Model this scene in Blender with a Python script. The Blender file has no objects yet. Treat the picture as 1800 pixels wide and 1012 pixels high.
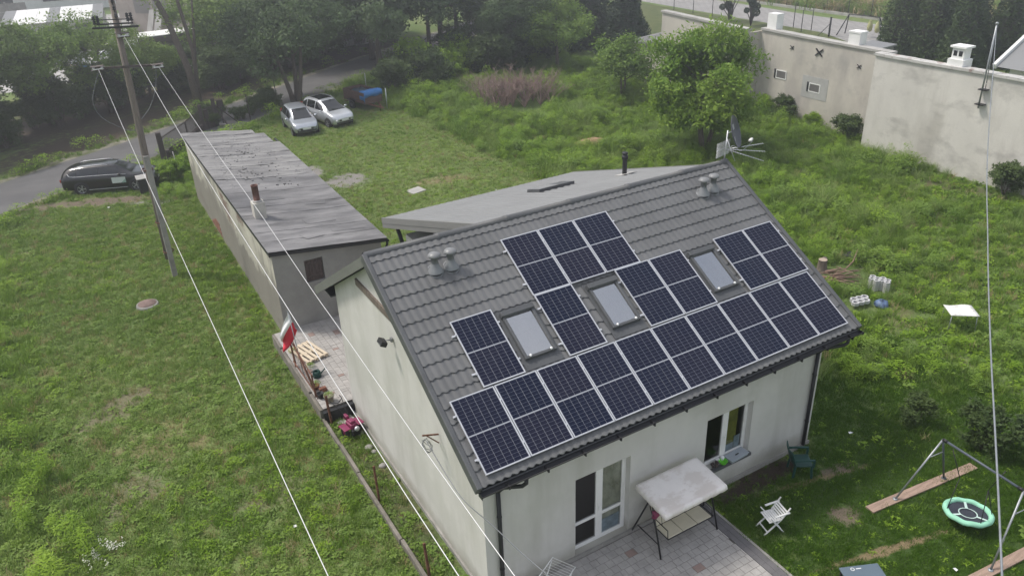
import bpy, math, random
import numpy as np
from mathutils import Vector, Matrix
scene = bpy.context.scene
R_ = math.radians
# ---------------------------------------------------------------- camera, sky, sun, exposure
cam_d = bpy.data.cameras.new('camera'); cam = bpy.data.objects.new('camera', cam_d)
scene.collection.objects.link(cam); scene.camera = cam
yaw, pitch, roll = R_(29.584), R_(27.535), R_(2.336)
fw = Vector((math.sin(yaw)*math.cos(pitch), math.cos(yaw)*math.cos(pitch), -math.sin(pitch)))
rt = Vector((math.cos(yaw), -math.sin(yaw), 0)); dn = fw.cross(rt)
r2 = rt*math.cos(roll)+dn*math.sin(roll); d2 = dn*math.cos(roll)-rt*math.sin(roll)
mw = Matrix.Identity(4)
for i in range(3):
    mw[i][0] = r2[i]; mw[i][1] = -d2[i]; mw[i][2] = -fw[i]
mw.translation = (-5.404, -11.098, 14.264)
cam.matrix_world = mw
cam_d.sensor_width = 36; cam_d.lens = 36*1386.9/1800; cam_d.clip_start = .1; cam_d.clip_end = 3000

SUN_EL, SUN_AZ = 57, -46          # azimuth measured from +Y towards +X
w = bpy.data.worlds.new('World'); scene.world = w; w.use_nodes = True
nt = w.node_tree; bg = nt.nodes['Background']
sky = nt.nodes.new('ShaderNodeTexSky'); sky.sky_type = 'NISHITA'; sky.sun_disc = False
sky.sun_elevation = R_(SUN_EL); sky.sun_rotation = R_(SUN_AZ); sky.dust_density = 4; sky.air_density = 1.2; sky.ozone_density = 1
# thin broken cloud over the whole sky
tc = nt.nodes.new('ShaderNodeTexCoord'); cn = nt.nodes.new('ShaderNodeTexNoise')
cn.inputs['Scale'].default_value = 2.2; cn.inputs['Detail'].default_value = 6; cn.inputs['Roughness'].default_value = .55
cr = nt.nodes.new('ShaderNodeValToRGB'); cr.color_ramp.elements[0].position = .32; cr.color_ramp.elements[1].position = .6
cr.color_ramp.elements[0].color = (.22, .22, .22, 1); cr.color_ramp.elements[1].color = (.72, .72, .72, 1)
mx = nt.nodes.new('ShaderNodeMix'); mx.data_type = 'RGBA'
mx.inputs['B'].default_value = (6.6, 6.7, 7.0, 1)
nt.links.new(tc.outputs['Generated'], cn.inputs['Vector']); nt.links.new(cn.outputs['Fac'], cr.inputs['Fac'])
nt.links.new(cr.outputs['Color'], mx.inputs['Factor']); nt.links.new(sky.outputs['Color'], mx.inputs['A'])
nt.links.new(mx.outputs['Result'], bg.inputs['Color']); bg.inputs['Strength'].default_value = .075
sun_d = bpy.data.lights.new('sun', 'SUN'); sun = bpy.data.objects.new('sun', sun_d); scene.collection.objects.link(sun)
sun_d.energy = 1.5; sun_d.angle = R_(10.5); sun_d.color = (1, .95, .87)
sd = Vector((math.sin(R_(SUN_AZ))*math.cos(R_(SUN_EL)), math.cos(R_(SUN_AZ))*math.cos(R_(SUN_EL)), math.sin(R_(SUN_EL))))
sun.rotation_euler = sd.to_track_quat('Z', 'Y').to_euler()
vs = scene.view_settings; vs.view_transform = 'Standard'; vs.look = 'None'; vs.gamma = 1; vs.exposure = 1.08; vs.use_curve_mapping = False

# ---------------------------------------------------------------- helpers
col = scene.collection
def link(o, parent=None):
    col.objects.link(o)
    if parent is not None: o.parent = parent
    return o
def tag(o, label=None, cat=None, group=None, kind=None):
    if label: o['label'] = label
    if cat: o['category'] = cat
    if group: o['group'] = group
    if kind: o['kind'] = kind
    return o
def thing(name, label, cat, loc=(0, 0, 0), rz=0, group=None):
    o = bpy.data.objects.new(name, None); o.location = loc; o.rotation_euler = (0, 0, rz)
    o.empty_display_size = .2
    link(o); return tag(o, label, cat, group)
def copy_tree(o, parent=None):
    c = o.copy(); link(c)
    if parent is not None: c.parent = parent
    for ch in list(o.children): copy_tree(ch, c)
    return c
def V(*a): return Vector(a)
class MB:
    """collects shapes, links them as one mesh object"""
    def __init__(s): s.v = []; s.f = []; s.m = []; s.sm = []
    def face(s, pts, mi=0, sm=False):
        n = len(s.v); s.v += [tuple(p) for p in pts]; s.f.append(tuple(range(n, n+len(pts)))); s.m.append(mi); s.sm.append(sm)
    def box(s, a, b, mi=0, rot=0, piv=None):
        x0, y0, z0 = a; x1, y1, z1 = b
        p = [(x0, y0, z0), (x1, y0, z0), (x1, y1, z0), (x0, y1, z0), (x0, y0, z1), (x1, y0, z1), (x1, y1, z1), (x0, y1, z1)]
        if rot:
            cx, cy = piv or ((x0+x1)/2, (y0+y1)/2); c, q = math.cos(rot), math.sin(rot)
            p = [(cx+(x-cx)*c-(y-cy)*q, cy+(x-cx)*q+(y-cy)*c, z) for x, y, z in p]
        n = len(s.v); s.v += p
        for f in ((0, 3, 2, 1), (4, 5, 6, 7), (0, 1, 5, 4), (1, 2, 6, 5), (2, 3, 7, 6), (3, 0, 4, 7)):
            s.f.append(tuple(n+i for i in f)); s.m.append(mi); s.sm.append(False)
        return s
    def obox(s, c, ax, ay, az, mi=0):
        """oriented box: centre and three half vectors"""
        c = Vector(c); ax, ay, az = Vector(ax), Vector(ay), Vector(az); n = len(s.v)
        for q in ((-1, -1, -1), (1, -1, -1), (1, 1, -1), (-1, 1, -1), (-1, -1, 1), (1, -1, 1), (1, 1, 1), (-1, 1, 1)):
            s.v.append(tuple(c+ax*q[0]+ay*q[1]+az*q[2]))
        for f in ((0, 3, 2, 1), (4, 5, 6, 7), (0, 1, 5, 4), (1, 2, 6, 5), (2, 3, 7, 6), (3, 0, 4, 7)):
            s.f.append(tuple(n+i for i in f)); s.m.append(mi); s.sm.append(False)
        return s
    def bar(s, p0, p1, w, h, mi=0, up=(0, 0, 1)):
        p0, p1 = Vector(p0), Vector(p1); d = p1-p0; L = d.length; d.normalize()
        sx = d.cross(Vector(up))
        if sx.length < 1e-4: sx = d.cross(Vector((1, 0, 0)))
        sx.normalize(); uz = sx.cross(d)
        return s.obox((p0+p1)/2, d*L/2, sx*w/2, uz*h/2, mi)
    def tube(s, pts, r, n=8, mi=0, caps=True, sm=True):
        pts = [Vector(p) for p in pts]; k = len(pts)
        rr = list(r) if isinstance(r, (list, tuple)) else [r]*k
        base = len(s.v); prev = None
        for i, p in enumerate(pts):
            d = (pts[min(i+1, k-1)]-pts[max(i-1, 0)]).normalized()
            if prev is None:
                a = d.orthogonal().normalized()
            else:
                a = prev-d*prev.dot(d)
                a = a.normalized() if a.length > 1e-5 else d.orthogonal().normalized()
            prev = a; b = d.cross(a)
            for j in range(n):
                t = 2*math.pi*j/n
                s.v.append(tuple(p+(a*math.cos(t)+b*math.sin(t))*rr[i]))
        for i in range(k-1):
            for j in range(n):
                s.f.append((base+i*n+j, base+i*n+(j+1) % n, base+(i+1)*n+(j+1) % n, base+(i+1)*n+j)); s.m.append(mi); s.sm.append(sm)
        if caps:
            s.f.append(tuple(base+j for j in range(n-1, -1, -1))); s.m.append(mi); s.sm.append(False)
            s.f.append(tuple(base+(k-1)*n+j for j in range(n))); s.m.append(mi); s.sm.append(False)
        return s
    def lathe(s, prof, c=(0, 0, 0), n=16, mi=0, axis=None, sm=True):
        """prof: list of (radius, height) about z through c, or about axis"""
        c = Vector(c); z = Vector(axis).normalized() if axis else Vector((0, 0, 1)); a = z.orthogonal().normalized(); b = z.cross(a)
        base = len(s.v)
        for r, h in prof:
            for j in range(n):
                t = 2*math.pi*j/n; s.v.append(tuple(c+z*h+(a*math.cos(t)+b*math.sin(t))*r))
        for i in range(len(prof)-1):
            for j in range(n):
                s.f.append((base+i*n+j, base+i*n+(j+1) % n, base+(i+1)*n+(j+1) % n, base+(i+1)*n+j)); s.m.append(mi); s.sm.append(sm)
        return s
    def prism(s, poly, ext, mi=0):
        """poly: 3D points, ext: extrusion vector"""
        e = Vector(ext); p = [Vector(q) for q in poly]; k = len(p); n = len(s.v)
        s.v += [tuple(q) for q in p]+[tuple(q+e) for q in p]
        s.f.append(tuple(range(n+k-1, n-1, -1))); s.f.append(tuple(range(n+k, n+2*k)))
        for i in range(k): s.f.append((n+i, n+(i+1) % k, n+k+(i+1) % k, n+k+i))
        s.m += [mi]*(k+2); s.sm += [False]*(k+2); return s
    def grid(s, P, mi=0, sm=True):
        """P[i][j] points"""
        n = len(s.v); a, b = len(P), len(P[0])
        for row in P: s.v += [tuple(q) for q in row]
        for i in range(a-1):
            for j in range(b-1):
                s.f.append((n+i*b+j, n+i*b+j+1, n+(i+1)*b+j+1, n+(i+1)*b+j)); s.m.append(mi); s.sm.append(sm)
        return s
    def mesh(s, name, mats):
        me = bpy.data.meshes.new(name); me.from_pydata(s.v, [], s.f)
        for m in (mats if isinstance(mats, (list, tuple)) else [mats]): me.materials.append(m)
        me.polygons.foreach_set('material_index', s.m); me.polygons.foreach_set('use_smooth', s.sm)
        me.update(); return me
    def build(s, name, mats, parent=None):
        o = bpy.data.objects.new(name, s.mesh(name, mats)); return link(o, parent)
def bevel(o, wd=.01, seg=2):
    m = o.modifiers.new('bevel', 'BEVEL'); m.width = wd; m.segments = seg; m.limit_method = 'ANGLE'; return o

# ---------------------------------------------------------------- materials
def M(name, c, rough=.8, var=.2, scale=2., bump=0., bscale=60., metal=0., c2=None, detail=5., spec=.4, coat=0., stretch=None, world=False, fine=.0, trans=0):
    m = bpy.data.materials.new(name); m.use_nodes = True; t = m.node_tree; b = t.nodes['Principled BSDF']
    b.inputs['Roughness'].default_value = rough; b.inputs['Metallic'].default_value = metal; b.inputs['Specular IOR Level'].default_value = spec
    b.inputs['Coat Weight'].default_value = coat; b.inputs['Coat Roughness'].default_value = .05
    if world:
        g = t.nodes.new('ShaderNodeNewGeometry'); out = g.outputs['Position']
    else:
        g = t.nodes.new('ShaderNodeTexCoord'); out = g.outputs['Object']
    if stretch:
        mp = t.nodes.new('ShaderNodeMapping'); mp.inputs['Scale'].default_value = stretch; t.links.new(out, mp.inputs['Vector']); out = mp.outputs['Vector']
    n = t.nodes.new('ShaderNodeTexNoise'); n.inputs['Scale'].default_value = scale; n.inputs['Detail'].default_value = detail; n.inputs['Roughness'].default_value = .62
    t.links.new(out, n.inputs['Vector'])
    r = t.nodes.new('ShaderNodeValToRGB'); r.color_ramp.elements[0].position = .33; r.color_ramp.elements[1].position = .67
    a = tuple(x*(1-var) for x in c[:3])+(1,); d = (tuple(c2) if c2 else tuple(min(1, x*(1+var)) for x in c[:3]))+(1,)
    r.color_ramp.elements[0].color = a; r.color_ramp.elements[1].color = d
    t.links.new(n.outputs['Fac'], r.inputs['Fac']); co = r.outputs['Color']
    if fine:
        f = t.nodes.new('ShaderNodeTexNoise'); f.inputs['Scale'].default_value = bscale; f.inputs['Detail'].default_value = 3
        t.links.new(out, f.inputs['Vector'])
        mr = t.nodes.new('ShaderNodeMapRange'); mr.inputs['From Min'].default_value = .3; mr.inputs['From Max'].default_value = .7
        mr.inputs['To Min'].default_value = 1-fine; mr.inputs['To Max'].default_value = 1+fine; t.links.new(f.outputs['Fac'], mr.inputs['Value'])
        mu = t.nodes.new('ShaderNodeMix'); mu.data_type = 'RGBA'; mu.blend_type = 'MULTIPLY'; mu.inputs['Factor'].default_value = 1
        t.links.new(co, mu.inputs['A']); t.links.new(mr.outputs['Result'], mu.inputs['B']); co = mu.outputs['Result']
    t.links.new(co, b.inputs['Base Color'])
    if bump:
        q = t.nodes.new('ShaderNodeTexNoise'); q.inputs['Scale'].default_value = bscale; q.inputs['Detail'].default_value = 4
        t.links.new(out, q.inputs['Vector'])
        bp = t.nodes.new('ShaderNodeBump'); bp.inputs['Strength'].default_value = bump; bp.inputs['Distance'].default_value = .02
        t.links.new(q.outputs['Fac'], bp.inputs['Height']); t.links.new(bp.outputs['Normal'], b.inputs['Normal'])
    return m
def node(m, typ, **kw):
    n = m.node_tree.nodes.new(typ)
    for k, v in kw.items(): setattr(n, k, v)
    return n
def streaks(m, colour, amount, scale=(3, 3, .25), lo=.5, hi=.72, world=True):
    """mixes weathering with a shape of its own (runs, blotches) into the base colour"""
    t = m.node_tree; b = t.nodes['Principled BSDF']; src = b.inputs['Base Color'].links[0].from_socket
    g = node(m, 'ShaderNodeNewGeometry'); mp = node(m, 'ShaderNodeMapping'); mp.inputs['Scale'].default_value = scale
    n = node(m, 'ShaderNodeTexNoise'); n.inputs['Scale'].default_value = 1; n.inputs['Detail'].default_value = 7; n.inputs['Roughness'].default_value = .65
    r = node(m, 'ShaderNodeMapRange'); r.inputs['From Min'].default_value = lo; r.inputs['From Max'].default_value = hi; r.inputs['To Max'].default_value = amount
    x = node(m, 'ShaderNodeMix', data_type='RGBA'); x.inputs['B'].default_value = tuple(colour)+(1,)
    t.links.new(g.outputs['Position'], mp.inputs['Vector']); t.links.new(mp.outputs['Vector'], n.inputs['Vector']); t.links.new(n.outputs['Fac'], r.inputs['Value'])
    t.links.new(r.outputs['Result'], x.inputs['Factor']); t.links.new(src, x.inputs['A']); t.links.new(x.outputs['Result'], b.inputs['Base Color'])
    return m
def peel(m, colour, z0, z1, amount, k=-3.2, sc=.8):
    """lower zone of another finish (fallen plaster, splash dirt) with a ragged upper edge"""
    t = m.node_tree; b = t.nodes['Principled BSDF']; src = b.inputs['Base Color'].links[0].from_socket; g = node(m, 'ShaderNodeNewGeometry'); sp = node(m, 'ShaderNodeSeparateXYZ'); n = node(m, 'ShaderNodeTexNoise'); n.inputs['Scale'].default_value = sc; n.inputs['Detail'].default_value = 8; n.inputs['Roughness'].default_value = .7
    L = t.links.new; L(g.outputs['Position'], sp.inputs[0]); L(g.outputs['Position'], n.inputs['Vector']); a = node(m, 'ShaderNodeMath', operation='MULTIPLY_ADD'); a.inputs[1].default_value = k; L(n.outputs['Fac'], a.inputs[0]); L(sp.outputs['Z'], a.inputs[2])
    r = node(m, 'ShaderNodeMapRange'); r.inputs['From Min'].default_value = z1; r.inputs['From Max'].default_value = z0; r.inputs['To Max'].default_value = amount; L(a.outputs[0], r.inputs['Value'])
    x = node(m, 'ShaderNodeMix', data_type='RGBA'); x.inputs['B'].default_value = tuple(colour)+(1,); L(r.outputs['Result'], x.inputs['Factor']); L(src, x.inputs['A']); L(x.outputs['Result'], b.inputs['Base Color']); return m
def leaf_mat(name, c, c2, trans=.35, rough=.55, wscale=.25):
    """leaf: diffuse plus translucent, hue varied by plant, by clump (attribute) and over the plot"""
    m = bpy.data.materials.new(name); m.use_nodes = True; t = m.node_tree; b = t.nodes['Principled BSDF']; o = t.nodes['Material Output']
    b.inputs['Roughness'].default_value = rough; b.inputs['Specular IOR Level'].default_value = .25
    at = node(m, 'ShaderNodeAttribute', attribute_name='lv'); oi = node(m, 'ShaderNodeObjectInfo')
    g = node(m, 'ShaderNodeNewGeometry'); n = node(m, 'ShaderNodeTexNoise'); n.inputs['Scale'].default_value = wscale; n.inputs['Detail'].default_value = 3
    t.links.new(g.outputs['Position'], n.inputs['Vector'])
    a1 = node(m, 'ShaderNodeMath', operation='MULTIPLY_ADD'); a1.inputs[1].default_value = .45; t.links.new(at.outputs['Fac'], a1.inputs[0])
    a2 = node(m, 'ShaderNodeMath', operation='MULTIPLY_ADD'); a2.inputs[1].default_value = .3; t.links.new(oi.outputs['Random'], a2.inputs[0])
    a3 = node(m, 'ShaderNodeMath', operation='MULTIPLY_ADD'); a3.inputs[1].default_value = .9; a3.inputs[2].default_value = -.33; t.links.new(n.outputs['Fac'], a3.inputs[0])
    t.links.new(a3.outputs[0], a2.inputs[2]); t.links.new(a2.outputs[0], a1.inputs[2])
    x = node(m, 'ShaderNodeMix', data_type='RGBA', clamp_factor=True); x.inputs['A'].default_value = tuple(c)+(1,); x.inputs['B'].default_value = tuple(c2)+(1,)
    t.links.new(a1.outputs[0], x.inputs['Factor']); t.links.new(x.outputs['Result'], b.inputs['Base Color'])
    if trans:
        tr = node(m, 'ShaderNodeBsdfTranslucent'); t.links.new(x.outputs['Result'], tr.inputs['Color'])
        ms = node(m, 'ShaderNodeMixShader'); ms.inputs['Fac'].default_value = trans
        t.links.new(b.outputs[0], ms.inputs[1]); t.links.new(tr.outputs[0], ms.inputs[2]); t.links.new(ms.outputs[0], o.inputs['Surface'])
    return m
def glass_mat(name, tint=(.9, .93, .95), base=.12):
    m = bpy.data.materials.new(name); m.use_nodes = True; t = m.node_tree; t.nodes.remove(t.nodes['Principled BSDF']); o = t.nodes['Material Output']
    tr = node(m, 'ShaderNodeBsdfTransparent'); tr.inputs['Color'].default_value = tuple(tint)+(1,)
    gl = node(m, 'ShaderNodeBsdfGlossy'); gl.inputs['Roughness'].default_value = .03
    fr = node(m, 'ShaderNodeFresnel'); fr.inputs['IOR'].default_value = 1.5
    ad = node(m, 'ShaderNodeMath', operation='ADD'); ad.inputs[1].default_value = base; ad.use_clamp = True
    ms = node(m, 'ShaderNodeMixShader'); t.links.new(fr.outputs[0], ad.inputs[0]); t.links.new(ad.outputs[0], ms.inputs['Fac'])
    t.links.new(tr.outputs[0], ms.inputs[1]); t.links.new(gl.outputs[0], ms.inputs[2]); t.links.new(ms.outputs[0], o.inputs['Surface'])
    return m
MT = {}
MT['plaster'] = streaks(M('plaster', (.58, .57, .545), .9, .06, .6, .25, 90, fine=.05), (.38, .375, .33), .7, (1.3, 1.3, .2), .48, .8)
peel(MT['plaster'], (.30, .285, .24), -.15, .22, .75, -.7, 1.4); streaks(MT['plaster'], (.47, .47, .43), .5, (.5, .5, .6), .48, .6)
MT['tile'] = M('metal_tile', (.130, .132, .134), .42, .12, .8, .08, 200, spec=.35, world=True, fine=.05)
MT['tile_dark'] = M('dark_metal_trim', (.088, .092, .097), .5, .12, 1.5, spec=.35)
MT['gutter'] = M('gutter_plastic', (.022, .023, .026), .5, .2, 3)
MT['sheet'] = M('light_sheet', (.225, .23, .235), .55, .06, .7, spec=.35, world=True)
MT['fascia'] = M('fascia_sheet', (.20, .20, .195), .55, .06, 1)
MT['alu'] = M('aluminium', (.62, .63, .66), .38, .05, 3, metal=.5)
MT['backsheet'] = M('backsheet', (.30, .315, .35), .4, .03, 3, coat=.3)
MT['white'] = M('white_plastic', (.78, .78, .77), .4, .04, 3)
MT['black'] = M('black_metal', (.018, .018, .02), .45, .2, 4)
MT['steel'] = M('galvanised', (.34, .36, .38), .45, .12, 6, metal=.6)
MT['lead'] = M('vent_plastic', (.2, .21, .22), .4, .1, 5)
MT['wood_old'] = M('old_wood', (.16, .13, .11), .85, .35, 3, .4, 40, stretch=(8, 8, 1.2))
MT['rust'] = M('rust', (.16, .075, .05), .85, .4, 6, .3, 60)
MT['glass'] = glass_mat('pane_glass', base=.05)
MT['roofglass'] = glass_mat('roof_glass', (.8, .84, .9), .6)
MT['dark_in'] = M('dark_interior', (.14, .135, .13), .9, .1, 1)
MT['concrete'] = streaks(M('concrete', (.30, .29, .27), .9, .2, 2, .3, 50, fine=.12), (.14, .13, .115), .5, (.9, .9, .9))
MT['asphalt'] = M('asphalt', (.115, .113, .116), .9, .14, .5, .2, 120, world=True, fine=.12)
MT['black_rubber'] = M('rubber', (.02, .02, .021), .8, .15, 5)
MT['red'] = M('flag_red', (.62, .035, .06), .8, .06, 4)
MT['flagwhite'] = M('flag_white', (.8, .8, .8), .8, .03, 4)
MT['blue_tarp'] = M('blue_tarp', (.045, .19, .48), .5, .2, 3, .3, 8)
MT['green_plastic'] = M('green_plastic', (.012, .06, .05), .45, .1, 3)
MT['pine'] = M('fresh_pine', (.60, .51, .39), .75, .12, 4, stretch=(1, 6, 6))
# ---------------------------------------------------------------- ground, road, water-bound edges
BLOBS = [ (12.0, -3.6, 7.5, 4.2, -10, 'lawn', 1), (24, 14, 12, 15, 0, 'weedsoil', .9), (24, 36, 9, 11, 0, 'weedsoil', .9), # x, y, rx, ry, angle, colour key, strength: bare, worn or darker turf; the lawn tone partly paints in the house shadow
 (-4.6, 33.2, 3.0, .75, -21, 'dirt', 1), (-7.6, 33.9, 1.8, .8, 20, 'dirt', .8), (-2.4, 31.5, 1.6, .35, -25, 'grey', .7),
 (7.1, 28.6, 1.5, 1.3, 20, 'grey', 1), (6.0, 31.2, .9, 1.3, 0, 'grey', 1), (11.2, 25.6, 1.9, .8, -10, 'tan', .8), (14.6, 27.5, 1.5, .4, -40, 'tan', .7),
 (9.3, -1.18, 1.75, .11, -12.8, 'tan', .9), (10.05, -1.2, .6, .22, -12, 'dirt', .8), (8.7, -3.7, 2.0, .13, -13, 'tan', .95), (8.7, -2.4, .45, .38, 0, 'dirt', .9),
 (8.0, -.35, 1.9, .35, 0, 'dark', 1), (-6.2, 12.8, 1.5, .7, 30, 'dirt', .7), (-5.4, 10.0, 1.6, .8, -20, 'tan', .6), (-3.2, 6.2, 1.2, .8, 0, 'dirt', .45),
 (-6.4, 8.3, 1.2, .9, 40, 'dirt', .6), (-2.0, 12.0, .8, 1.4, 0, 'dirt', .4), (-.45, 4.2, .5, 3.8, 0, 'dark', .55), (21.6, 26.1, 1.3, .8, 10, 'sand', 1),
 (30.2, 12.5, .9, 4.0, 8, 'tan', .5), (31.6, 9.5, .8, 3.0, 5, 'dirt', .5), (18.0, 3.0, 1.2, .5, 20, 'tan', .35), (26.5, 7.5, 2.0, 1.0, 10, 'tan', .4),
 (-3.0, 47.6, 10.0, 2.6, 38, 'litter', 1), (6.2, 54.6, 7.0, 3.0, 34, 'litter', 1), (-4, 54, 12, 5, 36, 'litter', 1), (20, 60, 10, 6, 30, 'litter', 1), (27, 52, 10, 5, 0, 'litter', 1), (-9.5, 27.5, 2.0, .5, 20, 'tan', .6),
]
SOIL = ('lawn', 'weedsoil')
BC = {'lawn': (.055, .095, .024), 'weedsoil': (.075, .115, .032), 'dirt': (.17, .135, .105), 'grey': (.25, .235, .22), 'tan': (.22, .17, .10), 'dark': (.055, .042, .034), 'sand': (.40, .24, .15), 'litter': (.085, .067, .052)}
def ground_mat():
    m = bpy.data.materials.new('turf_ground'); m.use_nodes = True; t = m.node_tree; b = t.nodes['Principled BSDF']; L = t.links.new
    b.inputs['Roughness'].default_value = .95; b.inputs['Specular IOR Level'].default_value = .15
    g = node(m, 'ShaderNodeNewGeometry'); pos = g.outputs['Position']
    def noise(s, d=5, r=.6):
        n = node(m, 'ShaderNodeTexNoise'); n.inputs['Scale'].default_value = s; n.inputs['Detail'].default_value = d; n.inputs['Roughness'].default_value = r
        L(pos, n.inputs['Vector']); return n.outputs['Fac']
    def ramp(f, lo, hi, a=0, c=1):
        r = node(m, 'ShaderNodeMapRange'); r.inputs['From Min'].default_value = lo; r.inputs['From Max'].default_value = hi
        r.inputs['To Min'].default_value = a; r.inputs['To Max'].default_value = c; L(f, r.inputs['Value']); return r.outputs['Result']
    def mix(f, a, c):
        x = node(m, 'ShaderNodeMix', data_type='RGBA', clamp_factor=True)
        L(f, x.inputs['Factor'])
        for k, q in (('A', a), ('B', c)):
            if isinstance(q, tuple): x.inputs[k].default_value = q+(1,)
            else: L(q, x.inputs[k])
        return x.outputs['Result']
    c = mix(ramp(noise(.22), .38, .62), (.125, .20, .058), (.185, .24, .085))
    c = mix(ramp(noise(1.3), .50, .72, 0, .7), c, (.19, .165, .08))
    c = mix(ramp(noise(4.5, 6, .7), .52, .70, 0, .6), c, (.15, .115, .08))
    edge = noise(2.2, 5, .7)
    for x, y, rx, ry, an, key, st in BLOBS:
        mp = node(m, 'ShaderNodeMapping', vector_type='TEXTURE'); mp.inputs['Location'].default_value = (x, y, 0); mp.inputs['Rotation'].default_value = (0, 0, R_(an)); mp.inputs['Scale'].default_value = (rx, ry, 1)
        L(pos, mp.inputs['Vector']); ln = node(m, 'ShaderNodeVectorMath', operation='LENGTH'); L(mp.outputs['Vector'], ln.inputs[0])
        ad = node(m, 'ShaderNodeMath', operation='ADD'); L(ln.outputs['Value'], ad.inputs[0]); L(ramp(edge, .3, .7, -.45, .45), ad.inputs[1])
        c = mix(ramp(ad.outputs[0], 1.1, .65, 0, st), c, BC[key])
    fine = ramp(noise(22, 4, .7), .25, .75, .62, 1.35)
    mu = node(m, 'ShaderNodeMix', data_type='RGBA', blend_type='MULTIPLY'); mu.inputs['Factor'].default_value = 1; L(c, mu.inputs['A']); L(fine, mu.inputs['B'])
    L(mu.outputs['Result'], b.inputs['Base Color'])
    bp = node(m, 'ShaderNodeBump'); bp.inputs['Strength'].default_value = .7; bp.inputs['Distance'].default_value = .05; L(noise(14, 5, .7), bp.inputs['Height']); L(bp.outputs['Normal'], b.inputs['Normal'])
    return m
MT['ground'] = ground_mat()
g = MB(); g.face([(-300, -300, 0), (500, -300, 0), (500, 600, 0), (-300, 600, 0)])
tag(g.build('ground', MT['ground']), 'rough green turf ground with bare worn patches around the house', kind='structure')

ROAD = [(-40, 16.5), (-24, 26.5), (-14, 33.5), (-9.2, 37.1), (-4.5, 40.2), (0, 42.9), (3.4, 45.2), (6.7, 47.6), (11.8, 51.3), (17.3, 55.2), (24, 59.6), (34, 66), (60, 82)]
def smooth_path(P, n=6):
    out = []
    for i in range(len(P)-1):
        p0, p1, p2, p3 = (Vector(P[max(0, min(len(P)-1, i+k))]) for k in (-1, 0, 1, 2))
        for j in range(n):
            t = j/n; out.append(.5*((2*p1)+(p2-p0)*t+(2*p0-5*p1+4*p2-p3)*t*t+(3*p1-p0-3*p2+p3)*t**3))
    out.append(Vector(P[-1])); return out
RP = smooth_path(ROAD)
def ribbon(path, offs, z, rnd=0, seed=1):
    rng = random.Random(seed); rows = []
    for i, p in enumerate(path):
        d = (path[min(i+1, len(path)-1)]-path[max(0, i-1)]).normalized(); nrm = Vector((-d.y, d.x))
        rows.append([tuple(p+nrm*(o+rng.uniform(-rnd, rnd)))+(z,) for o in offs])
    return rows
MT['verge'] = streaks(M('gravel_verge', (.26, .235, .20), .95, .25, 1.2, .3, 60, world=True, fine=.2), (.09, .11, .035), .9, (.8, .8, .8), .44, .6)
r = MB(); r.grid(ribbon(RP, (-2.75, 2.85), .006, .28, 3), sm=False); tag(r.build('road_shoulder', MT['verge']), kind='structure')
streaks(MT['asphalt'], (.17, .165, .16), .5, (.25, .7, 1), .45, .7)
r = MB(); r.grid(ribbon(RP, (-2.2, 2.3), .012, .07, 4), sm=False); tag(r.build('road', MT['asphalt']), kind='structure')

# garden beyond the long wall: block paving, trimmed lawn, meadow
MT['far_pave'] = M('far_paving', (.33, .32, .31), .9, .12, .5, world=True)
def brick_over(m, sx, sy, mort, rot=0):
    t = m.node_tree; b = t.nodes['Principled BSDF']; src = b.inputs['Base Color'].links[0].from_socket
    g = node(m, 'ShaderNodeNewGeometry'); mp = node(m, 'ShaderNodeMapping'); mp.inputs['Rotation'].default_value = (0, 0, rot)
    br = node(m, 'ShaderNodeTexBrick'); br.inputs['Scale'].default_value = 1; br.inputs['Brick Width'].default_value = sx; br.inputs['Row Height'].default_value = sy
    br.inputs['Mortar Size'].default_value = .03; br.inputs['Mortar'].default_value = tuple(mort)+(1,)
    t.links.new(g.outputs['Position'], mp.inputs['Vector']); t.links.new(mp.outputs['Vector'], br.inputs['Vector'])
    t.links.new(src, br.inputs['Color1']); t.links.new(src, br.inputs['Color2']); t.links.new(br.outputs['Color'], b.inputs['Base Color'])
brick_over(MT['far_pave'], .9, .6, (.15, .145, .14))
r = MB(); r.face([(60.2, 70, .012), (59.4, 48, .012), (59.2, 41, .012), (57, 36, .012), (57, 26, .012), (66.5, 33, .012), (66.2, 48, .012), (67.5, 70, .012)])
tag(r.build('garden_paving', MT['far_pave']), kind='structure')
MT['lawn2'] = M('trimmed_lawn', (.085, .125, .03), .95, .25, .9, .4, 25, c2=(.13, .14, .05), world=True, fine=.25)
r = MB(); r.face([(45, 70, .006), (45, 27, .006), (59.0, 27, .006), (59.4, 70, .006)]); tag(r.build('garden_lawn', MT['lawn2']), kind='structure')
MT['meadow'] = M('meadow', (.13, .145, .05), .95, .25, .35, .6, 8, c2=(.24, .21, .11), world=True, fine=.3)
r = MB(); r.face([(68.6, 90, .008), (68.2, 20, .008), (200, 10, .008), (200, 140, .008)]); tag(r.build('meadow', MT['meadow']), kind='structure')
r = MB()
MT['conc_l'] = M('pale_concrete', (.42, .41, .39), .9, .15, 1, world=True)
for i in range(16):
    y = 78-i*2.45; r.box((68.3, y, 0), (68.5, y+2.4, .28))
tag(r.build('kerb_wall', MT['conc_l']), 'low pale concrete plinth along the far wire fence', 'plinth')

# ---------------------------------------------------------------- house
CP, SP = math.cos(R_(30.57)), math.sin(R_(30.57))
def rp(u, v, h=0): return Vector((u-.03, -.239+v*CP-h*SP, 3.767+v*SP+h*CP))
house = thing('house', 'pale plastered house with grey tile roof carrying solar panels', 'house')
HL = 10.1; HD = 8.46; RYD = 4.738
def zr(y): return 3.767+(min(y, 2*RYD-y)+.239)*SP/CP
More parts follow.
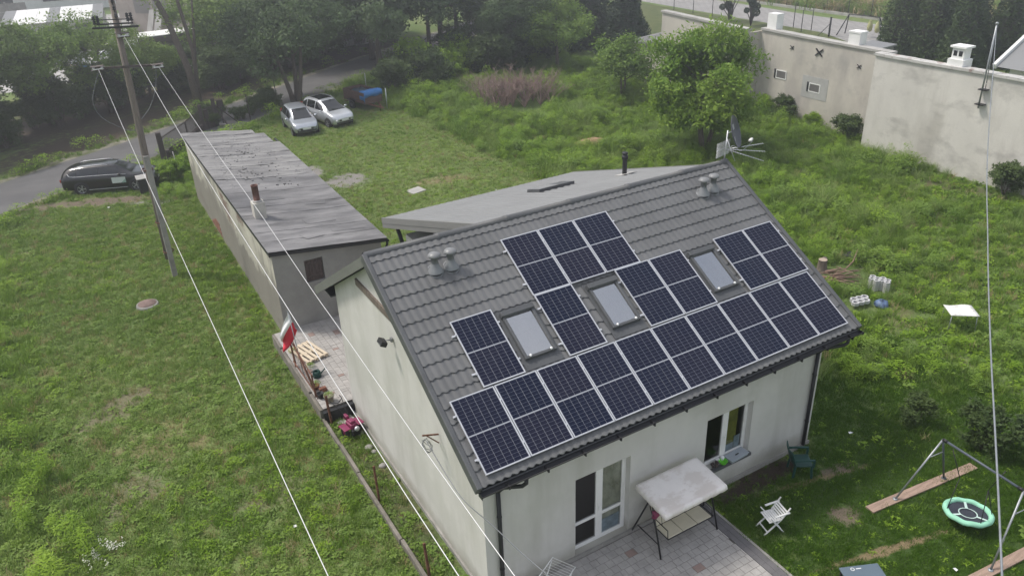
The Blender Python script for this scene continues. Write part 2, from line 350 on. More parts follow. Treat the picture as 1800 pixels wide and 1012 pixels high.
# front wall with door and window openings
DO = (2.30, 3.85, .12, 2.40); WO = (6.20, 7.75, .80, 2.40); DEP = .24
def wall_open(mb, x0, x1, z0, z1, ops, y, dep):
    xs = sorted({x0, x1, *[o[0] for o in ops], *[o[1] for o in ops]}); zs = sorted({z0, z1, *[o[2] for o in ops], *[o[3] for o in ops]})
    for i in range(len(xs)-1):
        for j in range(len(zs)-1):
            cx, cz = (xs[i]+xs[i+1])/2, (zs[j]+zs[j+1])/2
            if any(o[0] < cx < o[1] and o[2] < cz < o[3] for o in ops): continue
            mb.face([(xs[i], y, zs[j]), (xs[i+1], y, zs[j]), (xs[i+1], y, zs[j+1]), (xs[i], y, zs[j+1])])
    for a, b, c, d in ops:
        mb.face([(a, y, c), (a, y, d), (a, y+dep, d), (a, y+dep, c)]); mb.face([(b, y, d), (b, y, c), (b, y+dep, c), (b, y+dep, d)])
        mb.face([(a, y, d), (b, y, d), (b, y+dep, d), (a, y+dep, d)]); mb.face([(b, y, c), (a, y, c), (a, y+dep, c), (b, y+dep, c)])
m = MB(); wall_open(m, 0, HL, -.1, 3.62, (DO, WO), 0, DEP); m.build('front_wall', MT['plaster'], house)
for nm, x in (('gable_wall', 0), ('gable_wall', HL)):
    m = MB(); pts = [(x, 0, -.1), (x, HD, -.1), (x, HD, zr(HD)-.2), (x, RYD, zr(RYD)-.2), (x, 0, 3.62)]
    m.face(pts if x else pts[::-1]); m.build(nm, MT['plaster'], house)
m = MB(); m.face([(0, HD, -.1), (HL, HD, -.1), (HL, HD, zr(HD)-.2), (0, HD, zr(HD)-.2)]); m.build('back_wall', MT['plaster'], house)
m = MB(); m.face([(.02, .3, .05), (HL-.02, .3, .05), (HL-.02, HD-.02, .05), (.02, HD-.02, .05)]); m.face([(.02, 3.2, .05), (HL-.02, 3.2, .05), (HL-.02, 3.2, 3.6), (.02, 3.2, 3.6)]); m.build('interior_lining', MT['dark_in'], house)
m = MB(); m.box((-.03, .004, 5.24), (.02, 0.004, 5.42)) if False else m.box((-.05, 3.55, 5.25), (.05, 6.35, 5.43)); m.build('tie_beam', MT['wood_old'], house)
m = MB(); m.box((-.04, -.05, -.1), (HL+.04, -.003, .13)); m.box((-.05, .0, -.1), (-.003, HD, .13)); m.build('plinth', MT['concrete'], house)

roof = MB(); roof.prism([rp(-.16, -.22, -.16), rp(-.16, 5.78, -.16), rp(-.16, 5.78, -.03), rp(-.16, -.22, -.03)], (10.98, 0, 0))
roof = roof.build('roof', MT['tile_dark'], house)
RX0, RX1 = -.19, 10.85     # in panel u
WAVE = .183
def course(v0, v1):
    m = MB(); n = int((RX1-RX0)/WAVE*6); xs = [RX0+(RX1-RX0)*i/n for i in range(n+1)]
    def wv(x):
        ph = ((x+.1)/WAVE) % 1.0
        return (.5+.5*math.cos(2*math.pi*ph))**.8
    rows = []
    for t, dh, dv in ((0, -.034, .012), (0, -.002, .0), (.05, .002, 0), (.12, 0, 0), (1, 0, 0)):
        row = []
        for x in xs:
            f = wv(x); h = .02+.024*(1-t)+.019*f+dh; v = v0+(v1-v0)*t-.046*(1-t)*f+dv
            row.append(rp(x, v, max(h, .001)))
        rows.append(row)
    m.grid(rows); return m
vk = 5.21+.358; tops = 5.75
while vk > -.2:
    course(vk, min(vk+.362, tops)).build('tile_course', MT['tile'], roof); vk -= .358
# ridge cap of overlapping half-round pieces
x = RX0-.03
while x < RX1:
    m = MB(); x1 = min(x+1.9, RX1+.05); P = []
    for q, rr in ((x, .105), (x1-.1, .098), (x1-.099, .115), (x1+.02, .115)):
        c = rp(q, 5.80, -.02); P.append([(c.x, c.y+math.cos(a)*rr, c.z+math.sin(a)*rr*.95) for a in [math.pi*k/10-.3+k*.06 for k in range(11)]])
    m.grid(P); m.build('ridge_cap', MT['tile_dark'], roof); x += 1.9
for u in (RX0-.09, RX1-.02):    # verge trims
    m = MB(); m.prism([rp(u, -.2, -.17), rp(u, 5.82, -.17), rp(u, 5.82, .085), rp(u, -.2, .085)], (.12, 0, 0)); bevel(m.build('verge_trim', MT['tile_dark'], roof), .02)
# back slope: tiled only beside the gable, the rest lies under the extension roof
def bp_(x, y, dz=0): return (x, y, zr(y)+dz)
m = MB(); m.prism([bp_(-.2, RYD, -.15), bp_(-.2, 9.65, -.15), bp_(-.2, 9.65, .03), bp_(-.2, RYD, .03)], (3.45, 0, 0)); m.build('back_slope', MT['tile'], house)
MT['barge'] = M('barge_board', (.155, .16, .15), .6, .08, 2)
m = MB(); m.prism([bp_(-.25, RYD+.02, -.22), bp_(-.25, 9.72, -.22), bp_(-.25, 9.72, .05), bp_(-.25, RYD+.02, .05)], (.05, 0, 0)); m.build('barge_board', MT['barge'], house)
m = MB(); m.box((-.2, 9.66, zr(9.66)-.16), (3.25, 9.78, zr(9.66)-.03)); m.build('back_gutter', MT['gutter'], house)
m = MB(); m.box((-.15, HD+.003, 3.98), (3.0, 9.5, 4.03)); m.build('soffit', MT['gutter'], house)
# extension behind: long low-pitched trapezoid-sheet roof from the ridge down
EX0, EX1, EY1, EZ1 = 3.17, 10.95, 12.65, 4.14
ES = (6.62-EZ1)/(EY1-RYD)
def ez(y, dz=0): return 6.62-(y-RYD)*ES+dz
m = MB(); xs = []; k = 0; x = EX0
while x < EX1-.25:
    for dx, h in ((0, 0), (.13, 0), (.155, .03), (.20, .03), (.225, 0)): xs.append((x+dx, h))
    x += .25
xs.append((EX1, 0))
ys = [RYD+.1+(EY1-RYD-.1)*i/10 for i in range(11)]
m.grid([[(x, y, ez(y, h)) for x, h in xs] for y in ys], sm=False); er = m.build('extension_roof', MT['sheet'], house)
m = MB(); m.prism([(EX0+.02, RYD+.2, ez(RYD+.2, -.14)), (EX0+.02, EY1-.03, ez(EY1, -.14)), (EX0+.02, EY1-.03, ez(EY1, -.02)), (EX0+.02, RYD+.2, ez(RYD+.2, -.02))], (EX1-EX0-.04, 0, 0)); m.build('roof_deck', MT['fascia'], er)
for x in (EX0-.05, EX1-.01):
    m = MB(); a, b = RYD+.15, EY1+.03
    m.prism([(x, a, ez(a, -.17)), (x, b, ez(b, -.17)), (x, b, ez(b, .035)), (x, a, ez(a, .035))], (.06, 0, 0))
    m.prism([(x+.012, a, ez(a, -.33)), (x+.012, b, ez(b, -.33)), (x+.012, b, ez(b, -.175)), (x+.012, a, ez(a, -.175))], (.04, 0, 0))
    m.build('fascia_board', MT['fascia'], er)
m = MB(); m.box((3.62, HD+.01, -.1), (10.4, 11.9, 3.72)); m.build('extension_wall', MT['plaster'], house)
m = MB(); m.bar((3.5, 11.85, 3.25), (3.5, 12.4, 4.0), .1, .12); m.bar((3.55, 8.9, 4.9), (3.55, 12.5, 3.97), .09, .16); m.build('eaves_bracket', MT['gutter'], house)
m = MB(); m.box((EX0, EY1+.01, EZ1-.14), (EX1, EY1+.13, EZ1-.03)); m.build('rear_gutter', MT['fascia'], house)
sk = MB(); y0, y1 = 9.0, 9.75; sk.prism([(7.15, y0, ez(y0, .01)), (7.15, y1, ez(y1, .01)), (7.15, y1, ez(y1, .12)), (7.15, y0, ez(y0, .12))], (1.35, 0, 0)); skf = sk.build('roof_hatch', MT['tile_dark'], house)
sk = MB(); sk.face([(7.2, y0+.05, ez(y0+.05, .125)), (7.95, y0+.05, ez(y0+.05, .125)), (7.95, y1-.05, ez(y1-.05, .125)), (7.2, y1-.05, ez(y1-.05, .125))]); sk.build('hatch_glass', MT['sheet'], skf)
fl = MB(); c = (9.88, 8.15, ez(8.15)); fl.lathe([(.075, -.05), (.075, .55), (.105, .555), (.105, .66), (.07, .665), (.07, .71), (.1, .72), (.1, .76), (.0, .77)], c, 14); flu = fl.build('flue_pipe', MT['gutter'], house)
fl = MB(); fl.prism([(9.6, 7.95, ez(7.95, .034)), (9.6, 8.32, ez(8.32, .034)), (9.6, 8.32, ez(8.32, .05)), (9.6, 7.95, ez(7.95, .05))], (.62, 0, 0)); fl.build('flue_flashing', MT['conc_l'], flu)

# gutter with brackets, downpipes
m = MB(); gy, gz_ = -.47, 3.60
P = [[(x, gy+math.cos(a)*.075, gz_+math.sin(a)*.075) for a in [math.pi+math.pi*k/8 for k in range(9)]] for x in (-.26, 10.88)]
m.grid(P); P2 = [[(x, gy+math.cos(a)*.07, gz_+math.sin(a)*.07) for a in [math.pi+math.pi*k/8 for k in range(9)]] for x in (-.26, 10.88)]; m.grid(P2)
m.tube([(-.26, gy-.075, gz_), (10.88, gy-.075, gz_)], .011, 6); m.box((-.268, gy-.08, gz_-.08), (-.26, gy+.08, gz_+.01)); m.box((10.88, gy-.08, gz_-.08), (10.888, gy+.08, gz_+.01))
gut = m.build('gutter', MT['gutter'], house)
m = MB(); m.box((-.18, -.395, 3.44), (10.84, -.365, 3.66)); m.build('fascia', MT['gutter'], house)
m = MB(); m.box((-.15, -.363, 3.50), (10.8, -.003, 3.54)); m.build('eaves_soffit', MT['tile_dark'], house)
for i in range(12):
    m = MB(); x = .35+i*.92; m.box((x-.014, gy-.092, gz_-.012), (x+.014, gy+.08, gz_-.085)); m.box((x-.014, gy-.095, gz_-.085), (x+.014, gy-.08, gz_+.01)); m.build('gutter_bracket', MT['gutter'], gut)
for x, ox in ((.33, .45), (9.86, .55)):
    m = MB(); m.tube([(x+ox, gy, gz_-.07), (x+ox, gy, gz_-.19), (x+ox-.08, gy+.03, gz_-.25), (x+.1, -.12, gz_-.40), (x, -.07, gz_-.5)], .045, 10)
    m.tube([(x, -.07, gz_-.5), (x, -.07, .12)], .048, 10)
    dp = m.build('downpipe', MT['gutter'], house)
    for z in (.9, 2.4):
        m = MB(); m.lathe([(.049, 0), (.056, 0), (.056, .035), (.049, .035)], (x, -.07, z), 12); m.box((x-.01, -.03, z), (x+.01, 0, z+.03)); m.build('pipe_clip', MT['black'], dp)

# French door and window (recessed frames, real panes, dim room behind)
def casement(name, o, y, mull, trans, curtain):
    x0, x1, z0, z1 = o
    e = bpy.data.objects.new(name, None); link(e, house); e.location = (x0, y, z0)
    W, H = x1-x0, z1-z0; f = .065
    m = MB(); m.box((0, 0, 0), (f, .07, H)); m.box((W-f, 0, 0), (W, .07, H)); m.box((f, 0, 0), (W-f, .07, f)); m.box((f, 0, H-f), (W-f, .07, H)); m.box((mull-.045, -.012, f), (mull+.045, .06, H-f))
    bevel(m.build('frame', MT['white'], e), .006)
    for a, b in ((f, mull-.045), (mull+.045, W-f)):
        m = MB(); s = .05
        for q in (((a, -.008, f), (a+s, .05, H-f)), ((b-s, -.008, f), (b, .05, H-f)), ((a+s, -.008, f), (b-s, .05, f+s)), ((a+s, -.008, H-f-s), (b-s, .05, H-f))): m.box(*q)
        if trans: m.box((a+s, -.008, trans-.04), (b-s, .05, trans+.04))
        bevel(m.build('sash', MT['white'], e), .005)
        zs = [(f+s, H-f-s)] if not trans else [(f+s, trans-.04), (trans+.04, H-f-s)]
        for c, d in zs:
            m = MB(); m.face([(a+s, .02, c), (b-s, .02, c), (b-s, .02, d), (a+s, .02, d)]); m.build('pane', MT['glass'], e)
    m = MB(); m.tube([(mull-.03, -.02, H*.46), (mull-.03, -.05, H*.46), (mull-.03, -.05, H*.46-.11)], .009, 6); m.build('handle', MT['white'], e)
    m = MB(); P = []
    for i in range(25):
        x = curtain[0]+(curtain[1]-curtain[0])*i/24; P.append([(x, .06+.014*math.sin(i*1.9), .03), (x, .06+.01*math.sin(i*1.9+.3), H-.05)])
    m.grid(P); m.build('curtain', curtain[2], e)
    return e
MT['curtain'] = M('curtain', (.42, .43, .32), .9, .25, 3, c2=(.6, .6, .48)); MT['curtain2'] = M('curtain_dark', (.055, .045, .05), .9, .2, 3)
d = casement('french_door', DO, .16, .78, .78, (.82, 1.5, MT['curtain']))
m = MB(); m.box((.88, .04, .07), (1.42, .055, .5)); m.build('stored_boxes', M('box_print', (.35, .42, .47), .8, .3, 5), d)
d2_ = casement('window', WO, .16, .78, 0, (.95, 1.28, M('green_drape', (.26, .26, .05), .9, .3, 4)))
m = MB(); m.box((.86, .035, .07), (1.18, .05, .32)); m.box((1.2, .035, .07), (1.4, .05, .5)); m.build('stored_boxes', bpy.data.materials['box_print'], d2_)
m = MB(); m.box((2.30, -.02, .0), (3.87, .155, .115)); m.build('door_threshold', streaks(M('bitumen', (.035, .035, .036), .8, .3, 4), (.36, .28, .2), .9, (6, 6, 6), .55, .6), house)
m = MB(); m.box((6.18, -.09, .755), (7.78, .155, .797)); m.box((6.18, -.10, .71), (7.78, -.09, .797)); bevel(m.build('window_sill', MT['tile_dark'], house), .004)

# roof windows
def skylight(u0, u1, v0, v1):
    e = bpy.data.objects.new('skylight', None); link(e, house); c = rp((u0+u1)/2, v0); e.location = c; e.rotation_euler = (R_(30.57), 0, 0)
    W, H = u1-u0, v1-v0
    m = MB(); q = .075; m.box((-W/2-q, -.24, .048), (W/2+q, 0, .062)); m.box((-W/2-q, H, .05), (W/2+q, H+.09, .064)); m.box((-W/2-q, 0, .05), (-W/2, H, .064)); m.box((W/2, 0, .05), (W/2+q, H, .064)); m.build('flashing', MT['tile_dark'], e)
    m = MB(); f = .07; m.box((-W/2, 0, .03), (-W/2+f, H, .15)); m.box((W/2-f, 0, .03), (W/2, H, .15)); m.box((-W/2+f, 0, .03), (W/2-f, f, .14)); m.box((-W/2-.02, H-f-.04, .03), (W/2+.02, H+.02, .2)); bevel(m.build('frame', MT['tile_dark'], e), .012)
    m = MB(); m.face([(-W/2+f, f, .11), (W/2-f, f, .11), (W/2-f, H-f-.04, .11), (-W/2+f, H-f-.04, .11)]); m.build('glass', MT['roofglass'], e)
    m = MB(); m.box((-W/2+f, f, .0), (W/2-f, H-f-.04, .01)); m.build('sky_tint_sheet', M('sky_tint', (.8, .85, 1.0), .8, .1, 2), e)  # pale blue sheet added under the glass, painted like reflected sky
    for s in (-1, 1):
        m = MB(); m.lathe([(.0, .02), (.03, .018), (.032, 0), (.03, -.01)], (s*(W/2-.14), f*.7, .155), 10); m.build('hook', MT['white'], e)
for u0, u1 in ((2.02, 2.84), (4.40, 5.22), (7.56, 8.38)): skylight(u0, u1, 2.02, 3.27)
# roof vents: flanged base, pipe, mushroom cap
for u, v in ((1.16, 4.88), (1.56, 4.87), (9.36, 4.93), (9.75, 4.97)):
    e = bpy.data.objects.new('roof_vent', None); link(e, house); e.location = rp(u, v, .05)
    m = MB(); m.lathe([(.19, -.02), (.17, .03), (.125, .09), (.095, .17), (.085, .2)], (0, 0, 0), 18); m.lathe([(.0, -.03), (.2, -.03), (.2, -.005), (.17, .0)], (0, 0, 0), 18, axis=(0, -SP, CP)); m.build('base', MT['lead'], e)
    m = MB(); m.lathe([(.082, .15), (.082, .33), (.09, .33), (.09, .37)], (0, 0, 0), 16); m.build('pipe', MT['lead'], e)
    m = MB(); m.lathe([(.085, .36), (.15, .37), (.155, .40), (.12, .44), (.06, .465), (0, .47)], (0, 0, 0), 18); m.build('cap', M('vent_cap', (.2, .205, .21), .35, .1, 5) if 'vent_cap' not in bpy.data.materials else bpy.data.materials['vent_cap'], e)

# ---------------------------------------------------------------- solar panels
MT['cell'] = M('solar_cell', (.006, .012, .036), .2, .25, .9, world=True, spec=.16, coat=.0, c2=(.013, .016, .034))
t_ = MT['cell'].node_tree; oi_ = node(MT['cell'], 'ShaderNodeObjectInfo'); hs_ = node(MT['cell'], 'ShaderNodeMix', data_type='RGBA'); src_ = t_.nodes['Principled BSDF'].inputs['Base Color'].links[0].from_socket
mr_ = node(MT['cell'], 'ShaderNodeMapRange'); mr_.inputs['To Max'].default_value = .4; t_.links.new(oi_.outputs['Random'], mr_.inputs['Value']); t_.links.new(mr_.outputs['Result'], hs_.inputs['Factor'])
hs_.inputs['B'].default_value = (.02, .017, .032, 1); t_.links.new(src_, hs_.inputs['A']); t_.links.new(hs_.outputs['Result'], t_.nodes['Principled BSDF'].inputs['Base Color'])
PW, PH = 1.038, 1.712
def panel_meshes():
    f = MB(); t = .03; b = .022
    f.box((0, 0, -t), (b, PH, .004)); f.box((PW-b, 0, -t), (PW, PH, .004)); f.box((b, 0, -t), (PW-b, b, .004)); f.box((b, PH-b, -t), (PW-b, PH, .004))
    s = MB(); s.box((b, b, -.012), (PW-b, PH-b, -.004))
    out = []
    mg = .03; gapm = .028
    cw = (PW-2*mg)/6; ch = (PH-2*mg-gapm)/20
    for h in range(2):
        c = MB(); y0 = mg+h*(10*ch+gapm)
        for i in range(6):
            for j in range(10):
                a, q = mg+i*cw, y0+j*ch; c.face([(a+.0032, q+.0022, -.0015), (a+cw-.0032, q+.0022, -.0015), (a+cw-.0032, q+ch-.0022, -.0015), (a+.0032, q+ch-.0022, -.0015)])
        out.append(c.mesh('cell_field', MT['cell']))
    k = MB(); k.box((-.02, -.02, -.03), (.008, .02, .012))
    return f.mesh('frame', MT['alu']), s.mesh('backsheet', MT['backsheet']), out, k.mesh('clamp', MT['alu'])
PF, PS, PC, PK = panel_meshes()
def panel(u, v, label):
    e = thing('solar_panel', label, 'solar panel', rp(u, v, .12), 0, 'solar panels on the tiled roof'); e.rotation_euler = (R_(30.57), 0, 0)
    for nm, me in (('frame', PF), ('backsheet', PS), ('cell_field', PC[0]), ('cell_field', PC[1])):
        link(bpy.data.objects.new(nm, me), e)
    for yk in (.34, PH-.34): link(bpy.data.objects.new('clamp', PK), e).location = (0, yk, 0)
nth = ['first', 'second', 'third', 'fourth', 'fifth', 'sixth', 'seventh', 'eighth', 'ninth', 'last']
for i in range(10): panel(i*1.058, 0, f'dark blue solar panel in the lowest long row, {nth[i]} from the flag end')
V1 = 1.752; V2 = 3.468
panel(.835, V1, 'dark blue solar panel standing alone between the flag-end gable and the first skylight')
panel(3.03, V1, 'dark blue solar panel standing alone between the first and second skylights')
panel(5.345, V1, 'dark blue solar panel of the middle-row pair next to the second skylight')
panel(6.403, V1, 'dark blue solar panel of the middle-row pair next to the third skylight')
panel(8.565, V1, 'dark blue solar panel of the end pair right beside the third skylight')
panel(9.623, V1, 'dark blue solar panel at the antenna-end verge in the middle row')
for i, q in enumerate(('first', 'middle', 'last')): panel(3.015+i*1.058, V2, f'dark blue solar panel in the top row of three, {q} from the flag end')
for v0, a, b in ((.35, 0, 10.56), (1.36, 0, 10.56), (2.1, .8, 1.9), (3.1, .8, 1.9), (2.1, 3, 4.1), (3.1, 3, 4.1), (2.1, 5.32, 7.47), (3.1, 5.32, 7.47), (2.1, 8.54, 10.7), (3.1, 8.54, 10.7), (3.82, 3, 6.2), (4.83, 3, 6.2)):
    m = MB(); m.prism([rp(a-.06, v0, .05), rp(a-.06, v0+.04, .05), rp(a-.06, v0+.04, .088), rp(a-.06, v0, .088)], (b-a+.1, 0, 0)); m.build('mounting_rail', MT['alu'], house)
from mathutils import noise as _nz
mnz = lambda p: _nz.noise(Vector(p))
# ---------------------------------------------------------------- block-paved terraces
MT['paver'] = M('grey_paver', (.37, .355, .34), .9, .14, 3, .25, 90, world=True, fine=.1)
MT['paver_red'] = M('red_paver', (.29, .215, .19), .9, .15, 3, .25, 90, world=True, fine=.1)
MT['paver_dark'] = M('dark_paver', (.145, .14, .145), .9, .15, 3, .25, 90, world=True, fine=.1)
MT['joint'] = M('sand_joint', (.10, .092, .08), .95, .25, 6, world=True)
def pave(name, label, x0, x1, y0, y1, z, along, seed, max_own, near, reds):
    rng = random.Random(seed); th = .05
    base = MB(); base.box((x0, y0, z-.6 if z > .2 else -.05), (x1, y1, z-.012)); slab = tag(base.build(name, MT['joint']), label, kind='structure')
    cells = []; g = .006
    w = .198
    i = 0; a = x0 if along == 'y' else y0; A1 = x1 if along == 'y' else y1
    while a < A1-.06:
        a1 = min(a+w, A1); b = (y0 if along == 'y' else x0)-rng.choice((0, .06, .1, .14)); B1 = y1 if along == 'y' else x1
        while b < B1-.05:
            l = rng.choice((.13, .198, .198, .26)); b0 = max(b, y0 if along == 'y' else x0); b1 = min(b+l, B1)
            if b1-b0 > .04:
                q = (a+g/2, b0+g/2, a1-g/2, b1-g/2)
                if along != 'y': q = (q[1], q[0], q[3], q[2])
                cells.append(q)
            b += l
        a = a1; i += 1
    cells.sort(key=lambda q: (q[0]-near[0])**2+(q[1]-near[1])**2)
    shared = {}; rest = MB()
    for k, (xa, ya, xb, yb) in enumerate(cells):
        cx, cy = (xa+xb)/2, (ya+yb)/2; dx, dy = round((xb-xa)/2, 3), round((yb-ya)/2, 3); zz = z-.004+rng.uniform(-.003, .003)
        mi = 1 if any(abs(cx-rx) < .12 and abs(cy-ry) < .1 for rx, ry in reds) else (2 if rng.random() < .012 else 0)
        if k < max_own:
            key = (dx, dy, mi)
            if key not in shared:
                m = MB(); c = .006
                m.v += [(-dx, -dy, -th), (dx, -dy, -th), (dx, dy, -th), (-dx, dy, -th), (-dx, -dy, -c), (dx, -dy, -c), (dx, dy, -c), (-dx, dy, -c), (-dx+c, -dy+c, 0), (dx-c, -dy+c, 0), (dx-c, dy-c, 0), (-dx+c, dy-c, 0)]
                m.f += [(0, 1, 5, 4), (1, 2, 6, 5), (2, 3, 7, 6), (3, 0, 4, 7), (4, 5, 9, 8), (5, 6, 10, 9), (6, 7, 11, 10), (7, 4, 8, 11), (8, 9, 10, 11)]
                m.m += [0]*9; m.sm += [False]*9
                shared[key] = m.mesh('paver', (MT['paver'], MT['paver_red'], MT['paver_dark'])[mi])
            o = bpy.data.objects.new('paver', shared[key]); o.location = (cx, cy, zz); link(o, slab)
        else: rest.box((xa, ya, zz-th), (xb, yb, zz), mi)
    if rest.v: tag(rest.build('pavers', (MT['paver'], MT['paver_red'], MT['paver_dark']), slab), kind='stuff')
    return slab
t = pave('terrace', 'grey block-paved terrace in front of the house', -.2, 5.78, -6.2, -.055, .03, 'x', 11, 300, (4.3, -1.6), ((2.75, -1.15), (3.6, -.52), (4.55, -1.75), (1.6, -1.5), (3.1, -2.3), (5.0, -3.2)))
for i in range(20):     # dark edging band of two rows and a concrete kerb
    y = -.06-i*.3
    m = MB(); m.box((5.785, y-.296, -.05), (5.93, y, .031)); m.build('edging_block', MT['paver_dark'], t)
    m = MB(); m.box((5.935, y-.296, -.05), (6.08, y, .031)); m.build('edging_block', MT['paver_dark'], t)
for i in range(7):
    m = MB(); m.box((6.085, -.96-i*.95, -.1), (6.15, -.015-i*.95, .045)); m.build('kerb', MT['concrete'], t)
PZ = .45
t2 = pave('side_terrace', 'raised grey block-paved yard between house and old outbuilding', -.92, 3.5, 8.47, 13.7, PZ, 'y', 12, 300, (-.3, 10.5), ((.1, 9.9), (-.4, 9.1), (.6, 11.6), (-.55, 10.6), (.95, 12.6), (.2, 13)))
m = MB(); m.box((-.95, 8.3, -.05), (.0, 8.465, PZ-.06)); m.build('step_riser', MT['gutter'], t2)
# low concrete boundary plinth left of the house, in planks
MT['conc_dark'] = streaks(M('dark_concrete', (.20, .182, .16), .95, .25, 2, .4, 40, fine=.15), (.09, .085, .06), .6, (1.5, 1.5, 1.5))
fen = thing('boundary_plinth', 'low weathered concrete plank plinth running along the gable side', 'plinth', (-.95, 0, 0))
rng = random.Random(5)
for i in range(9):
    y = -4.6+i*1.45; dz = rng.uniform(-.02, .03); dx = rng.uniform(-.02, .02)
    if y < 8:
        m = MB(); m.box((-.045+dx, y, -.1), (.045+dx, y+1.42, .17+dz)); bevel(m.build('plank', MT['conc_dark'], fen), .01)
for i in range(5):
    y = 8.5+i*1.04; m = MB(); m.box((-.06, y, -.1), (.03, y+1.02, .42+rng.uniform(-.04, .05))); bevel(m.build('plank', MT['conc_dark'], fen), .012)
def rusty_post(x, y, h, lean, label, z0=0):
    m = MB(); m.bar((x, y, z0), (x+lean[0], y+lean[1], z0+h), .035, .035); m.bar((x+.03, y, z0), (x+.03+lean[0], y+lean[1], z0+h), .008, .05)
    return tag(m.build('fence_post', MT['rust']), label, 'fence post', 'rusty posts along the plinth')
rusty_post(-.86, 4.35, 1.15, (.0, .04), 'rusty steel fence post standing in the plinth, halfway along the gable')
rusty_post(-.84, 1.35, 1.05, (-.02, .06), 'rusty steel fence post in the plinth by the front corner of the gable')
rusty_post(-.82, 8.15, 1.05, (-.03, .05), 'rusty steel fence post beside the magenta tiller')
# old fence rails with mesh frame leaning by the flag
m = MB()
for k in range(4): m.tube([(-.88+.03*k, 9.0+.15*k, .42), (-.92+.02*k, 10.6+.2*k, 1.35+.03*k)], .014, 6)
m.bar((-.9, 9.2, .42), (-.9, 9.2, 1.25), .04, .04); m.bar((-.9, 11.2, .42), (-.93, 11.3, 1.6), .045, .045); m.bar((-.9, 9.2, 1.22), (-.93, 11.3, 1.5), .03, .03); m.bar((-.9, 9.2, .62), (-.93, 11.3, .62), .03, .03)
for k in range(12): m.tube([(-.9, 9.3+k*.16, .62), (-.91, 9.3+k*.16, 1.22+k*.012)], .006, 4)
tag(m.build('wire_fence', MT['rust']), 'rusty wire fence panel on the raised yard edge under the flag', 'fence')
# flag
f = thing('flag', 'white and red flag hanging from a slanted pole over the yard edge', 'flag', (-.86, 10.4, .42))
m = MB(); m.tube([(0, 0, 0), (-.02, .55, 2.15)], .014, 8); m.lathe([(0, 2.2), (.02, 2.18), (.02, 2.14), (0, 2.13)], (-.02, .56, 0), 8); m.build('pole', MT['steel'], f)
el = Vector((-.87, .5, 0)); tip = Vector((-.02, .55, 2.12))
def flag_pt(s, q):      # s across the two bands, q along the fly; the cloth hangs limp off the slanted pole
    A = Vector((0, 0)).lerp(Vector((-.17, -.62)), s); B = Vector((.38, -.78)).lerp(Vector((.36, -1.36)), s)
    p = A.lerp(B, q); p.x += .10*math.sin(math.pi*q)*(1-2*abs(s-.35)); p.y -= .10*math.sin(math.pi*q)*s
    return tip+el*p.x+Vector((0, 0, p.y))+Vector((.5, .87, 0))*(.07*math.sin(7*s+4*q)*(.25+q)+.03*math.sin(13*s))
for nm, mt, s0, s1 in (('white_band', 'flagwhite', 0, .5), ('red_band', 'red', .5, 1)):
    m = MB(); m.grid([[flag_pt(s0+(s1-s0)*i/12, j/18) for j in range(19)] for i in range(13)]); o = m.build(nm, MT[mt], f); sd_ = o.modifiers.new('thick', 'SOLIDIFY'); sd_.thickness = .004
# pallet
p = thing('pallet', 'pale new wooden pallet lying on the block-paved yard', 'pallet', (-.32, 11.72, PZ), R_(14))
for i in range(5):
    m = MB(); m.box((-.4+i*.17, -.6, .1), (-.4+i*.17+.1+.02*(i % 2), .6, .125)); m.build('deck_board', MT['pine'], p)
for j in range(3):
    m = MB(); m.box((-.4, -.6+j*.55, .075), (.4, -.6+j*.55+.1, .099)); m.build('stringer', MT['pine'], p)
    for i in range(3):
        m = MB(); m.box((-.4+i*.35, -.6+j*.55, .0), (-.4+i*.35+.1, -.6+j*.55+.1, .074)); m.build('block', MT['pine'], p)
# loose things along the yard edge
def pot(name, label, x, y, z, r, h, mt, plant=None):
    e = thing(name, label, 'plant pot', (x, y, z)); m = MB(); m.lathe([(0, .004), (r*.75, .004), (r, h), (r*1.08, h), (r*1.08, h-.03), (r*.9, h-.03), (r*.85, h-.05), (0, h-.05)], n=16); m.build('pot', mt, e)
    return e
MT['stoneware'] = M('stoneware', (.30, .27, .22), .8, .2, 5); MT['terracotta'] = M('terracotta', (.25, .11, .075), .85, .2, 6)
pot('plant_pot', 'round stone coloured plant pot at the yard corner above the step', -.62, 8.72, PZ, .15, .24, MT['stoneware'])
pot('plant_pot', 'small dark plant pot against the yard edge near the bricks', -.78, 9.05, PZ, .1, .18, MT['gutter'])
pot('plant_pot', 'low brown plant pot beside the fence post foot', -.74, 9.62, PZ, .11, .13, MT['terracotta'])
m = MB(); m.box((-.70, 9.30, PZ), (-.48, 9.42, PZ+.07), rot=.3); m.box((-.72, 9.31, PZ+.071), (-.50, 9.42, PZ+.135), rot=.1); bevel(tag(m.build('brick_stack', MT['terracotta']), 'two loose red bricks stacked on the yard edge', 'bricks'), .006)
e = thing('watering_can', 'dark green watering can lying on the yard paving', 'watering can', (-.5, 10.25, PZ))
m = MB(); m.lathe([(0, 0), (.13, 0), (.135, .12), (.11, .2), (.06, .21), (.055, .19)], n=16); m.build('body', MT['green_plastic'], e)
m = MB(); m.tube([(.1, 0, .06), (.22, .02, .14), (.3, .03, .2)], [.028, .02, .018], 8); m.lathe([(.018, 0), (.045, .03), (0, .035)], (.3, .03, .2), 10, axis=(.8, .1, .5)); m.build('spout', MT['green_plastic'], e)
m = MB(); m.tube([(-.12, 0, .05), (-.2, 0, .12), (-.17, 0, .22), (-.05, 0, .24), (.03, 0, .2)], .012, 8); m.build('handle', MT['green_plastic'], e)
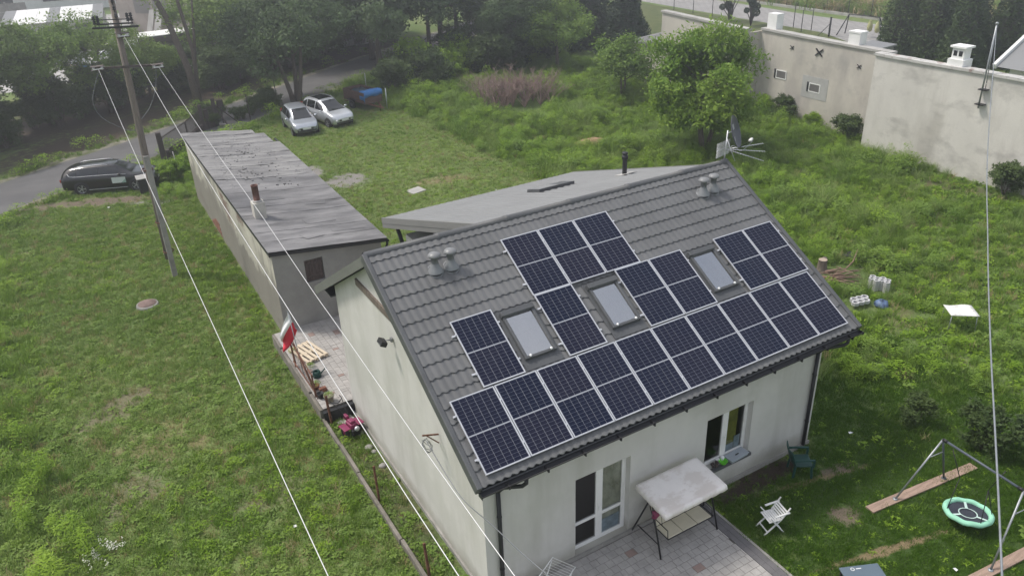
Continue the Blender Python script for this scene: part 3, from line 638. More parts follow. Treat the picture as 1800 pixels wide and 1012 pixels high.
# magenta tiller
t = thing('garden_tiller', 'magenta two-wheel garden tiller parked below the step', 'tiller', (-.42, 7.45, 0), R_(12)); t.scale = (.85, .85, .85)
MT['magenta'] = M('magenta_paint', (.22, .028, .085), .4, .12, 4, coat=.3)
m = MB(); m.box((-.13, -.2, .28), (.13, .18, .5)); m.box((-.1, -.14, .5), (.1, .1, .6)); bevel(m.build('engine_cover', MT['magenta'], t), .03)
for s in (-1, 1):
    m = MB(); m.box((-.12+s*.27, -.22, .38), (.12+s*.27, .2, .41)); m.box((-.12+s*.27, .2, .3), (.12+s*.27, .23, .41)); bevel(m.build('fender', MT['magenta'], t), .02)
    m = MB(); m.lathe([(.1, -.06), (.19, -.06), (.21, -.03), (.21, .03), (.19, .06), (.1, .06)], (s*.27, 0, .2), 18, axis=(1, 0, 0)); wh = m.build('wheel', MT['black_rubber'], t)
    m = MB(); m.lathe([(0, -.05), (.1, -.05), (.1, .05), (0, .05)], (s*.27, 0, .2), 14, axis=(1, 0, 0)); m.build('rim', MT['magenta'], wh)
    m = MB(); m.tube([(s*.06, .2, .5), (s*.1, .5, .78), (s*.2, .8, .98), (s*.22, .98, 1.0)], .016, 8); m.build('handlebar', MT['black'], t)
m = MB(); m.tube([(-.2, .8, .98), (0, .72, .9), (.2, .8, .98)], .014, 8); m.build('crossbar', MT['black'], t)
m = MB(); m.box((-.06, .2, .45), (.06, .42, .62)); bevel(m.build('gear_console', MT['magenta'], t), .02)
m = MB(); m.lathe([(0, -.07), (.08, -.06), (.09, 0), (.06, .05), (0, .06)], (0, -.34, .4), 14, axis=(0, 1, 0)); m.build('headlamp', MT['alu'], t)
m = MB(); m.box((-.16, -.34, .12), (.16, -.2, .34)); m.tube([(-.18, -.3, .2), (.18, -.3, .2)], .03, 8); bevel(m.build('engine_block', MT['black'], t), .02)
m = MB(); m.box((-.62, 7.85, .0), (-.12, 8.25, .05), rot=.25); tag(m.build('paving_slab', MT['conc_l']), 'pale paving slab lying behind the tiller', 'slab')
for i, (x, y, s) in enumerate(((-.05, 7.95, .13), (-.12, 7.3, .1), (-.15, 6.55, .11), (-.1, 6.3, .08), (-.12, 5.6, .1))):
    m = MB(); rr = random.Random(i); m.lathe([(0, 0), (s, .0), (s*1.05, s*.4), (s*.7, s*.75), (0, s*.85)], (0, 0, 0), 8)
    m.v = [(a*rr.uniform(.75, 1.2), b*rr.uniform(.75, 1.2), c) for a, b, c in m.v]; o = m.build('stone', MT['concrete']); o.location = (x-.12, y, 0)
    tag(o, 'grey field stone lying at the foot of the gable wall', 'stone', 'stones along the gable foot')

# ---------------------------------------------------------------- long outbuilding with felt roof
MT['old_plaster'] = streaks(streaks(M('old_plaster', (.50, .48, .41), .95, .12, .8, .3, 60, world=True, fine=.08), (.20, .19, .17), .85, (.8, .8, .5), .47, .62), (.16, .09, .07), .8, (.5, .35, .9), .60, .66)
peel(MT['old_plaster'], (.22, .205, .18), .15, .42, .9)
MT['grey_render'] = streaks(M('grey_render', (.30, .293, .28), .95, .12, 1.2, .3, 90, world=True, fine=.08), (.2, .195, .185), .5, (1, 1, .3))
MT['felt'] = streaks(M('roofing_felt', (.135, .134, .138), .95, .22, .9, .35, 80, stretch=(.5, 2.2, 1), world=True, fine=.16), (.27, .265, .268), .85, (.3, 1.1, 1), .44, .62)
MT['felt_old'] = streaks(M('roofing_felt_old', (.185, .182, .184), .95, .25, 1.2, .7, 30, stretch=(.4, 3, 1), world=True, fine=.25), (.30, .295, .29), .85, (.5, 2.6, 1), .45, .6)
SX0, SX1, SY0, SY1 = -.52, 3.35, 13.7, 30.6
shed = thing('outbuilding', 'long low outbuilding with patched grey felt roof and peeling walls', 'outbuilding', (0, 0, 0))
def sx(y): return (y-SY0)*.0155           # the building stands slightly askew
def sroof(x, y): return 3.50-(x-(-.5))*.125-(y-SY0)*.004
m = MB(); m.prism([(SX0, SY0, -.1), (SX0+sx(SY1), SY1, -.1), (SX0+sx(SY1), SY1, 3.32), (SX0, SY0, 3.40)], (.25, 0, 0)); m.build('side_wall', MT['old_plaster'], shed)
m = MB(); m.prism([(SX1-.25, SY0, -.1), (SX1+sx(SY1)-.25, SY1-1.6, -.1), (SX1+sx(SY1)-.25, SY1-1.6, 2.85), (SX1-.25, SY0, 2.92)], (.25, 0, 0)); m.build('side_wall', MT['old_plaster'], shed)
m = MB(); hx0, hx1, hz0, hz1 = .55, 1.18, 2.0, 2.85
wm = MB(); wall_open(wm, SX0+.255, SX1-.255, -.1, 2.90, ((hx0-.02, hx1, hz0, hz1),), SY0+.005, .2); wm.face([(SX0+.255, SY0+.005, 2.90), (SX1-.255, SY0+.005, 2.90), (SX1-.255, SY0+.005, 2.93), (SX0+.255, SY0+.005, 3.38)]); wm.build('end_wall', MT['grey_render'], shed)
m = MB(); m.face([(SX0+.003, SY0-.002, -.1), (SX0+.255, SY0-.002, -.1), (SX0+.255, SY0-.002, 3.37), (SX0+.003, SY0-.002, 3.39)]); m.face([(SX1-.255, SY0-.002, -.1), (SX1-.003, SY0-.002, -.1), (SX1-.003, SY0-.002, 2.9), (SX1-.255, SY0-.002, 2.93)]); m.build('corner_render', MT['grey_render'], shed)
MT['grey_wood'] = M('dark_weathered_wood', (.085, .065, .06), .9, .4, 3, .4, 40, stretch=(10, 10, 1))
hb = bpy.data.objects.new('hatch', None); link(hb, shed)
for i in range(5):
    m = MB(); x = hx0+i*.122; m.box((x, SY0+.07, hz0+.01), (x+.117, SY0+.1, hz1-.01)); m.build('board', MT['grey_wood'], hb)
m = MB(); m.box((hx0, SY0+.05, hz0+.15), (hx1-.02, SY0+.069, hz0+.22)); m.box((hx0, SY0+.05, hz1-.22), (hx1-.02, SY0+.069, hz1-.15)); m.build('ledge', MT['grey_wood'], hb)
# roof: felt sheets laid across, each overlapping the next
y = SY0-.14; k = 0; rng = random.Random(8)
while y < SY1:
    y1 = min(y+rng.choice((.95, 1.0, 1.9, 1.95)), SY1+.1); old = y > 20.4
    m = MB(); cols = 14; P = []; Q = []
    xe = SX1+.22 if y1 < SY1-1.2 else SX1+.22-(y1-(SY1-1.2))*.55
    for yy, lift in ((y, .004), (y, .012), (y+.1, .011), ((y+y1)/2, .008), (y1+.06, .0)):
        row = []
        for i in range(cols+1):
            x = SX0-.10+(xe-SX0+.10)*i/cols; jit = rng.uniform(-.03, .03) if lift == .012 else 0
            z = sroof(x, yy)+lift+rng.uniform(-.004, .008)+(.03*rng.random()**3 if old else 0)-.05*math.sin((yy-SY0)/17*math.pi)*math.sin((x-SX0)/3.9*math.pi)
            row.append((x+sx(yy), yy+jit*.25, z))
        P.append(row)
    m.grid(P, sm=False); m.build('felt_sheet', MT['felt_old'] if old else MT['felt'], shed); y = y1; k += 1
m = MB(); m.prism([(SX0-.08, SY0-.12, 3.33), (SX0-.08+sx(SY1), SY1+.05, 3.26), (SX0-.08+sx(SY1), SY1+.05, 3.40), (SX0-.08, SY0-.12, 3.47)], (.03, 0, 0))
m.prism([(SX0-.05, SY0-.12, sroof(SX0, SY0)-.15), (SX1+.2, SY0-.12, sroof(SX1+.2, SY0)-.15), (SX1+.2, SY0-.12, sroof(SX1+.2, SY0)-.035), (SX0-.05, SY0-.12, sroof(SX0, SY0)-.035)], (0, .1, 0)); m.build('roof_edge', MT['gutter'], shed)
m = MB(); m.prism([(SX0+.05, SY0, sroof(SX0, SY0)-.16), (SX1, SY0, sroof(SX1, SY0)-.16), (SX1, SY0, sroof(SX1, SY0)-.1), (SX0+.05, SY0, sroof(SX0, SY0)-.1)], (.2, SY1-SY0-1.3, -.06)); m.build('roof_boards', MT['grey_wood'], shed)
m = MB(); a = (SX1+.24, SY0-.1, 2.86); m.tube([a, (SX1+.24+sx(SY1), SY1-1.5, 2.80)], .055, 8); m.tube([(SX1+.24, SY0, 2.86), (SX1+.24, SY0, 2.7), (SX1+.12, SY0, 2.5), (SX1+.1, SY0-.05, .5)], .045, 8); m.build('gutter', MT['gutter'], shed)
for (px, py, pw, ph, pr) in ((1.9, 16.2, .55, .3, .1), (2.4, 18.3, .4, .28, -.2), (.9, 19.3, .5, .22, .05), (2.6, 15.0, .6, .2, .0), (1.2, 14.7, .35, .25, .3)):
    m = MB(); P = []
    for i in range(5):
        row = []
        for j in range(5):
            u_, v_ = -pw+2*pw*i/4, -ph+2*ph*j/4; x = px+u_*math.cos(pr)-v_*math.sin(pr); y = py+u_*math.sin(pr)+v_*math.cos(pr); row.append((x+sx(y), y, sroof(x, y)+.019-.05*math.sin((y-SY0)/17*math.pi)*math.sin((x-SX0)/3.9*math.pi)))
        P.append(row)
    m.grid(P, sm=False); o = m.build('felt_patch', MT['felt'], shed); o.modifiers.new('t', 'SOLIDIFY').thickness = .006
MT['moss'] = M('moss', (.12, .118, .105), .95, .3, 8)
dbr = MB(); rng = random.Random(44)
for k in range(450):      # moss and broken felt lying on the old half of the roof
    x, y = rng.uniform(SX0+.3, SX1), rng.uniform(20.6, SY1-.6); x += sx(y)
    if mnz((x*.9, y*.5, 0)) < .02 and rng.random() < .75: continue
    q = rng.uniform(.01, .04); z = sroof(x-sx(y), y)+.0; dbr.box((x-q, y-q*rng.uniform(.5, 1.6), z-.06), (x+q, y+q, z+rng.uniform(.004, .014)), 0 if rng.random() < .9 else 1, rot=rng.uniform(0, 3))
tag(dbr.build('debris', (MT['felt_old'], MT['moss']), shed), kind='stuff')
ch = MB(); ch.box((-.14, 17.0, 3.2), (.28, 17.42, 4.02)); ch = ch.build('chimney', streaks(M('chimney_render', (.52, .50, .45), .95, .12, 3, .2, 60), (.2, .19, .17), .7, (3, 3, 1)), shed)
m = MB(); m.lathe([(.15, 4.02), (.15, 4.07), (.12, 4.08), (.12, 4.62), (.13, 4.62), (.13, 4.66), (.1, 4.66), (.1, 4.1)], (.07, 17.21, 0), 16); m.build('chimney_pot', M('brown_clay', (.12, .055, .042), .7, .25, 5), ch)
m = MB(); m.lathe([(.13, 4.015), (.17, 4.03), (.17, 4.075), (.13, 4.09)], (.07, 17.21, 0), 16); m.build('collar', MT['conc_l'], ch)
bpatch = random.Random(3)
m = MB()
for i in range(7):
    for j in range(9-i):
        y = 24.3+i*.05+j*.26+(.13 if i % 2 else 0); z = .1+i*.085; xx = SX0+sx(y)-.014
        m.box((xx, y, z), (xx+.02, y+.25, z+.073))
m.build('bare_brickwork', M('old_brick', (.22, .105, .075), .95, .3, 5, world=True), shed)
m = MB(); m.box((3.7, 29.2, 0), (4.9, 31.6, .07), rot=-.15); tag(m.build('concrete_slab', MT['conc_l']), 'pale concrete slab on the grass behind the outbuilding roof', 'slab')
m = MB(); m.box((9.1, 24.5, 0), (9.95, 25.2, .05), rot=.25); tag(m.build('concrete_cover', MT['conc_l']), 'square pale concrete cover lying on the back lawn', 'cover')
m = MB(); m.tube([(9.15, 16.8, 0), (9.15, 16.8, 1.05), (9.12, 16.8, 1.12)], .022, 8); m.tube([(9.0, 17.0, 1.1), (9.15, 16.8, 1.12), (10.2, 15.6, 1.0)], .02, 8); m.tube([(10.2, 15.6, 0), (10.2, 15.6, 1.0)], .022, 8); tag(m.build('handrail', MT['steel']), 'grey steel handrail standing on the lawn behind the extension', 'handrail')
mh = thing('manhole', 'round brown concrete manhole cover set in the weedy left field', 'manhole', (-4.33, 19.48, 0))
m = MB(); m.lathe([(0, .1), (.36, .1), (.4, .09), (.42, .02), (.42, -.05)], n=24); m.build('ring', MT['concrete'], mh)
m = MB(); m.lathe([(0, .125), (.33, .125), (.34, .10)], n=24); m.build('lid', M('manhole_lid', (.19, .135, .12), .9, .2, 6), mh)

# ---------------------------------------------------------------- long wall of the neighbouring building
MT['long_wall'] = streaks(streaks(M('long_wall', (.64, .615, .575), .95, .08, .4, .2, 50, world=True, fine=.06), (.46, .435, .40), .8, (.5, .5, .14), .48, .66), (.35, .335, .315), .75, (.9, .6, 1.1), .52, .72)
MT['long_wall2'] = streaks(streaks(M('long_wall_b', (.55, .515, .46), .95, .08, .4, .2, 50, world=True, fine=.06), (.42, .39, .36), .8, (.6, .5, .2), .46, .62), (.33, .32, .305), .65, (.9, .6, .7), .53, .72)
nb = thing('neighbour_building', 'long blank beige plastered building wall with chimneys and pale coping', 'building', (33, 16, 0))
nb.location = (0, 0, 0)
m = MB(); m.box((32.85, 2, -.1), (33.25, 16.1, 5.12)); m.build('wall', MT['long_wall'], nb)
w2 = MB(); N = 20
w2.face([(34.35, 25.6, -.1), (34.35, 16.103, -.1), (34.35, 16.103, 4.93), (34.35, 25.6, 5.05)]); w2.face([(34.36, 16.1, 5.0), (34.7, 16.1, 4.93), (34.7, 25.6, 5.05), (34.36, 25.6, 5.05)]); w2.build('wall', MT['long_wall2'], nb)
m = MB(); m.prism([(33.0, 25.6, -.1), (33.0, 33.6, -.1), (33.0, 33.6, 5.40), (33.0, 25.6, 5.15)], (.35, 0, 0)); m.box((33.36, 25.6, -.1), (34.7, 25.75, 5.0)); m.build('wall', MT['long_wall2'], nb)
m = MB(); m.prism([(33.05, 33.61, -.1), (33.05, 37.6, -.1), (33.05, 37.6, 2.7), (33.05, 33.61, 3.15)], (3.5, 0, 0)); m.build('annex_wall', MT['long_wall2'], nb)
m = MB(); m.prism([(32.85, 33.62, 3.16), (32.85, 37.8, 2.72), (32.85, 37.8, 2.86), (32.85, 33.62, 3.32)], (3.9, 0, .25)); m.build('annex_roof', MT['felt'], nb)
MT['coping'] = streaks(M('coping', (.52, .51, .49), .9, .12, 1, .2, 40, world=True), (.22, .14, .12), .8, (1.5, 2.5, 1), .56, .62)
rng = random.Random(2)
def coping(x0, x1, y0, y1, z0, z1, step, mt):
    n = max(1, round((y1-y0)/step)); 
    for i in range(n):
        a, b = y0+(y1-y0)*i/n, y0+(y1-y0)*(i+1)/n-.012; za, zb = z0+(z1-z0)*i/n, z0+(z1-z0)*(i+1)/n; dz = rng.uniform(-.012, .012)
        m = MB(); m.prism([(x0, a, za+dz), (x0, b, zb+dz), (x0, b, zb+.13+dz), (x0, a, za+.13+dz)], (x1-x0, 0, 0)); m.build('coping_stone', mt, nb)
coping(32.75, 33.3, 2, 16.15, 5.123, 5.123, .55, MT['coping']); coping(34.25, 34.8, 16.2, 25.58, 4.94, 5.06, 1.2, MT['conc_l']); coping(32.9, 33.4, 25.55, 33.65, 5.16, 5.41, 1.3, MT['conc_l'])
MT['limewash'] = M('limewash', (.80, .80, .79), .9, .05, 2, world=True)
def chimney(x, y, z0, z1, w, d, cap, holes):
    m = MB(); m.box((x, y-w/2, z0), (x+d, y+w/2, z1)); c = m.build('chimney', MT['limewash'], nb)
    m = MB(); m.box((x-cap, y-w/2-cap, z1), (x+d+cap, y+w/2+cap, z1+.09)); m.build('cap', MT['limewash'], c)
    if holes:
        for s in (-.22, .22):
            m = MB(); m.box((x-.012, y+s*w-.09, z1-.38), (x+.02, y+s*w+.09, z1-.14)); m.build('flue_hole', MT['gutter'], c)
        m = MB(); m.box((x-.1, y-w/2-.1, z0), (x+d+.1, y+w/2+.1, z0+.45)); m.build('shoulder', MT['limewash'], c)
chimney(34.5, 24.95, 5.0, 6.0, .72, .6, .0, False); chimney(34.45, 18.8, 4.85, 5.72, .75, .6, .03, False); chimney(33.0, 11.75, 5.12, 6.1, .62, .55, .1, True)
for y, z, pt in ((23.6, 2.6, 0), (20.95, 2.25, 1)):   # two small windows, one in a re-plastered patch
    x = 34.35
    if pt: m = MB(); m.box((x-.015, y-.95, z-.65), (x-.002, y+.95, z+.65)); m.build('plaster_patch', M('new_render', (.43, .43, .42), .95, .1, 2), nb)
    e = bpy.data.objects.new('window', None); link(e, nb); e.location = (x-.03, y, z)
    m = MB()
    for q in (((0, -.42, -.27), (.05, -.36, .27)), ((0, .36, -.27), (.05, .42, .27)), ((0, -.36, -.27), (.05, .36, -.21)), ((0, -.36, .21), (.05, .36, .27))): m.box(*q)
    m.build('frame', MT['white'], e); m = MB(); m.box((.012, -.36, -.21), (.02, .36, .21)); m.build('pane', MT['dark_in'], e)
    m = MB(); m.box((-.005, .42, -.27), (.06, .56, .3)); m.build('reveal', MT['gutter'], e)
m = MB(); m.box((34.32, 18.55, .85), (34.36, 18.8, 1.05)); m.build('air_brick', MT['gutter'], nb)
for y, z, s in ((23.0, 4.35, .13), (20.95, 4.35, .25), (18.1, 4.0, .13)):
    m = MB(); m.bar((34.32, y-s, z-s*.8), (34.32, y+s, z+s*.8), .06, .09*(s/.3)**2); m.bar((34.315, y-s, z+s*.8), (34.315, y+s, z-s*.8), .06, .09*(s/.3)**2); m.build('wall_anchor', MT['black'], nb)
ms = thing('mast', 'steel service mast with stay bracketed to the beige wall', 'mast', (32.6, 9.95, 3.6))
m = MB(); m.tube([(0, 0, 0), (0, .05, 3.85)], .04, 8); m.tube([(.02, -.12, .9), (0, .04, 3.6)], .02, 6); m.build('pole', MT['steel'], ms)
for z in (.15, .85):
    m = MB(); m.box((-.05, -.2, z), (.24, .2, z+.05)); m.build('bracket', MT['black'], ms)
m = MB(); m.lathe([(.03, 0), (.07, .03), (.07, .1), (.03, .13)], (0, .05, 3.83), 10); m.build('insulator', MT['steel'], ms)
m = MB(); m.box((33.4, 16.14, 2.6), (35.9, 27.0, 2.9)) if False else None
# low roofs behind the wall: small grey metal roof and a white gabled neighbour
s = thing('garden_shed', 'small grey sheet-roofed shed showing just over the coping', 'shed', (45, 25, 0))
m = MB(); m.box((-.6, -.9, 0), (.9, .8, 2.75)); m.build('wall', MT['fascia'], s); m = MB(); m.prism([(-.8, -1.0, 2.76), (1.1, -1.0, 2.84), (1.1, -1.0, 2.94), (-.8, -1.0, 2.86)], (0, 2.0, 0)); m.build('roof', MT['sheet'], s)
hse = thing('white_house', 'white gabled house with light sheet roof behind the long wall', 'house', (40.5, 11.2, 0))
m = MB(); m.box((.6, -8, 0), (9, 2.2, 4.0)); m.build('wall', MT['limewash'], hse)
m = MB(); m.prism([(-.1, 2.6, 3.85), (9.6, 2.6, 3.85), (4.75, 2.6, 6.4)], (0, -11, 0)); m.build('roof', MT['sheet'], hse)
m = MB(); m.bar((-.16, 2.7, 3.86), (4.75, 2.7, 6.45), .18, .28); m.bar((4.75, 2.7, 6.45), (9.7, 2.7, 3.86), .18, .28); m.build('barge_board', MT['white'], hse)
# ---------------------------------------------------------------- power pole and lines
pl = thing('utility_pole', 'old wooden power pole strapped to a concrete stub with insulator crossarms', 'utility pole', (-2.92, 21.61, 0))
m = MB(); m.bar((-.02, -.02, -.1), (.03, -.05, 5.2), .2, .2, up=(0, 1, 0)); m.build('concrete_stub', MT['concrete'], pl)
MT['pole_wood'] = M('pole_wood', (.185, .155, .135), .9, .3, 2.5, .35, 40, stretch=(9, 9, .7), fine=.15)
m = MB(); m.tube([(-.06, .22, .75), (.0, .13, 4), (.12, .05, 7.5), (.24, 0, 10.95)], [.15, .14, .12, .1], 12); m.build('pole', MT['pole_wood'], pl)
for z in (1.1, 2.4, 4.6):
    m = MB(); m.lathe([(.2, 0), (.215, 0), (.215, .06), (.2, .06)], (-.02, .09, z), 14); m.build('strap', MT['rust'], pl)
def insulator(x, y, z, s=1, par=pl, mt='lead'):
    m = MB(); m.lathe([(.012, -.1), (.012, 0), (.05*s, .01), (.055*s, .05), (.03*s, .06), (.045*s, .08), (.045*s, .12), (.02*s, .15), (0, .15)], (x, y, z), 10); m.build('insulator', MT[mt], par)
MT['arm_steel'] = M('arm_steel', (.085, .07, .062), .8, .3, 5)
# lower arm, with shackle plates at both ends
m = MB(); m.bar((-.95, -.1, 8.66), (1.28, -.1, 8.5), .07, .08); m.build('crossarm', MT['arm_steel'], pl)
m = MB(); m.bar((-.62, -.12, 10.02), (.9, -.12, 9.93), .06, .07); m.bar((-.45, -.12, 10.13), (.75, -.12, 10.06), .05, .05); m.bar((-.42, -.12, 10.28), (.7, -.12, 10.2), .03, .03); m.build('crossarm', MT['black'], pl)
for x in (-.5, -.38, .6, .72): insulator(x, -.12, 10.13, 1.15, mt='gutter'); insulator(x, -.12, 10.28, 1.15, mt='gutter')
for z in (10.3, 10.55, 10.8): insulator(.24, -.14, z, 1.1, mt='gutter')
MT['porcelain'] = M('porcelain', (.42, .41, .4), .3, .08, 6)
ends = []
for x, z in ((-.80, 8.64), (1.2, 8.44), (.3, 9.66)):
    m = MB(); m.box((x-.22, -.38, z-.03), (x+.22, -.1, z-.01)); m.box((x-.22, -.38, z+.1), (x+.22, -.1, z+.12)); m.build('shackle_plate', MT['arm_steel'], pl)
    for s in (-.14, .14):
        m = MB(); m.lathe([(.03, -.01), (.06, .0), (.045, .05), (.06, .1), (.03, .1)], (x+s, -.34, z), 12); m.build('shackle', MT['porcelain'], pl)
    m = MB(); m.bar((x-.16, -.45, z+.04), (x+.16, -.45, z+.04), .04, .03); m.build('yoke', MT['alu'], pl)
MT['wire'] = M('aluminium_wire', (.66, .66, .66), .4, .05, 3, metal=.2)
def wire(label, pts, r, mt='wire', name='power_line', n=40):
    P = [Vector(p) for p in pts]; out = []
    for i in range(len(P)-1):
        p0, p1, p2, p3 = (P[max(0, min(len(P)-1, i+k))] for k in (-1, 0, 1, 2))
        for j in range(n//4):
            t = j/(n//4); out.append(.5*((2*p1)+(p2-p0)*t+(2*p0-5*p1+4*p2-p3)*t*t+(3*p1-p0-3*p2+p3)*t**3))
    out.append(P[-1]); m = MB(); m.tube(out, r, 6); return tag(m.build(name, MT[mt]), label, 'cable')
def wl(X0, m_, yz): return [(X0+m_*(y-21.6), y, z) for y, z in yz]
wire('pale overhead wire from the left end of the lower crossarm, over the field', wl(-3.70, .02, ((21.15, 8.67), (12.5, 8.11), (2.7, 7.92), (-4.85, 7.81), (-14, 7.95), (-30, 8.6))), .0062)
wire('pale overhead wire from the middle of the pole top, passing over the tiller', wl(-2.60, .02, ((21.15, 9.69), (9.5, 8.66), (2.5, 8.29), (-3.15, 8.09), (-5.7, 8.04), (-14, 8.1), (-30, 9))), .0062)
wire('pale overhead wire from the right end of the lower crossarm, crossing the felt roof', wl(-1.70, .02, ((21.15, 8.47), (12.0, 7.86), (6.8, 7.65), (2.6, 7.37), (.9, 7.30), (-5.3, 7.05), (-14, 7.1), (-30, 8))), .0062)
for x, y0 in ((-.8, 8.6), (.15, 9.2), (1.2, 8.5)):     # droppers looping at the pole
    pass
wire('thin loop of slack cable hanging beside the pole from the lower arm', [(-3.7, 21.3, 8.6), (-4.15, 21.4, 7.6), (-4.0, 21.5, 6.9), (-3.3, 21.6, 6.3), (-2.95, 21.7, 6.2)], .01, 'lead', 'cable_loop')
wire('thin slack cable loop on the road side of the pole', [(-1.75, 21.5, 8.5), (-1.95, 21.5, 7.7), (-2.3, 21.6, 7.0), (-2.7, 21.6, 6.6)], .01, 'lead', 'cable_loop')
wire('grey service cable spanning from the wall mast across the lawn swing', [(32.6, 10.0, 7.42), (17.37, 1.0, 7.0), (11.06, -2.85, 6.98), (7.16, -5.28, 6.98), (2.4, -8.3, 7.02), (-10, -16, 7.4)], .014, 'steel')
wire('dark cable from the gable bracket past the front corner', [(-.32, 1.95, 3.35), (-.3, .9, 3.0), (-.28, .25, 2.9), (-.05, -.5, 2.72), (.35, -1.75, 2.35), (1.2, -4.5, 2.0), (2.5, -9, 2.2)], .012, 'lead')
br = thing('cable_bracket', 'rusty cable bracket with a coil of wire on the gable wall', 'bracket', (-.02, 1.95, 3.3))
m = MB(); m.bar((0, 0, .1), (-.42, -.12, .32), .03, .03); m.bar((0, .02, -.15), (-.3, -.05, .22), .025, .025); m.build('arm', MT['rust'], br)
m = MB(); rng = random.Random(4)
for k in range(4): m.tube([(-.3+rng.uniform(-.03, .03)+.1*math.cos(a+k), -.02+rng.uniform(-.02, .02)+.07*math.sin(a*1.0+k), -.08+.15*math.sin(a+k*.6)) for a in [2*math.pi*i/14 for i in range(15)]], .007, 5)
m.build('wire_coil', MT['lead'], br)
fl = thing('floodlight', 'small black floodlight mounted on the gable wall under the verge', 'floodlight', (-.02, 4.18, 4.72))
m = MB(); m.box((-.05, -.04, -.05), (0, .04, .05)); m.tube([(-.04, 0, 0), (-.16, .02, .02)], .014, 6); m.build('arm', MT['lead'], fl)
m = MB(); m.obox((-.24, .04, -.02), (.03, .0, .05), (0, .11, .02), (-.07, 0, .04)); bevel(m.build('lamp_head', MT['black'], fl), .01)
m = MB(); m.obox((-.275, .04, -.045), (.004, .0, .006), (0, .09, .015), (-.055, 0, .032)); m.build('lens', MT['lead'], fl)
# antenna with dish on the ridge end
an = thing('tv_antenna', 'white comb television antenna on a mast at the ridge end', 'antenna', (10.9, 4.85, 6.55))
m = MB(); m.tube([(0, 0, 0), (.05, 0, 1.05)], .022, 8); m.tube([(.02, -.0, .85), (.15, -.28, .2)], .012, 6); m.build('mast', MT['alu'], an)
for s, zz in ((-.16, .42), (.08, .62)):
    m = MB()
    for k in range(8): m.tube([(-.38, -.05, zz+k*.03-.1), (.3, .12, zz+k*.03-.1)], .006, 4) if k % 1 == 0 else None
    m.build('reflector', MT['alu'], an)
for e_ in ((.95, -.62, .42), (.98, -.5, .62), (.8, -.75, .2)):
    m = MB(); a, b = Vector((.05, 0, .5)), Vector(e_); m.tube([a, b], .011, 6); d = (b-a).normalized(); sd2 = d.cross(Vector((0, 0, 1))).normalized()
    for k in range(14):
        p = a.lerp(b, .12+.88*k/13); m.tube([p-sd2*.055, p+sd2*.055], .005, 4)
    m.build('boom', MT['alu'], an)
ds = thing('satellite_dish', 'dark grey satellite dish with printed labels and white receiver heads', 'satellite dish', (11.05, 4.85, 7.42))
m = MB(); ax = Vector((.5, -.8, .3)).normalized(); a_ = ax.orthogonal().normalized()
up = (Vector((0, 0, 1))-ax*ax.z).normalized(); sdv = up.cross(ax)
def dish_pt(r, t, off=0): return Vector((.05, -.05, .12))+(up*math.sin(t)*r*.47+sdv*math.cos(t)*r*.40)+ax*(.10*r*r-off)
MT['dish'] = M('dish_grey', (.075, .08, .095), .5, .1, 4)
m.grid([[dish_pt(i/6, 2*math.pi*j/28) for j in range(29)] for i in range(7)]); m.grid([[dish_pt(i/6, 2*math.pi*j/28, .012) for j in range(29)] for i in range(7)])
m.tube([dish_pt(1, 2*math.pi*j/28, .006) for j in range(29)], .009, 5, caps=False); m.build('reflector', MT['dish'], ds)
for (u0, v0, w_, h_) in ((.02, .14, .16, .075), (-.06, -.19, .07, .06)):
    m = MB(); c = lambda q, s: Vector((.05, -.05, .12))+sdv*q+up*s+ax*.035
    m.face([c(u0-w_/2, v0-h_), c(u0+w_/2, v0-h_), c(u0+w_/2, v0+h_), c(u0-w_/2, v0+h_)]); m.build('label', MT['backsheet'], ds)
m = MB(); m.tube([dish_pt(1, -math.pi/2), Vector((.05, -.05, .12))+ax*.5-up*.35], .012, 6); m.build('arm', MT['gutter'], ds)
for k in (-1, 1):
    m = MB(); m.lathe([(0, 0), (.035, .01), (.04, .05), (.03, .1), (0, .1)], Vector((.05, -.05, .12))+ax*.5-up*.32+sdv*.06*k, 10, axis=-ax); m.build('receiver_head', MT['white'], ds)
m = MB(); m.tube([(-.1, 0, -.35), (-.08, .0, .1), (.03, 0, .12)], .014, 6); m.build('mount', MT['alu'], ds)
wire('thin white antenna lead sagging from the receiver heads to the mast', [Vector((11.05, 4.85, 7.42))+Vector((.05, -.05, .12))+ax*.5-up*.36, (11.3, 4.6, 7.0), (11.1, 4.75, 7.15), (10.95, 4.83, 6.95)], .008, 'alu', 'antenna_lead')

# ---------------------------------------------------------------- road-side gate, fence, cabinet
gp = [(-.65, 38.4), (1.35, 41.4), (2.75, 43.9), (3.75, 44.5)]
MT['gate'] = M('gate_brown', (.055, .042, .04), .7, .2, 3)
ft = thing('front_fence', 'dark steel railing fence with pillars along the road', 'fence', (0, 0, 0))
for i, (x, y) in enumerate(gp):
    m = MB(); h = (1.75, 1.35, 1.7, 1.85)[i]; q = (.14, .04, .1, .11)[i]; m.box((x-q, y-q, 0), (x+q, y+q, h)); bevel(m.build('post', MT['gate'], ft), .01)
for a, b in ((0, 1), (1, 2), (2, 3)):
    p, q = Vector(gp[a]+(0,)), Vector(gp[b]+(0,)); n = int((q-p).length/.11)
    m = MB()
    for z in (.5, 1.35): m.bar(p+Vector((0, 0, z)), q+Vector((0, 0, z)), .03, .04)
    m.build('rail', MT['gate'], ft)
    for k in range(1, n):
        c = p.lerp(q, k/n); m = MB(); m.box((c.x-.011, c.y-.011, .45), (c.x+.011, c.y+.011, 1.42)); m.build('picket', MT['gate'], ft)
    m = MB(); m.bar(p+Vector((0, 0, .22)), q+Vector((0, 0, .22)), .09, .44); m.build('plinth', MT['grey_wood'], ft)
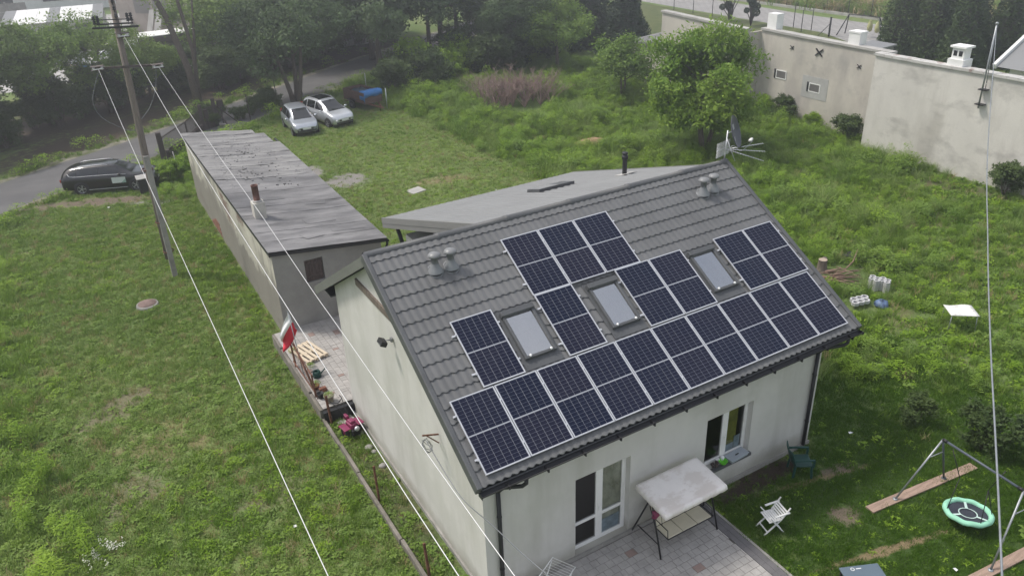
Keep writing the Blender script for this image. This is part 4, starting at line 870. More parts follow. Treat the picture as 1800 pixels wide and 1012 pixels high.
m = MB(); m.bar((3.75, 44.5, 1.5), (5.1, 44.0, .05), .06, .06); m.bar((3.75, 44.5, 1.4), (4.3, 43.5, .05), .06, .06); m.build('brace', MT['gate'], ft)
for (x, y), lb in (((-.55, 36.6), 'short dark wooden gate post standing in tall grass by the black car'),):
    m = MB(); m.box((x-.1, y-.1, 0), (x+.1, y+.1, 1.15)); tag(m.build('gate_post', MT['gate']), lb, 'post')
m = MB(); m.tube([(-.28, 36.2, 0), (-.32, 36.2, 1.1)], .03, 6); tag(m.build('marker_post', MT['conc_l']), 'thin white stake beside the dark gate post', 'stake')
mb_ = thing('mailbox', 'dark mailbox on a thin stand beside the front fence', 'mailbox', (4.25, 44.9, 0)); m = MB(); m.box((-.2, -.12, 1.15), (.2, .12, 1.6)); bevel(m.build('box', MT['gate'], mb_), .02); m = MB(); m.tube([(0, 0, 0), (0, 0, 1.15)], .03, 6); m.build('stand', MT['gate'], mb_)
mt_ = thing('meter_box', 'grey meter box fixed between the two tall fence pillars', 'meter box', (3.1, 44.05, 0)); m = MB(); m.box((-.12, -.1, .7), (.12, .1, 1.3)); bevel(m.build('box', MT['gate'], mt_), .02); m = MB(); m.box((-.05, -.05, 0), (.05, .05, .7)); m.build('stand', MT['gate'], mt_)
cb = thing('utility_cabinet', 'small dark cabinet with pale lid standing before the black car bonnet', 'cabinet', (-2.4, 33.35, 0))
m = MB(); m.box((-.28, -.2, 0), (.22, .22, .8)); m.box((.24, -.14, 0), (.5, .2, .62)); bevel(m.build('body', MT['gutter'], cb), .02); m = MB(); m.prism([(-.33, -.27, .8), (.27, -.27, .8), (.27, -.27, .84), (-.33, -.27, .84)], (0, .55, .07)); m.build('lid', MT['conc_l'], cb)
fpost = [(5.95, 44.35, 1.8), (8.9, 48.2, 1.7), (11.2, 49.5, 1.7)]
for i, (x, y, h) in enumerate(fpost):
    m = MB(); m.tube([(x, y, 0), (x-.02, y, h)], .035, 8); m.bar((x, y, h-.02), (x-.02, y, h+.02), .08, .03); tag(m.build('fence_post', MT['gate']), ('thin dark steel post in the grass between gate brace and silver cars', 'thin dark steel post behind the tree by the silver cars', 'thin dark steel post on the verge behind the trailer')[i], 'fence post', 'thin roadside posts')
m = MB(); m.tube([(14.75, 41.2, 0), (14.78, 41.2, 1.45)], .035, 8); tag(m.build('white_post', MT['alu']), 'white steel post in the grass near the trailer drawbar', 'post')
m = MB(); m.tube([(15.2, 46.2, 0), (15.2, 46.2, 1.6)], .03, 8); tag(m.build('white_post', MT['alu']), 'thin pale post among weeds behind the trailer', 'post')

# ---------------------------------------------------------------- cars
def catmull(xs, ys, x):
    return float(np.interp(x, xs, ys))
def lerp_s(xs, ys, x):
    i = max(0, min(len(xs)-2, int(np.searchsorted(xs, x))-1)); h = xs[i+1]-xs[i]; t = (x-xs[i])/h
    def sl(k):
        if k <= 0 or k >= len(xs)-1: return 0
        a = (ys[k]-ys[k-1])/(xs[k]-xs[k-1]); b = (ys[k+1]-ys[k])/(xs[k+1]-xs[k])
        return 0 if a*b <= 0 else 2*a*b/(a+b)
    m0, m1 = sl(i)*h, sl(i+1)*h
    return (2*t**3-3*t*t+1)*ys[i]+(t**3-2*t*t+t)*m0+(-2*t**3+3*t*t)*ys[i+1]+(t**3-t*t)*m1
MT['carglass'] = M('car_glass', (.012, .014, .016), .06, .05, 1, spec=.8)
MT['tyre'] = M('tyre', (.02, .02, .02), .85, .2, 8); MT['rim'] = M('alloy', (.42, .43, .45), .35, .1, 6, metal=.7)
MT['lamp_clear'] = M('lamp_clear', (.55, .57, .6), .12, .1, 9, coat=.8); MT['lamp_red'] = M('lamp_red', (.35, .012, .012), .2, .15, 9, coat=.8)
def car(name, label, loc, rz, S, paint, rails, plates, sticker=False):
    """x forward; S: station table x: (z_sill, z_belt, z_top, half width, half top width)"""
    e = thing(name, label, 'car', loc, rz)
    xs = [q[0] for q in S['st']]; cols = list(zip(*[q[1:] for q in S['st']]))
    def st(x): return [lerp_s(xs, c, x) for c in cols]
    def sect(x):
        zs, zb, zt, hw, ht = st(x)
        return [(0, zs), (hw*.80, zs), (hw*.94, zs+.07), (hw*.99, zs+.22), (hw, zs+(zb-zs)*.62), (hw*.985, zb-.09), (hw*.955, zb-.015), (hw*.93, zb+.02),
                (hw*.93+(ht-hw*.93)*.5, zb+(zt-zb)*.52), (ht, zt-.09*min(1, (zt-zb)/.3)), (ht*.9, zt-.03*min(1, (zt-zb)/.3)), (ht*.5, zt-.006), (0, zt)]
    def on(x, lat):       # point on upper surface at lateral fraction of the top half width
        zs, zb, zt, hw, ht = st(x); a = abs(lat); z = zt-.03*max(0, (a-.5)/.4)**2*min(1, (zt-zb)/.3); return Vector((x, ht*lat, z))
    X = [xs[0]+(xs[-1]-xs[0])*i/56 for i in range(57)]
    m = MB(); P = []
    for x in X:
        s = sect(x); P.append([(x, -y, z) for y, z in s[::-1]]+[(x, y, z) for y, z in s[1:]])
    m.grid(P); m.face([tuple(p) for p in P[0]]); m.face([tuple(p) for p in P[-1][::-1]])
    body = m.build('body', paint, e)
    def side(x, t, s, off):
        zs, zb, zt, hw, ht = st(x); y0, z0 = hw*.93, zb+.02; y1, z1 = ht, zt-.09*min(1, (zt-zb)/.3)
        ym, zm = y0+(ht-y0)*.5, zb+(zt-zb)*.52
        if t < .5: y, z = y0+(ym-y0)*t*2, z0+(zm-z0)*t*2
        else: y, z = ym+(y1-ym)*(t-.5)*2, zm+(z1-zm)*(t-.5)*2
        return Vector((x, s*(y+off), z+off*.35))
    for s in (-1, 1):
        for xa, xb, tl, tr in S['glass']:
            m = MB(); P = []
            for i in range(9):
                x = xa+(xb-xa)*i/8; top = tl+(tr-tl)*i/8
                P.append([side(x, .06+(top-.06)*j/5, s, .006) for j in range(6)])
            m.grid(P); m.build('side_window', MT['carglass'], body)
    for nm, (xa, xb) in (('windscreen', S['ws']), ('rear_window', S['rw'])):
        m = MB(); P = []
        for i in range(9):
            x = xa+(xb-xa)*i/8; P.append([on(x, q)+Vector(((.006 if nm == 'windscreen' else -.006), 0, .008)) for q in [-.86+1.72*j/8 for j in range(9)]])
        m.grid(P); m.build(nm, MT['carglass'], body)
    if S.get('pano'):
        m = MB(); xa, xb = S['pano']; m.grid([[on(xa+(xb-xa)*i/6, -.8+1.6*j/6)+Vector((0, 0, .006)) for j in range(7)] for i in range(7)]); m.build('glass_roof', MT['carglass'], body)
    rw_, wb = S['wheel'], S['axles']
    for x in wb:
        hw = st(x)[3]
        for s in (-1, 1):
            m = MB(); m.lathe([(0, 0), (rw_+.06, 0), (rw_+.065, -.05)], (x, s*(hw+.004), rw_), 24, axis=(0, s, 0)); m.build('wheel_arch', MT['black_rubber'], body)
            wv = bpy.data.objects.new('wheel', None); link(wv, e); wv.location = (x, s*(hw-.09), rw_)
            m = MB(); m.lathe([(rw_*.66, -.1), (rw_*.95, -.1), (rw_, -.06), (rw_, .06), (rw_*.95, .105), (rw_*.66, .105)], (0, 0, 0), 24, axis=(0, s, 0)); m.build('tyre', MT['tyre'], wv)
            m = MB(); m.lathe([(rw_*.67, .105), (rw_*.6, .09), (rw_*.58, .05)], (0, 0, 0), 24, axis=(0, s, 0)); m.lathe([(0, .1), (rw_*.14, .095), (rw_*.16, .05)], (0, 0, 0), 12, axis=(0, s, 0))
            for k in range(5):
                for dq in (-.12, .12):
                    a = 2*math.pi*k/5+dq; m.bar((0, s*.08, 0), (math.cos(a)*rw_*.62, s*.085, math.sin(a)*rw_*.62), .028, .03, up=(0, 1, 0))
            m.build('rim', MT['rim'], wv); m = MB(); m.lathe([(0, .04), (rw_*.6, .04)], (0, 0, 0), 20, axis=(0, s, 0)); m.build('brake_disc', MT['gutter'], wv)
    for s in (-1, 1):
        x, z = S['mirror']; hw = st(x)[3]
        m = MB(); m.lathe([(0, -.1), (.06, -.09), (.075, 0), (.06, .08), (0, .09)], (x, s*(hw+.1), z), 10, axis=(0, 1, 0)); m.bar((x, s*(hw-.02), z-.03), (x, s*(hw+.06), z-.01), .04, .03); m.build('mirror', paint, e)
        zs, zb, zt, hw, ht = st(S['hl']); m = MB()
        m.lathe([(0, .03), (.09, .02), (.13, -.03), (.14, -.09)], (S['hl'], s*hw*.76, zb-.06), 12, axis=(.75, s*.5, .45)); m.build('headlight', MT['lamp_clear'], e)
        zs, zb, zt, hw, ht = st(S['tl']); m = MB()
        m.obox((S['tl']-.0, s*(hw*.9), S['tlz']), (.05, s*.01, 0), (-.0, s*.07, 0), (0, 0, S['tlh'])); bevel(m.build('tail_light', MT['lamp_red'], e), .02)
    xf = xs[-1]; zs, zb, zt, hw, ht = st(xf-.06)
    m = MB(); m.box((xf-.05, -.42, zb-.17), (xf+.02, .42, zb-.06)); bevel(m.build('grille', MT['gutter'], e), .02)
    m = MB(); m.box((xf-.05, -.62, zs+.03), (xf+.018, .62, zs+.13)); bevel(m.build('lower_intake', MT['gutter'], e), .02)
    m = MB(); m.box((xf+.012, -.26, zs+.17), (xf+.028, .26, zs+.28)); m.build('number_plate', MT['white'], e)
    m = MB(); m.box((xs[0]-.02, -.26, .72), (xs[0]+.02, .26, .83)); m.build('number_plate', MT['white'], e)
    if rails:
        for s in (-1, 1):
            m = MB(); m.tube([on(rails[0]+(rails[1]-rails[0])*k/8, s*.86)+Vector((0, 0, .035 if 0 < k < 8 else .0)) for k in range(9)], .016, 6); m.build('roof_rail', MT['alu'], e)
    if sticker:
        m = MB(); hw = st(.45)[3]; m.box((.25, -hw-.012, .52), (.95, -hw-.004, .83)); dp_ = m.build('door_sign', M('door_sign', (.62, .68, .66), .4, .05, 2), e)
        m = MB(); m.prism([(.7, -hw-.0145, .52), (.95, -hw-.0145, .52), (.95, -hw-.0145, .74)], (0, .002, 0)); m.build('sign_stripe', M('sign_stripe', (.3, .45, .4), .4, .05, 2), dp_)
        m = MB(); m.bar((-1.0, -hw-.006, .27), (.95, -hw-.006, .27), .012, .03); m.build('sill_trim', MT['alu'], e)
        m = MB(); P = [side(x, q, -1, .012) for x, q in ((-1.95, .5), (-1.85, .12), (-1.6, .03), (-.6, .03), (.4, .03), (1.0, .03))]; m.tube(P, .012, 6); m.build('window_trim', MT['alu'], e)
    return e
def paint(name, c, metal): return M(name, c, .28, .05, 3, metal=metal, coat=.9)
wagon = {'st': [(-2.40, .42, .80, .84, .60, .45), (-2.34, .28, .88, .98, .80, .60), (-2.15, .24, .94, 1.24, .88, .56), (-1.75, .22, .96, 1.38, .91, .57), (-.9, .21, .965, 1.445, .925, .60), (-.1, .21, .955, 1.46, .925, .60), (.35, .21, .945, 1.42, .925, .58), (.85, .21, .93, 1.20, .92, .60), (1.28, .21, .915, .965, .915, .72), (1.6, .21, .87, .93, .905, .74), (2.05, .22, .78, .85, .87, .66), (2.33, .26, .66, .74, .74, .56), (2.42, .34, .56, .62, .60, .44)],
 'glass': [(-2.0, -1.5, .35, .88), (-1.42, -.42, .93, .95), (-.34, .62, .95, .9)], 'ws': (.42, 1.22), 'rw': (-2.33, -2.02), 'wheel': .335, 'axles': (-1.35, 1.42), 'mirror': (.72, 1.0), 'hl': 2.12, 'tl': -2.34, 'tlz': .80, 'tlh': .07}
mini = {'st': [(-1.95, .40, .80, .84, .58, .44), (-1.90, .28, .90, 1.05, .78, .56), (-1.74, .24, .93, 1.40, .83, .55), (-1.3, .22, .94, 1.51, .845, .58), (-.6, .21, .94, 1.525, .85, .60), (-.05, .21, .93, 1.50, .85, .58), (.35, .21, .92, 1.36, .85, .56), (.85, .21, .90, 1.10, .845, .62), (1.18, .21, .88, .95, .84, .70), (1.5, .22, .80, .86, .81, .64), (1.78, .26, .68, .75, .72, .54), (1.90, .34, .56, .62, .58, .42)],
 'glass': [(-1.72, -1.25, .6, .9), (-1.18, -.3, .93, .95), (-.22, .62, .95, .72)], 'ws': (.16, 1.1), 'rw': (-1.89, -1.68), 'wheel': .29, 'axles': (-1.22, 1.22), 'mirror': (.62, .98), 'hl': 1.62, 'tl': -1.9, 'tlz': .95, 'tlh': .16}
mpv = {'st': [(-2.12, .40, .82, .86, .60, .46), (-2.06, .28, .94, 1.08, .80, .58), (-1.88, .24, .98, 1.46, .86, .57), (-1.4, .22, .985, 1.58, .88, .61), (-.6, .21, .98, 1.61, .885, .63), (.0, .21, .97, 1.58, .885, .61), (.45, .21, .96, 1.40, .885, .58), (.95, .21, .94, 1.14, .88, .64), (1.3, .21, .92, 1.0, .87, .73), (1.65, .22, .84, .91, .84, .67), (1.95, .26, .72, .79, .75, .56), (2.08, .34, .58, .64, .6, .44)],
 'glass': [(-1.85, -1.3, .6, .9), (-1.22, -.28, .93, .95), (-.2, .72, .95, .72)], 'ws': (.22, 1.22), 'rw': (-2.05, -1.8), 'pano': (-1.3, -.1), 'wheel': .315, 'axles': (-1.3, 1.3), 'mirror': (.7, 1.03), 'hl': 1.76, 'tl': -2.07, 'tlz': 1.02, 'tlh': .18}
car('parked_car', 'black estate car with pale door sign parked on the road verge', (-3.72, 35.28, .0), R_(-21.4), wagon, paint('paint_black', (.008, .008, .010), .2), (-1.6, .1), True, True)
car('parked_car', 'smaller silver grey hatchback parked on grass beside the felt roof', (8.13, 39.95, 0), R_(-90-3.4), mini, paint('paint_grey', (.47, .50, .55), .5), None, True)
car('parked_car', 'taller bright silver compact van with dark roof beside the trailer', (10.28, 40.6, 0), R_(-90+13), mpv, paint('paint_silver', (.62, .64, .67), .45), (-1.6, .0), True)
# trailer
tr = thing('trailer', 'brown wooden box trailer with a blue tarpaulin over its corner', 'trailer', (13.67, 42.92, 0), R_(-77.8))
MT['trailer_wood'] = M('trailer_boards', (.125, .075, .06), .85, .3, 3, .2, 30, stretch=(1, 6, 6))
m = MB(); m.box((-1.35, -.72, .5), (1.35, .72, .56)); m.build('floor', MT['trailer_wood'], tr)
for s in (-1, 1):
    for k in range(3):
        m = MB(); m.box((-1.35, s*.72-.02, .56+k*.24), (1.35, s*.72+.02, .56+k*.24+.23)); m.build('side_board', MT['trailer_wood'], tr)
for x in (-1.33, 1.33):
    for k in range(3):
        m = MB(); m.box((x-.02, -.7, .56+k*.24), (x+.02, .7, .56+k*.24+.23)); m.build('end_board', MT['trailer_wood'], tr)
for s in (-1, 1):
    m = MB(); m.lathe([(.16, -.09), (.3, -.09), (.33, -.05), (.33, .05), (.3, .09), (.16, .09)], (-.1, s*.86, .33), 20, axis=(0, 1, 0)); wv = m.build('wheel', MT['tyre'], tr)
    m = MB(); m.lathe([(0, .02), (.17, .04), (.17, -.04), (0, -.02)], (-.1, s*.86, .33), 16, axis=(0, 1, 0)); m.build('rim', MT['rim'], wv)
    m = MB(); m.box((-.5, s*.86-.11, .68), (.3, s*.86+.11, .71)); m.build('mudguard', MT['gutter'], tr)
m = MB(); m.bar((1.3, .4, .48), (2.35, 0, .3), .07, .07); m.bar((1.3, -.4, .48), (2.35, 0, .3), .07, .07); m.tube([(2.3, 0, .3), (2.5, 0, .3)], .04, 8); m.tube([(2.1, 0, 0), (2.1, 0, .5)], .03, 8); m.bar((-1.2, -.8, .36), (-1.2, .8, .36), .05, .05); m.build('drawbar', MT['rust'], tr)
m = MB(); rng = random.Random(3); P = []
for i in range(13):
    row = []
    for j in range(13):
        u, v = i/12, j/12; x = .78+u*.68; y = -.84+v*1.62
        z = 1.31+.03*math.sin(i*1.3+j)+.03*rng.random()
        if x > 1.36: z -= (x-1.36)*8*.45; x = 1.37+(x-1.36)*.15
        if y < -.74: z -= .55*(1-v*8 if v < .125 else 0); y = -.755
        row.append((x, y, max(z, .45)))
    P.append(row)
m.grid(P); sl = m.build('tarpaulin', MT['blue_tarp'], tr); q = sl.modifiers.new('t', 'SOLIDIFY'); q.thickness = .01
m = MB(); m.lathe([(0, .72), (.5, .78), (.62, .98), (.4, 1.18), (.1, 1.22), (0, 1.22)], (-.3, .05, 0), 10); rng = random.Random(7); m.v = [(a*1.4+rng.uniform(-.08, .08), b+rng.uniform(-.06, .06), c+rng.uniform(-.06, .06)) for a, b, c in m.v]; m.build('covered_load', M('dark_tarp', (.03, .055, .075), .6, .3, 4), tr)

# ---------------------------------------------------------------- terrace and lawn furniture
gs = thing('garden_swing', 'garden swing seat with stained cream fabric canopy on black frame', 'swing seat', (0, 0, .03))
MT['canopy'] = streaks(M('canopy_cloth', (.80, .765, .74), .9, .05, 2, .1, 60), (.66, .61, .57), .8, (.9, 1.3, 1), .5, .56)
P = []
for i in range(25):
    u = i/24; x = 3.86+1.82*u; row = []
    for j in range(19):
        v = j/18; y = -.22-1.06*v; z = 1.66-.10*v-.05*math.sin(math.pi*u)*math.sin(math.pi*v)*(.4+.8*v)
        row.append((x, y, z))
    P.append(row)
# valance: drop the rim
top = P; rim = [r[0] for r in top]+top[-1][1:]+[r[-1] for r in top[::-1]][1:]+top[0][::-1][1:]
m = MB(); m.grid(top)
dr = [(x+(.02 if x > 4.8 else -.02), y+(.02 if y > -.7 else -.02), z-.11-.03*abs(math.sin(i*.9))) for i, (x, y, z) in enumerate(rim)]
m.grid([rim, dr]); cn_ = m.build('canopy', MT['canopy'], gs); cn_.modifiers.new('t', 'SOLIDIFY').thickness = .006
m = MB(); m.tube([(3.88, -.24, 1.58), (5.66, -.24, 1.58)], .016, 6); m.tube([(3.88, -1.26, 1.48), (5.66, -1.26, 1.48)], .016, 6)
for x in (3.9, 5.64): m.tube([(x, -.24, 1.58), (x, -1.26, 1.48)], .016, 6)
m.build('canopy_frame', MT['black'], gs)
for x, o_ in ((3.98, -1), (5.7, 1)):
    for yf in (-1.1, -.02):
        m = MB(); m.tube([(x, -.62, 1.52), (x+o_*.02, yf-.0, .02)], .022, 8); m.build('leg', MT['black'], gs)
    m = MB(); m.tube([(x, -.95, .35), (x, -.2, .35)], .015, 6); m.build('brace', MT['black'], gs)
m = MB(); m.tube([(3.98, -.62, 1.52), (5.7, -.62, 1.52)], .022, 8); m.build('top_beam', MT['black'], gs)
MT['cushion'] = M('cream_cushion', (.58, .54, .42), .85, .06, 3)
for k in range(3):
    m = MB(); x = 4.22+k*.45; m.box((x+.008, -1.02, .43), (x+.442, -.58, .465)); bevel(m.build('seat_panel', MT['cushion'], gs), .012)
    m = MB(); m.prism([(x+.008, -.57, .47), (x+.008, -.36, .92), (x+.008, -.33, .91), (x+.008, -.54, .46)], (.434, 0, 0)); m.build('back_panel', MT['cushion'], gs)
m = MB(); m.tube([(4.2, -1.03, .44), (5.6, -1.03, .44)], .014, 6); m.tube([(4.2, -.57, .44), (5.6, -.57, .44)], .014, 6)
for x in (4.21, 4.66, 5.11, 5.58): m.tube([(x, -1.03, .44), (x, -.57, .45), (x, -.34, .93)], .012, 6)
for x in (4.21, 5.58): m.tube([(x, -1.02, .44), (x, -1.0, .68), (x, -.5, .7)], .012, 6); m.tube([(x, -.8, .7), (x, -.64, 1.52)], .007, 5)
m.build('seat_frame', MT['black'], gs)
m = MB(); m.lathe([(0, 0), (.07, .02), (.09, .1), (.06, .2), (0, .22)], (4.02, -.75, 1.0), 10); m.v = [(x+.03*math.sin(z*30), y, z) for x, y, z in m.v]; m.build('hung_cloth', MT['magenta'], gs)
wc = thing('folding_chair', 'white plastic folding chair standing on the shaded lawn', 'chair', (6.83, -1.72, 0), R_(-14)); wc.scale = (.86, .86, .9)
m = MB()
for k in range(6): m.box((-.2+k*.068, -.21, .44), (-.2+k*.068+.058, .21, .458))
m.box((-.2, -.23, .425), (.2, -.19, .458)); m.box((-.2, .19, .425), (.2, .23, .458)); bevel(m.build('seat', MT['white'], wc), .006)
for s in (-1, 1):
    m = MB(); m.bar((.3, s*.235, .0), (-.2, s*.235, .62), .03, .035, up=(0, 1, 0)); m.build('leg', MT['white'], wc)
    m = MB(); m.bar((-.3, s*.2, .0), (.22, s*.2, .45), .03, .035, up=(0, 1, 0)); m.build('leg', MT['white'], wc)
    m = MB(); m.bar((-.05, s*.255, .62), (.4, s*.255, .66), .05, .03); m.build('armrest', MT['white'], wc)
m = MB(); m.bar((.2, -.23, .13), (.2, .23, .13), .03, .03); m.bar((-.2, -.2, .1), (-.2, .2, .1), .03, .03); m.bar((.05, -.23, .3), (.05, .23, .3), .03, .03); m.build('rung', MT['white'], wc)
m = MB()
for k in range(4): m.bar((.2+.045*k, -.22, .52+.05*k), (.2+.045*k, .22, .52+.05*k), .014, .045, up=(.7, 0, .7))
m.bar((.16, -.235, .45), (.42, -.235, .8), .03, .03); m.bar((.16, .235, .45), (.42, .235, .8), .03, .03); m.build('backrest', MT['white'], wc)
gc = thing('armchair', 'dark green plastic garden armchair by the house corner', 'chair', (9.0, -.72, 0), R_(-32))
m = MB(); m.box((-.25, -.25, .38), (.25, .25, .42)); bevel(m.build('seat', MT['green_plastic'], gc), .02)
for sx_ in (-1, 1):
    for sy in (-1, 1):
        m = MB(); m.bar((sx_*.24, sy*.24, 0), (sx_*.21, sy*.22, .4), .05, .05); m.build('leg', MT['green_plastic'], gc)
    m = MB(); m.bar((-.27, sx_*.27, .62), (.25, sx_*.27, .62), .06, .03); m.bar((.23, sx_*.27, .4), (.23, sx_*.27, .61), .04, .05); m.build('armrest', MT['green_plastic'], gc)
m = MB(); P = [[(-.23-.13*t-.04*math.cos(s*2.4), s*.27, .42+.44*t) for s in [-1+.2*k for k in range(11)]] for t in (0, .35, .7, 1)]; m.grid(P); bk = m.build('backrest', MT['green_plastic'], gc); bk.modifiers.new('t', 'SOLIDIFY').thickness = .02
# window-sill things
e = thing('plastic_bowl', 'bright green plastic bowl on the window sill', 'bowl', (6.86, -.02, .80)); m = MB(); m.lathe([(0, .005), (.07, .005), (.115, .085), (.12, .085), (.075, -.0), (0, 0)], n=20); m.build('bowl', M('lime_plastic', (.13, .55, .03), .35, .05, 3), e)
bx_ = thing('storage_box', 'flat pale grey plastic box lid on the window sill', 'box', (7.33, -.02, .80), R_(4)); m = MB(); m.box((-.3, -.12, 0), (.3, .13, .07)); m.box((-.32, -.14, .07), (.32, .15, .09)); bevel(m.build('box', M('grey_box', (.36, .40, .44), .5, .05, 3), bx_), .01); m = MB(); m.box((-.06, -.02, .091), (.06, .01, .1)); m.build('handle', MT['gutter'], bx_)
m = MB(); rng = random.Random(2)
for k in range(14): a, b = rng.uniform(-.1, .1), rng.uniform(-.08, .08); m.lathe([(0, 0), (.035, .02), (.03, .06), (0, .075)], (6.62+a, .0+b, .80+rng.uniform(0, .04)), 6)
tag(m.build('pine_cones', MT['grey_wood']), 'small heap of brown cones on the window sill', 'cones')
m = MB(); m.lathe([(0, 0), (.05, .0), (.06, .1), (.03, .13), (0, .13)], (6.93, .09, .80), 10); m.box((6.72, .07, .80), (6.83, .13, .9)); tag(m.build('jars', MT['flagwhite']), 'white jars standing against the window pane on the sill', 'jars')
pp = thing('plant_pot', 'grey patterned flower pot at the left end of the window sill', 'plant pot', (6.02, -.3, 0)); m = MB(); m.tube([(0, 0, 0), (0, 0, .95)], .02, 8); m.lathe([(.14, 0), (.14, .02), (.02, .03)], n=12); m.build('stand', MT['black'], pp); m = MB(); m.lathe([(0, .95), (.09, .95), (.14, 1.12), (.13, 1.13), (.1, 1.08), (0, 1.08)], n=16); m.build('pot', M('patterned_pot', (.22, .2, .19), .8, .7, 18), pp)
# drying rack, blue board at the bottom edge
dr = thing('drying_rack', 'white wire drying rack on the terrace below the front corner', 'drying rack', (1.1, -.9, .03), R_(28))
m = MB(); m.tube([(-.5, -.28, .92), (.5, -.28, .92), (.5, .28, .92), (-.5, .28, .92), (-.5, -.28, .92)], .012, 6)
for k in range(1, 14): m.tube([(-.5+k*.0714, -.28, .92), (-.5+k*.0714, .28, .92)], .004, 4)
m.build('top_frame', MT['white'], dr)
for s in (-1, 1):
    m = MB(); m.tube([(-.42*s, -.26, 0), (.42*s, -.26, .91)], .011, 6); m.tube([(-.42*s, .26, 0), (.42*s, .26, .91)], .011, 6); m.tube([(-.42*s, -.26, .02), (-.42*s, .26, .02)], .011, 6); m.build('leg_frame', MT['white'], dr)
bb = thing('play_board', 'blue grey play table with white print at the lawn edge', 'table', (7.15, -4.15, 0), R_(-24))
m = MB(); m.box((-.45, -.35, .36), (.45, .35, .40)); bevel(m.build('top', M('slate_blue', (.11, .15, .19), .5, .05, 3), bb), .01)
m = MB(); m.lathe([(.03, .4025), (.045, .4025)], (-.18, .26, 0), 16); m.box((-.1, .25, .401), (.02, .27, .403)); m.build('print', MT['white'], bb)
for sx_ in (-1, 1):
    for sy in (-1, 1): m = MB(); m.box((sx_*.4-.02, sy*.3-.02, 0), (sx_*.4+.02, sy*.3+.02, .36)); m.build('leg', MT['black'], bb)
# nest swing
sw = thing('play_swing', 'grey tubular swing frame bolted to two boards on the lawn', 'swing frame', (0, 0, 0))
MT['board'] = M('scaffold_board', (.33, .235, .185), .85, .2, 3, .2, 30, stretch=(.6, 5, 5))
ap = [(10.98, -3.08, 1.80), (10.81, -5.11, 1.80)]
feet = [((10.15, -2.74), (11.85, -2.92)), ((9.94, -5.32), (11.7, -5.5))]
m = MB(); m.bar((9.32, -2.63, .04), (12.95, -3.04, .04), .24, .045); m.build('ground_board', MT['board'], sw); m = MB(); m.bar((9.1, -5.24, .04), (12.8, -5.6, .04), .24, .045); m.build('ground_board', MT['board'], sw)
MT['frame_blue'] = M('grey_blue_steel', (.085, .10, .125), .45, .15, 5)
m = MB(); m.tube([ap[0], ap[1]], .03, 10); m.build('top_beam', MT['frame_blue'], sw)
for k in (0, 1):
    for fx, fy in feet[k]:
        m = MB(); m.tube([ap[k], (fx, fy, .06)], .025, 8); m.lathe([(.06, 0), (.06, .03), (.025, .04)], (fx, fy, .055), 10); m.build('leg', MT['steel'] if fx < 11 else MT['frame_blue'], sw)
    a, b = Vector(ap[k]), Vector(feet[k][0]+(.06,)); c = Vector(feet[k][1]+(.06,)); m = MB(); m.tube([a.lerp(b, .3), a.lerp(c, .3)], .014, 6); m.build('tie_bar', MT['steel'], sw)
    m = MB(); m.tube([a+Vector((0, .0, 0)), a.lerp(Vector(ap[1-k]), .06)], .042, 10); m.build('joint_sleeve', MT['black'], sw)
ns = thing('nest_swing', 'round mint green nest swing with dark mesh hanging on ropes', 'swing', (10.87, -4.13, .36))
ns.rotation_euler = (R_(-4), R_(6), .2)
MT['mint'] = M('mint_fabric', (.30, .62, .45), .75, .12, 6)
m = MB(); m.tube([(math.cos(a)*.49, math.sin(a)*.49, .012*math.sin(9*a)) for a in [2*math.pi*k/40 for k in range(41)]], .065, 10, caps=False); m.build('padded_ring', MT['mint'], ns)
m = MB(); m.grid([[(math.cos(a)*r, math.sin(a)*r, -.05*(1-r/.46)-.01) for a in [2*math.pi*k/32 for k in range(33)]] for r in (.0, .15, .3, .46)]); m.build('mesh_seat', M('dark_mesh', (.035, .04, .055), .8, .3, 40), ns)
m = MB(); m.grid([[(math.cos(a)*r, math.sin(a)*r, -.02) for a in [2*math.pi*k/28 for k in range(29)]] for r in (.185, .21)])
for k in range(3):
    a = k*2*math.pi/3+.5; d = Vector((math.cos(a), math.sin(a), 0)); n_ = Vector((-d.y, d.x, 0))*.03; m.face([d*.2-n_+Vector((0, 0, -.018)), d*.45-n_+Vector((0, 0, .002)), d*.45+n_+Vector((0, 0, .002)), d*.2+n_+Vector((0, 0, -.018))])
m.build('seat_bands', M('mint_band', (.5, .65, .6), .7, .08, 6), ns)
m = MB(); inv = ns.matrix_basis.inverted() if False else None
for k, tp in ((0, (.05, .62, 1.43)), (1, (-.02, -.55, 1.43))):
    kn = Vector(tp)*.55
    m.tube([tp, kn], .011, 6)
    for a in ((1.2, 2.3) if k == 0 else (4.0, 5.2)): m.tube([kn, (math.cos(a)*.5, math.sin(a)*.5, .03)], .01, 6)
m.build('rope', MT['black'], ns)
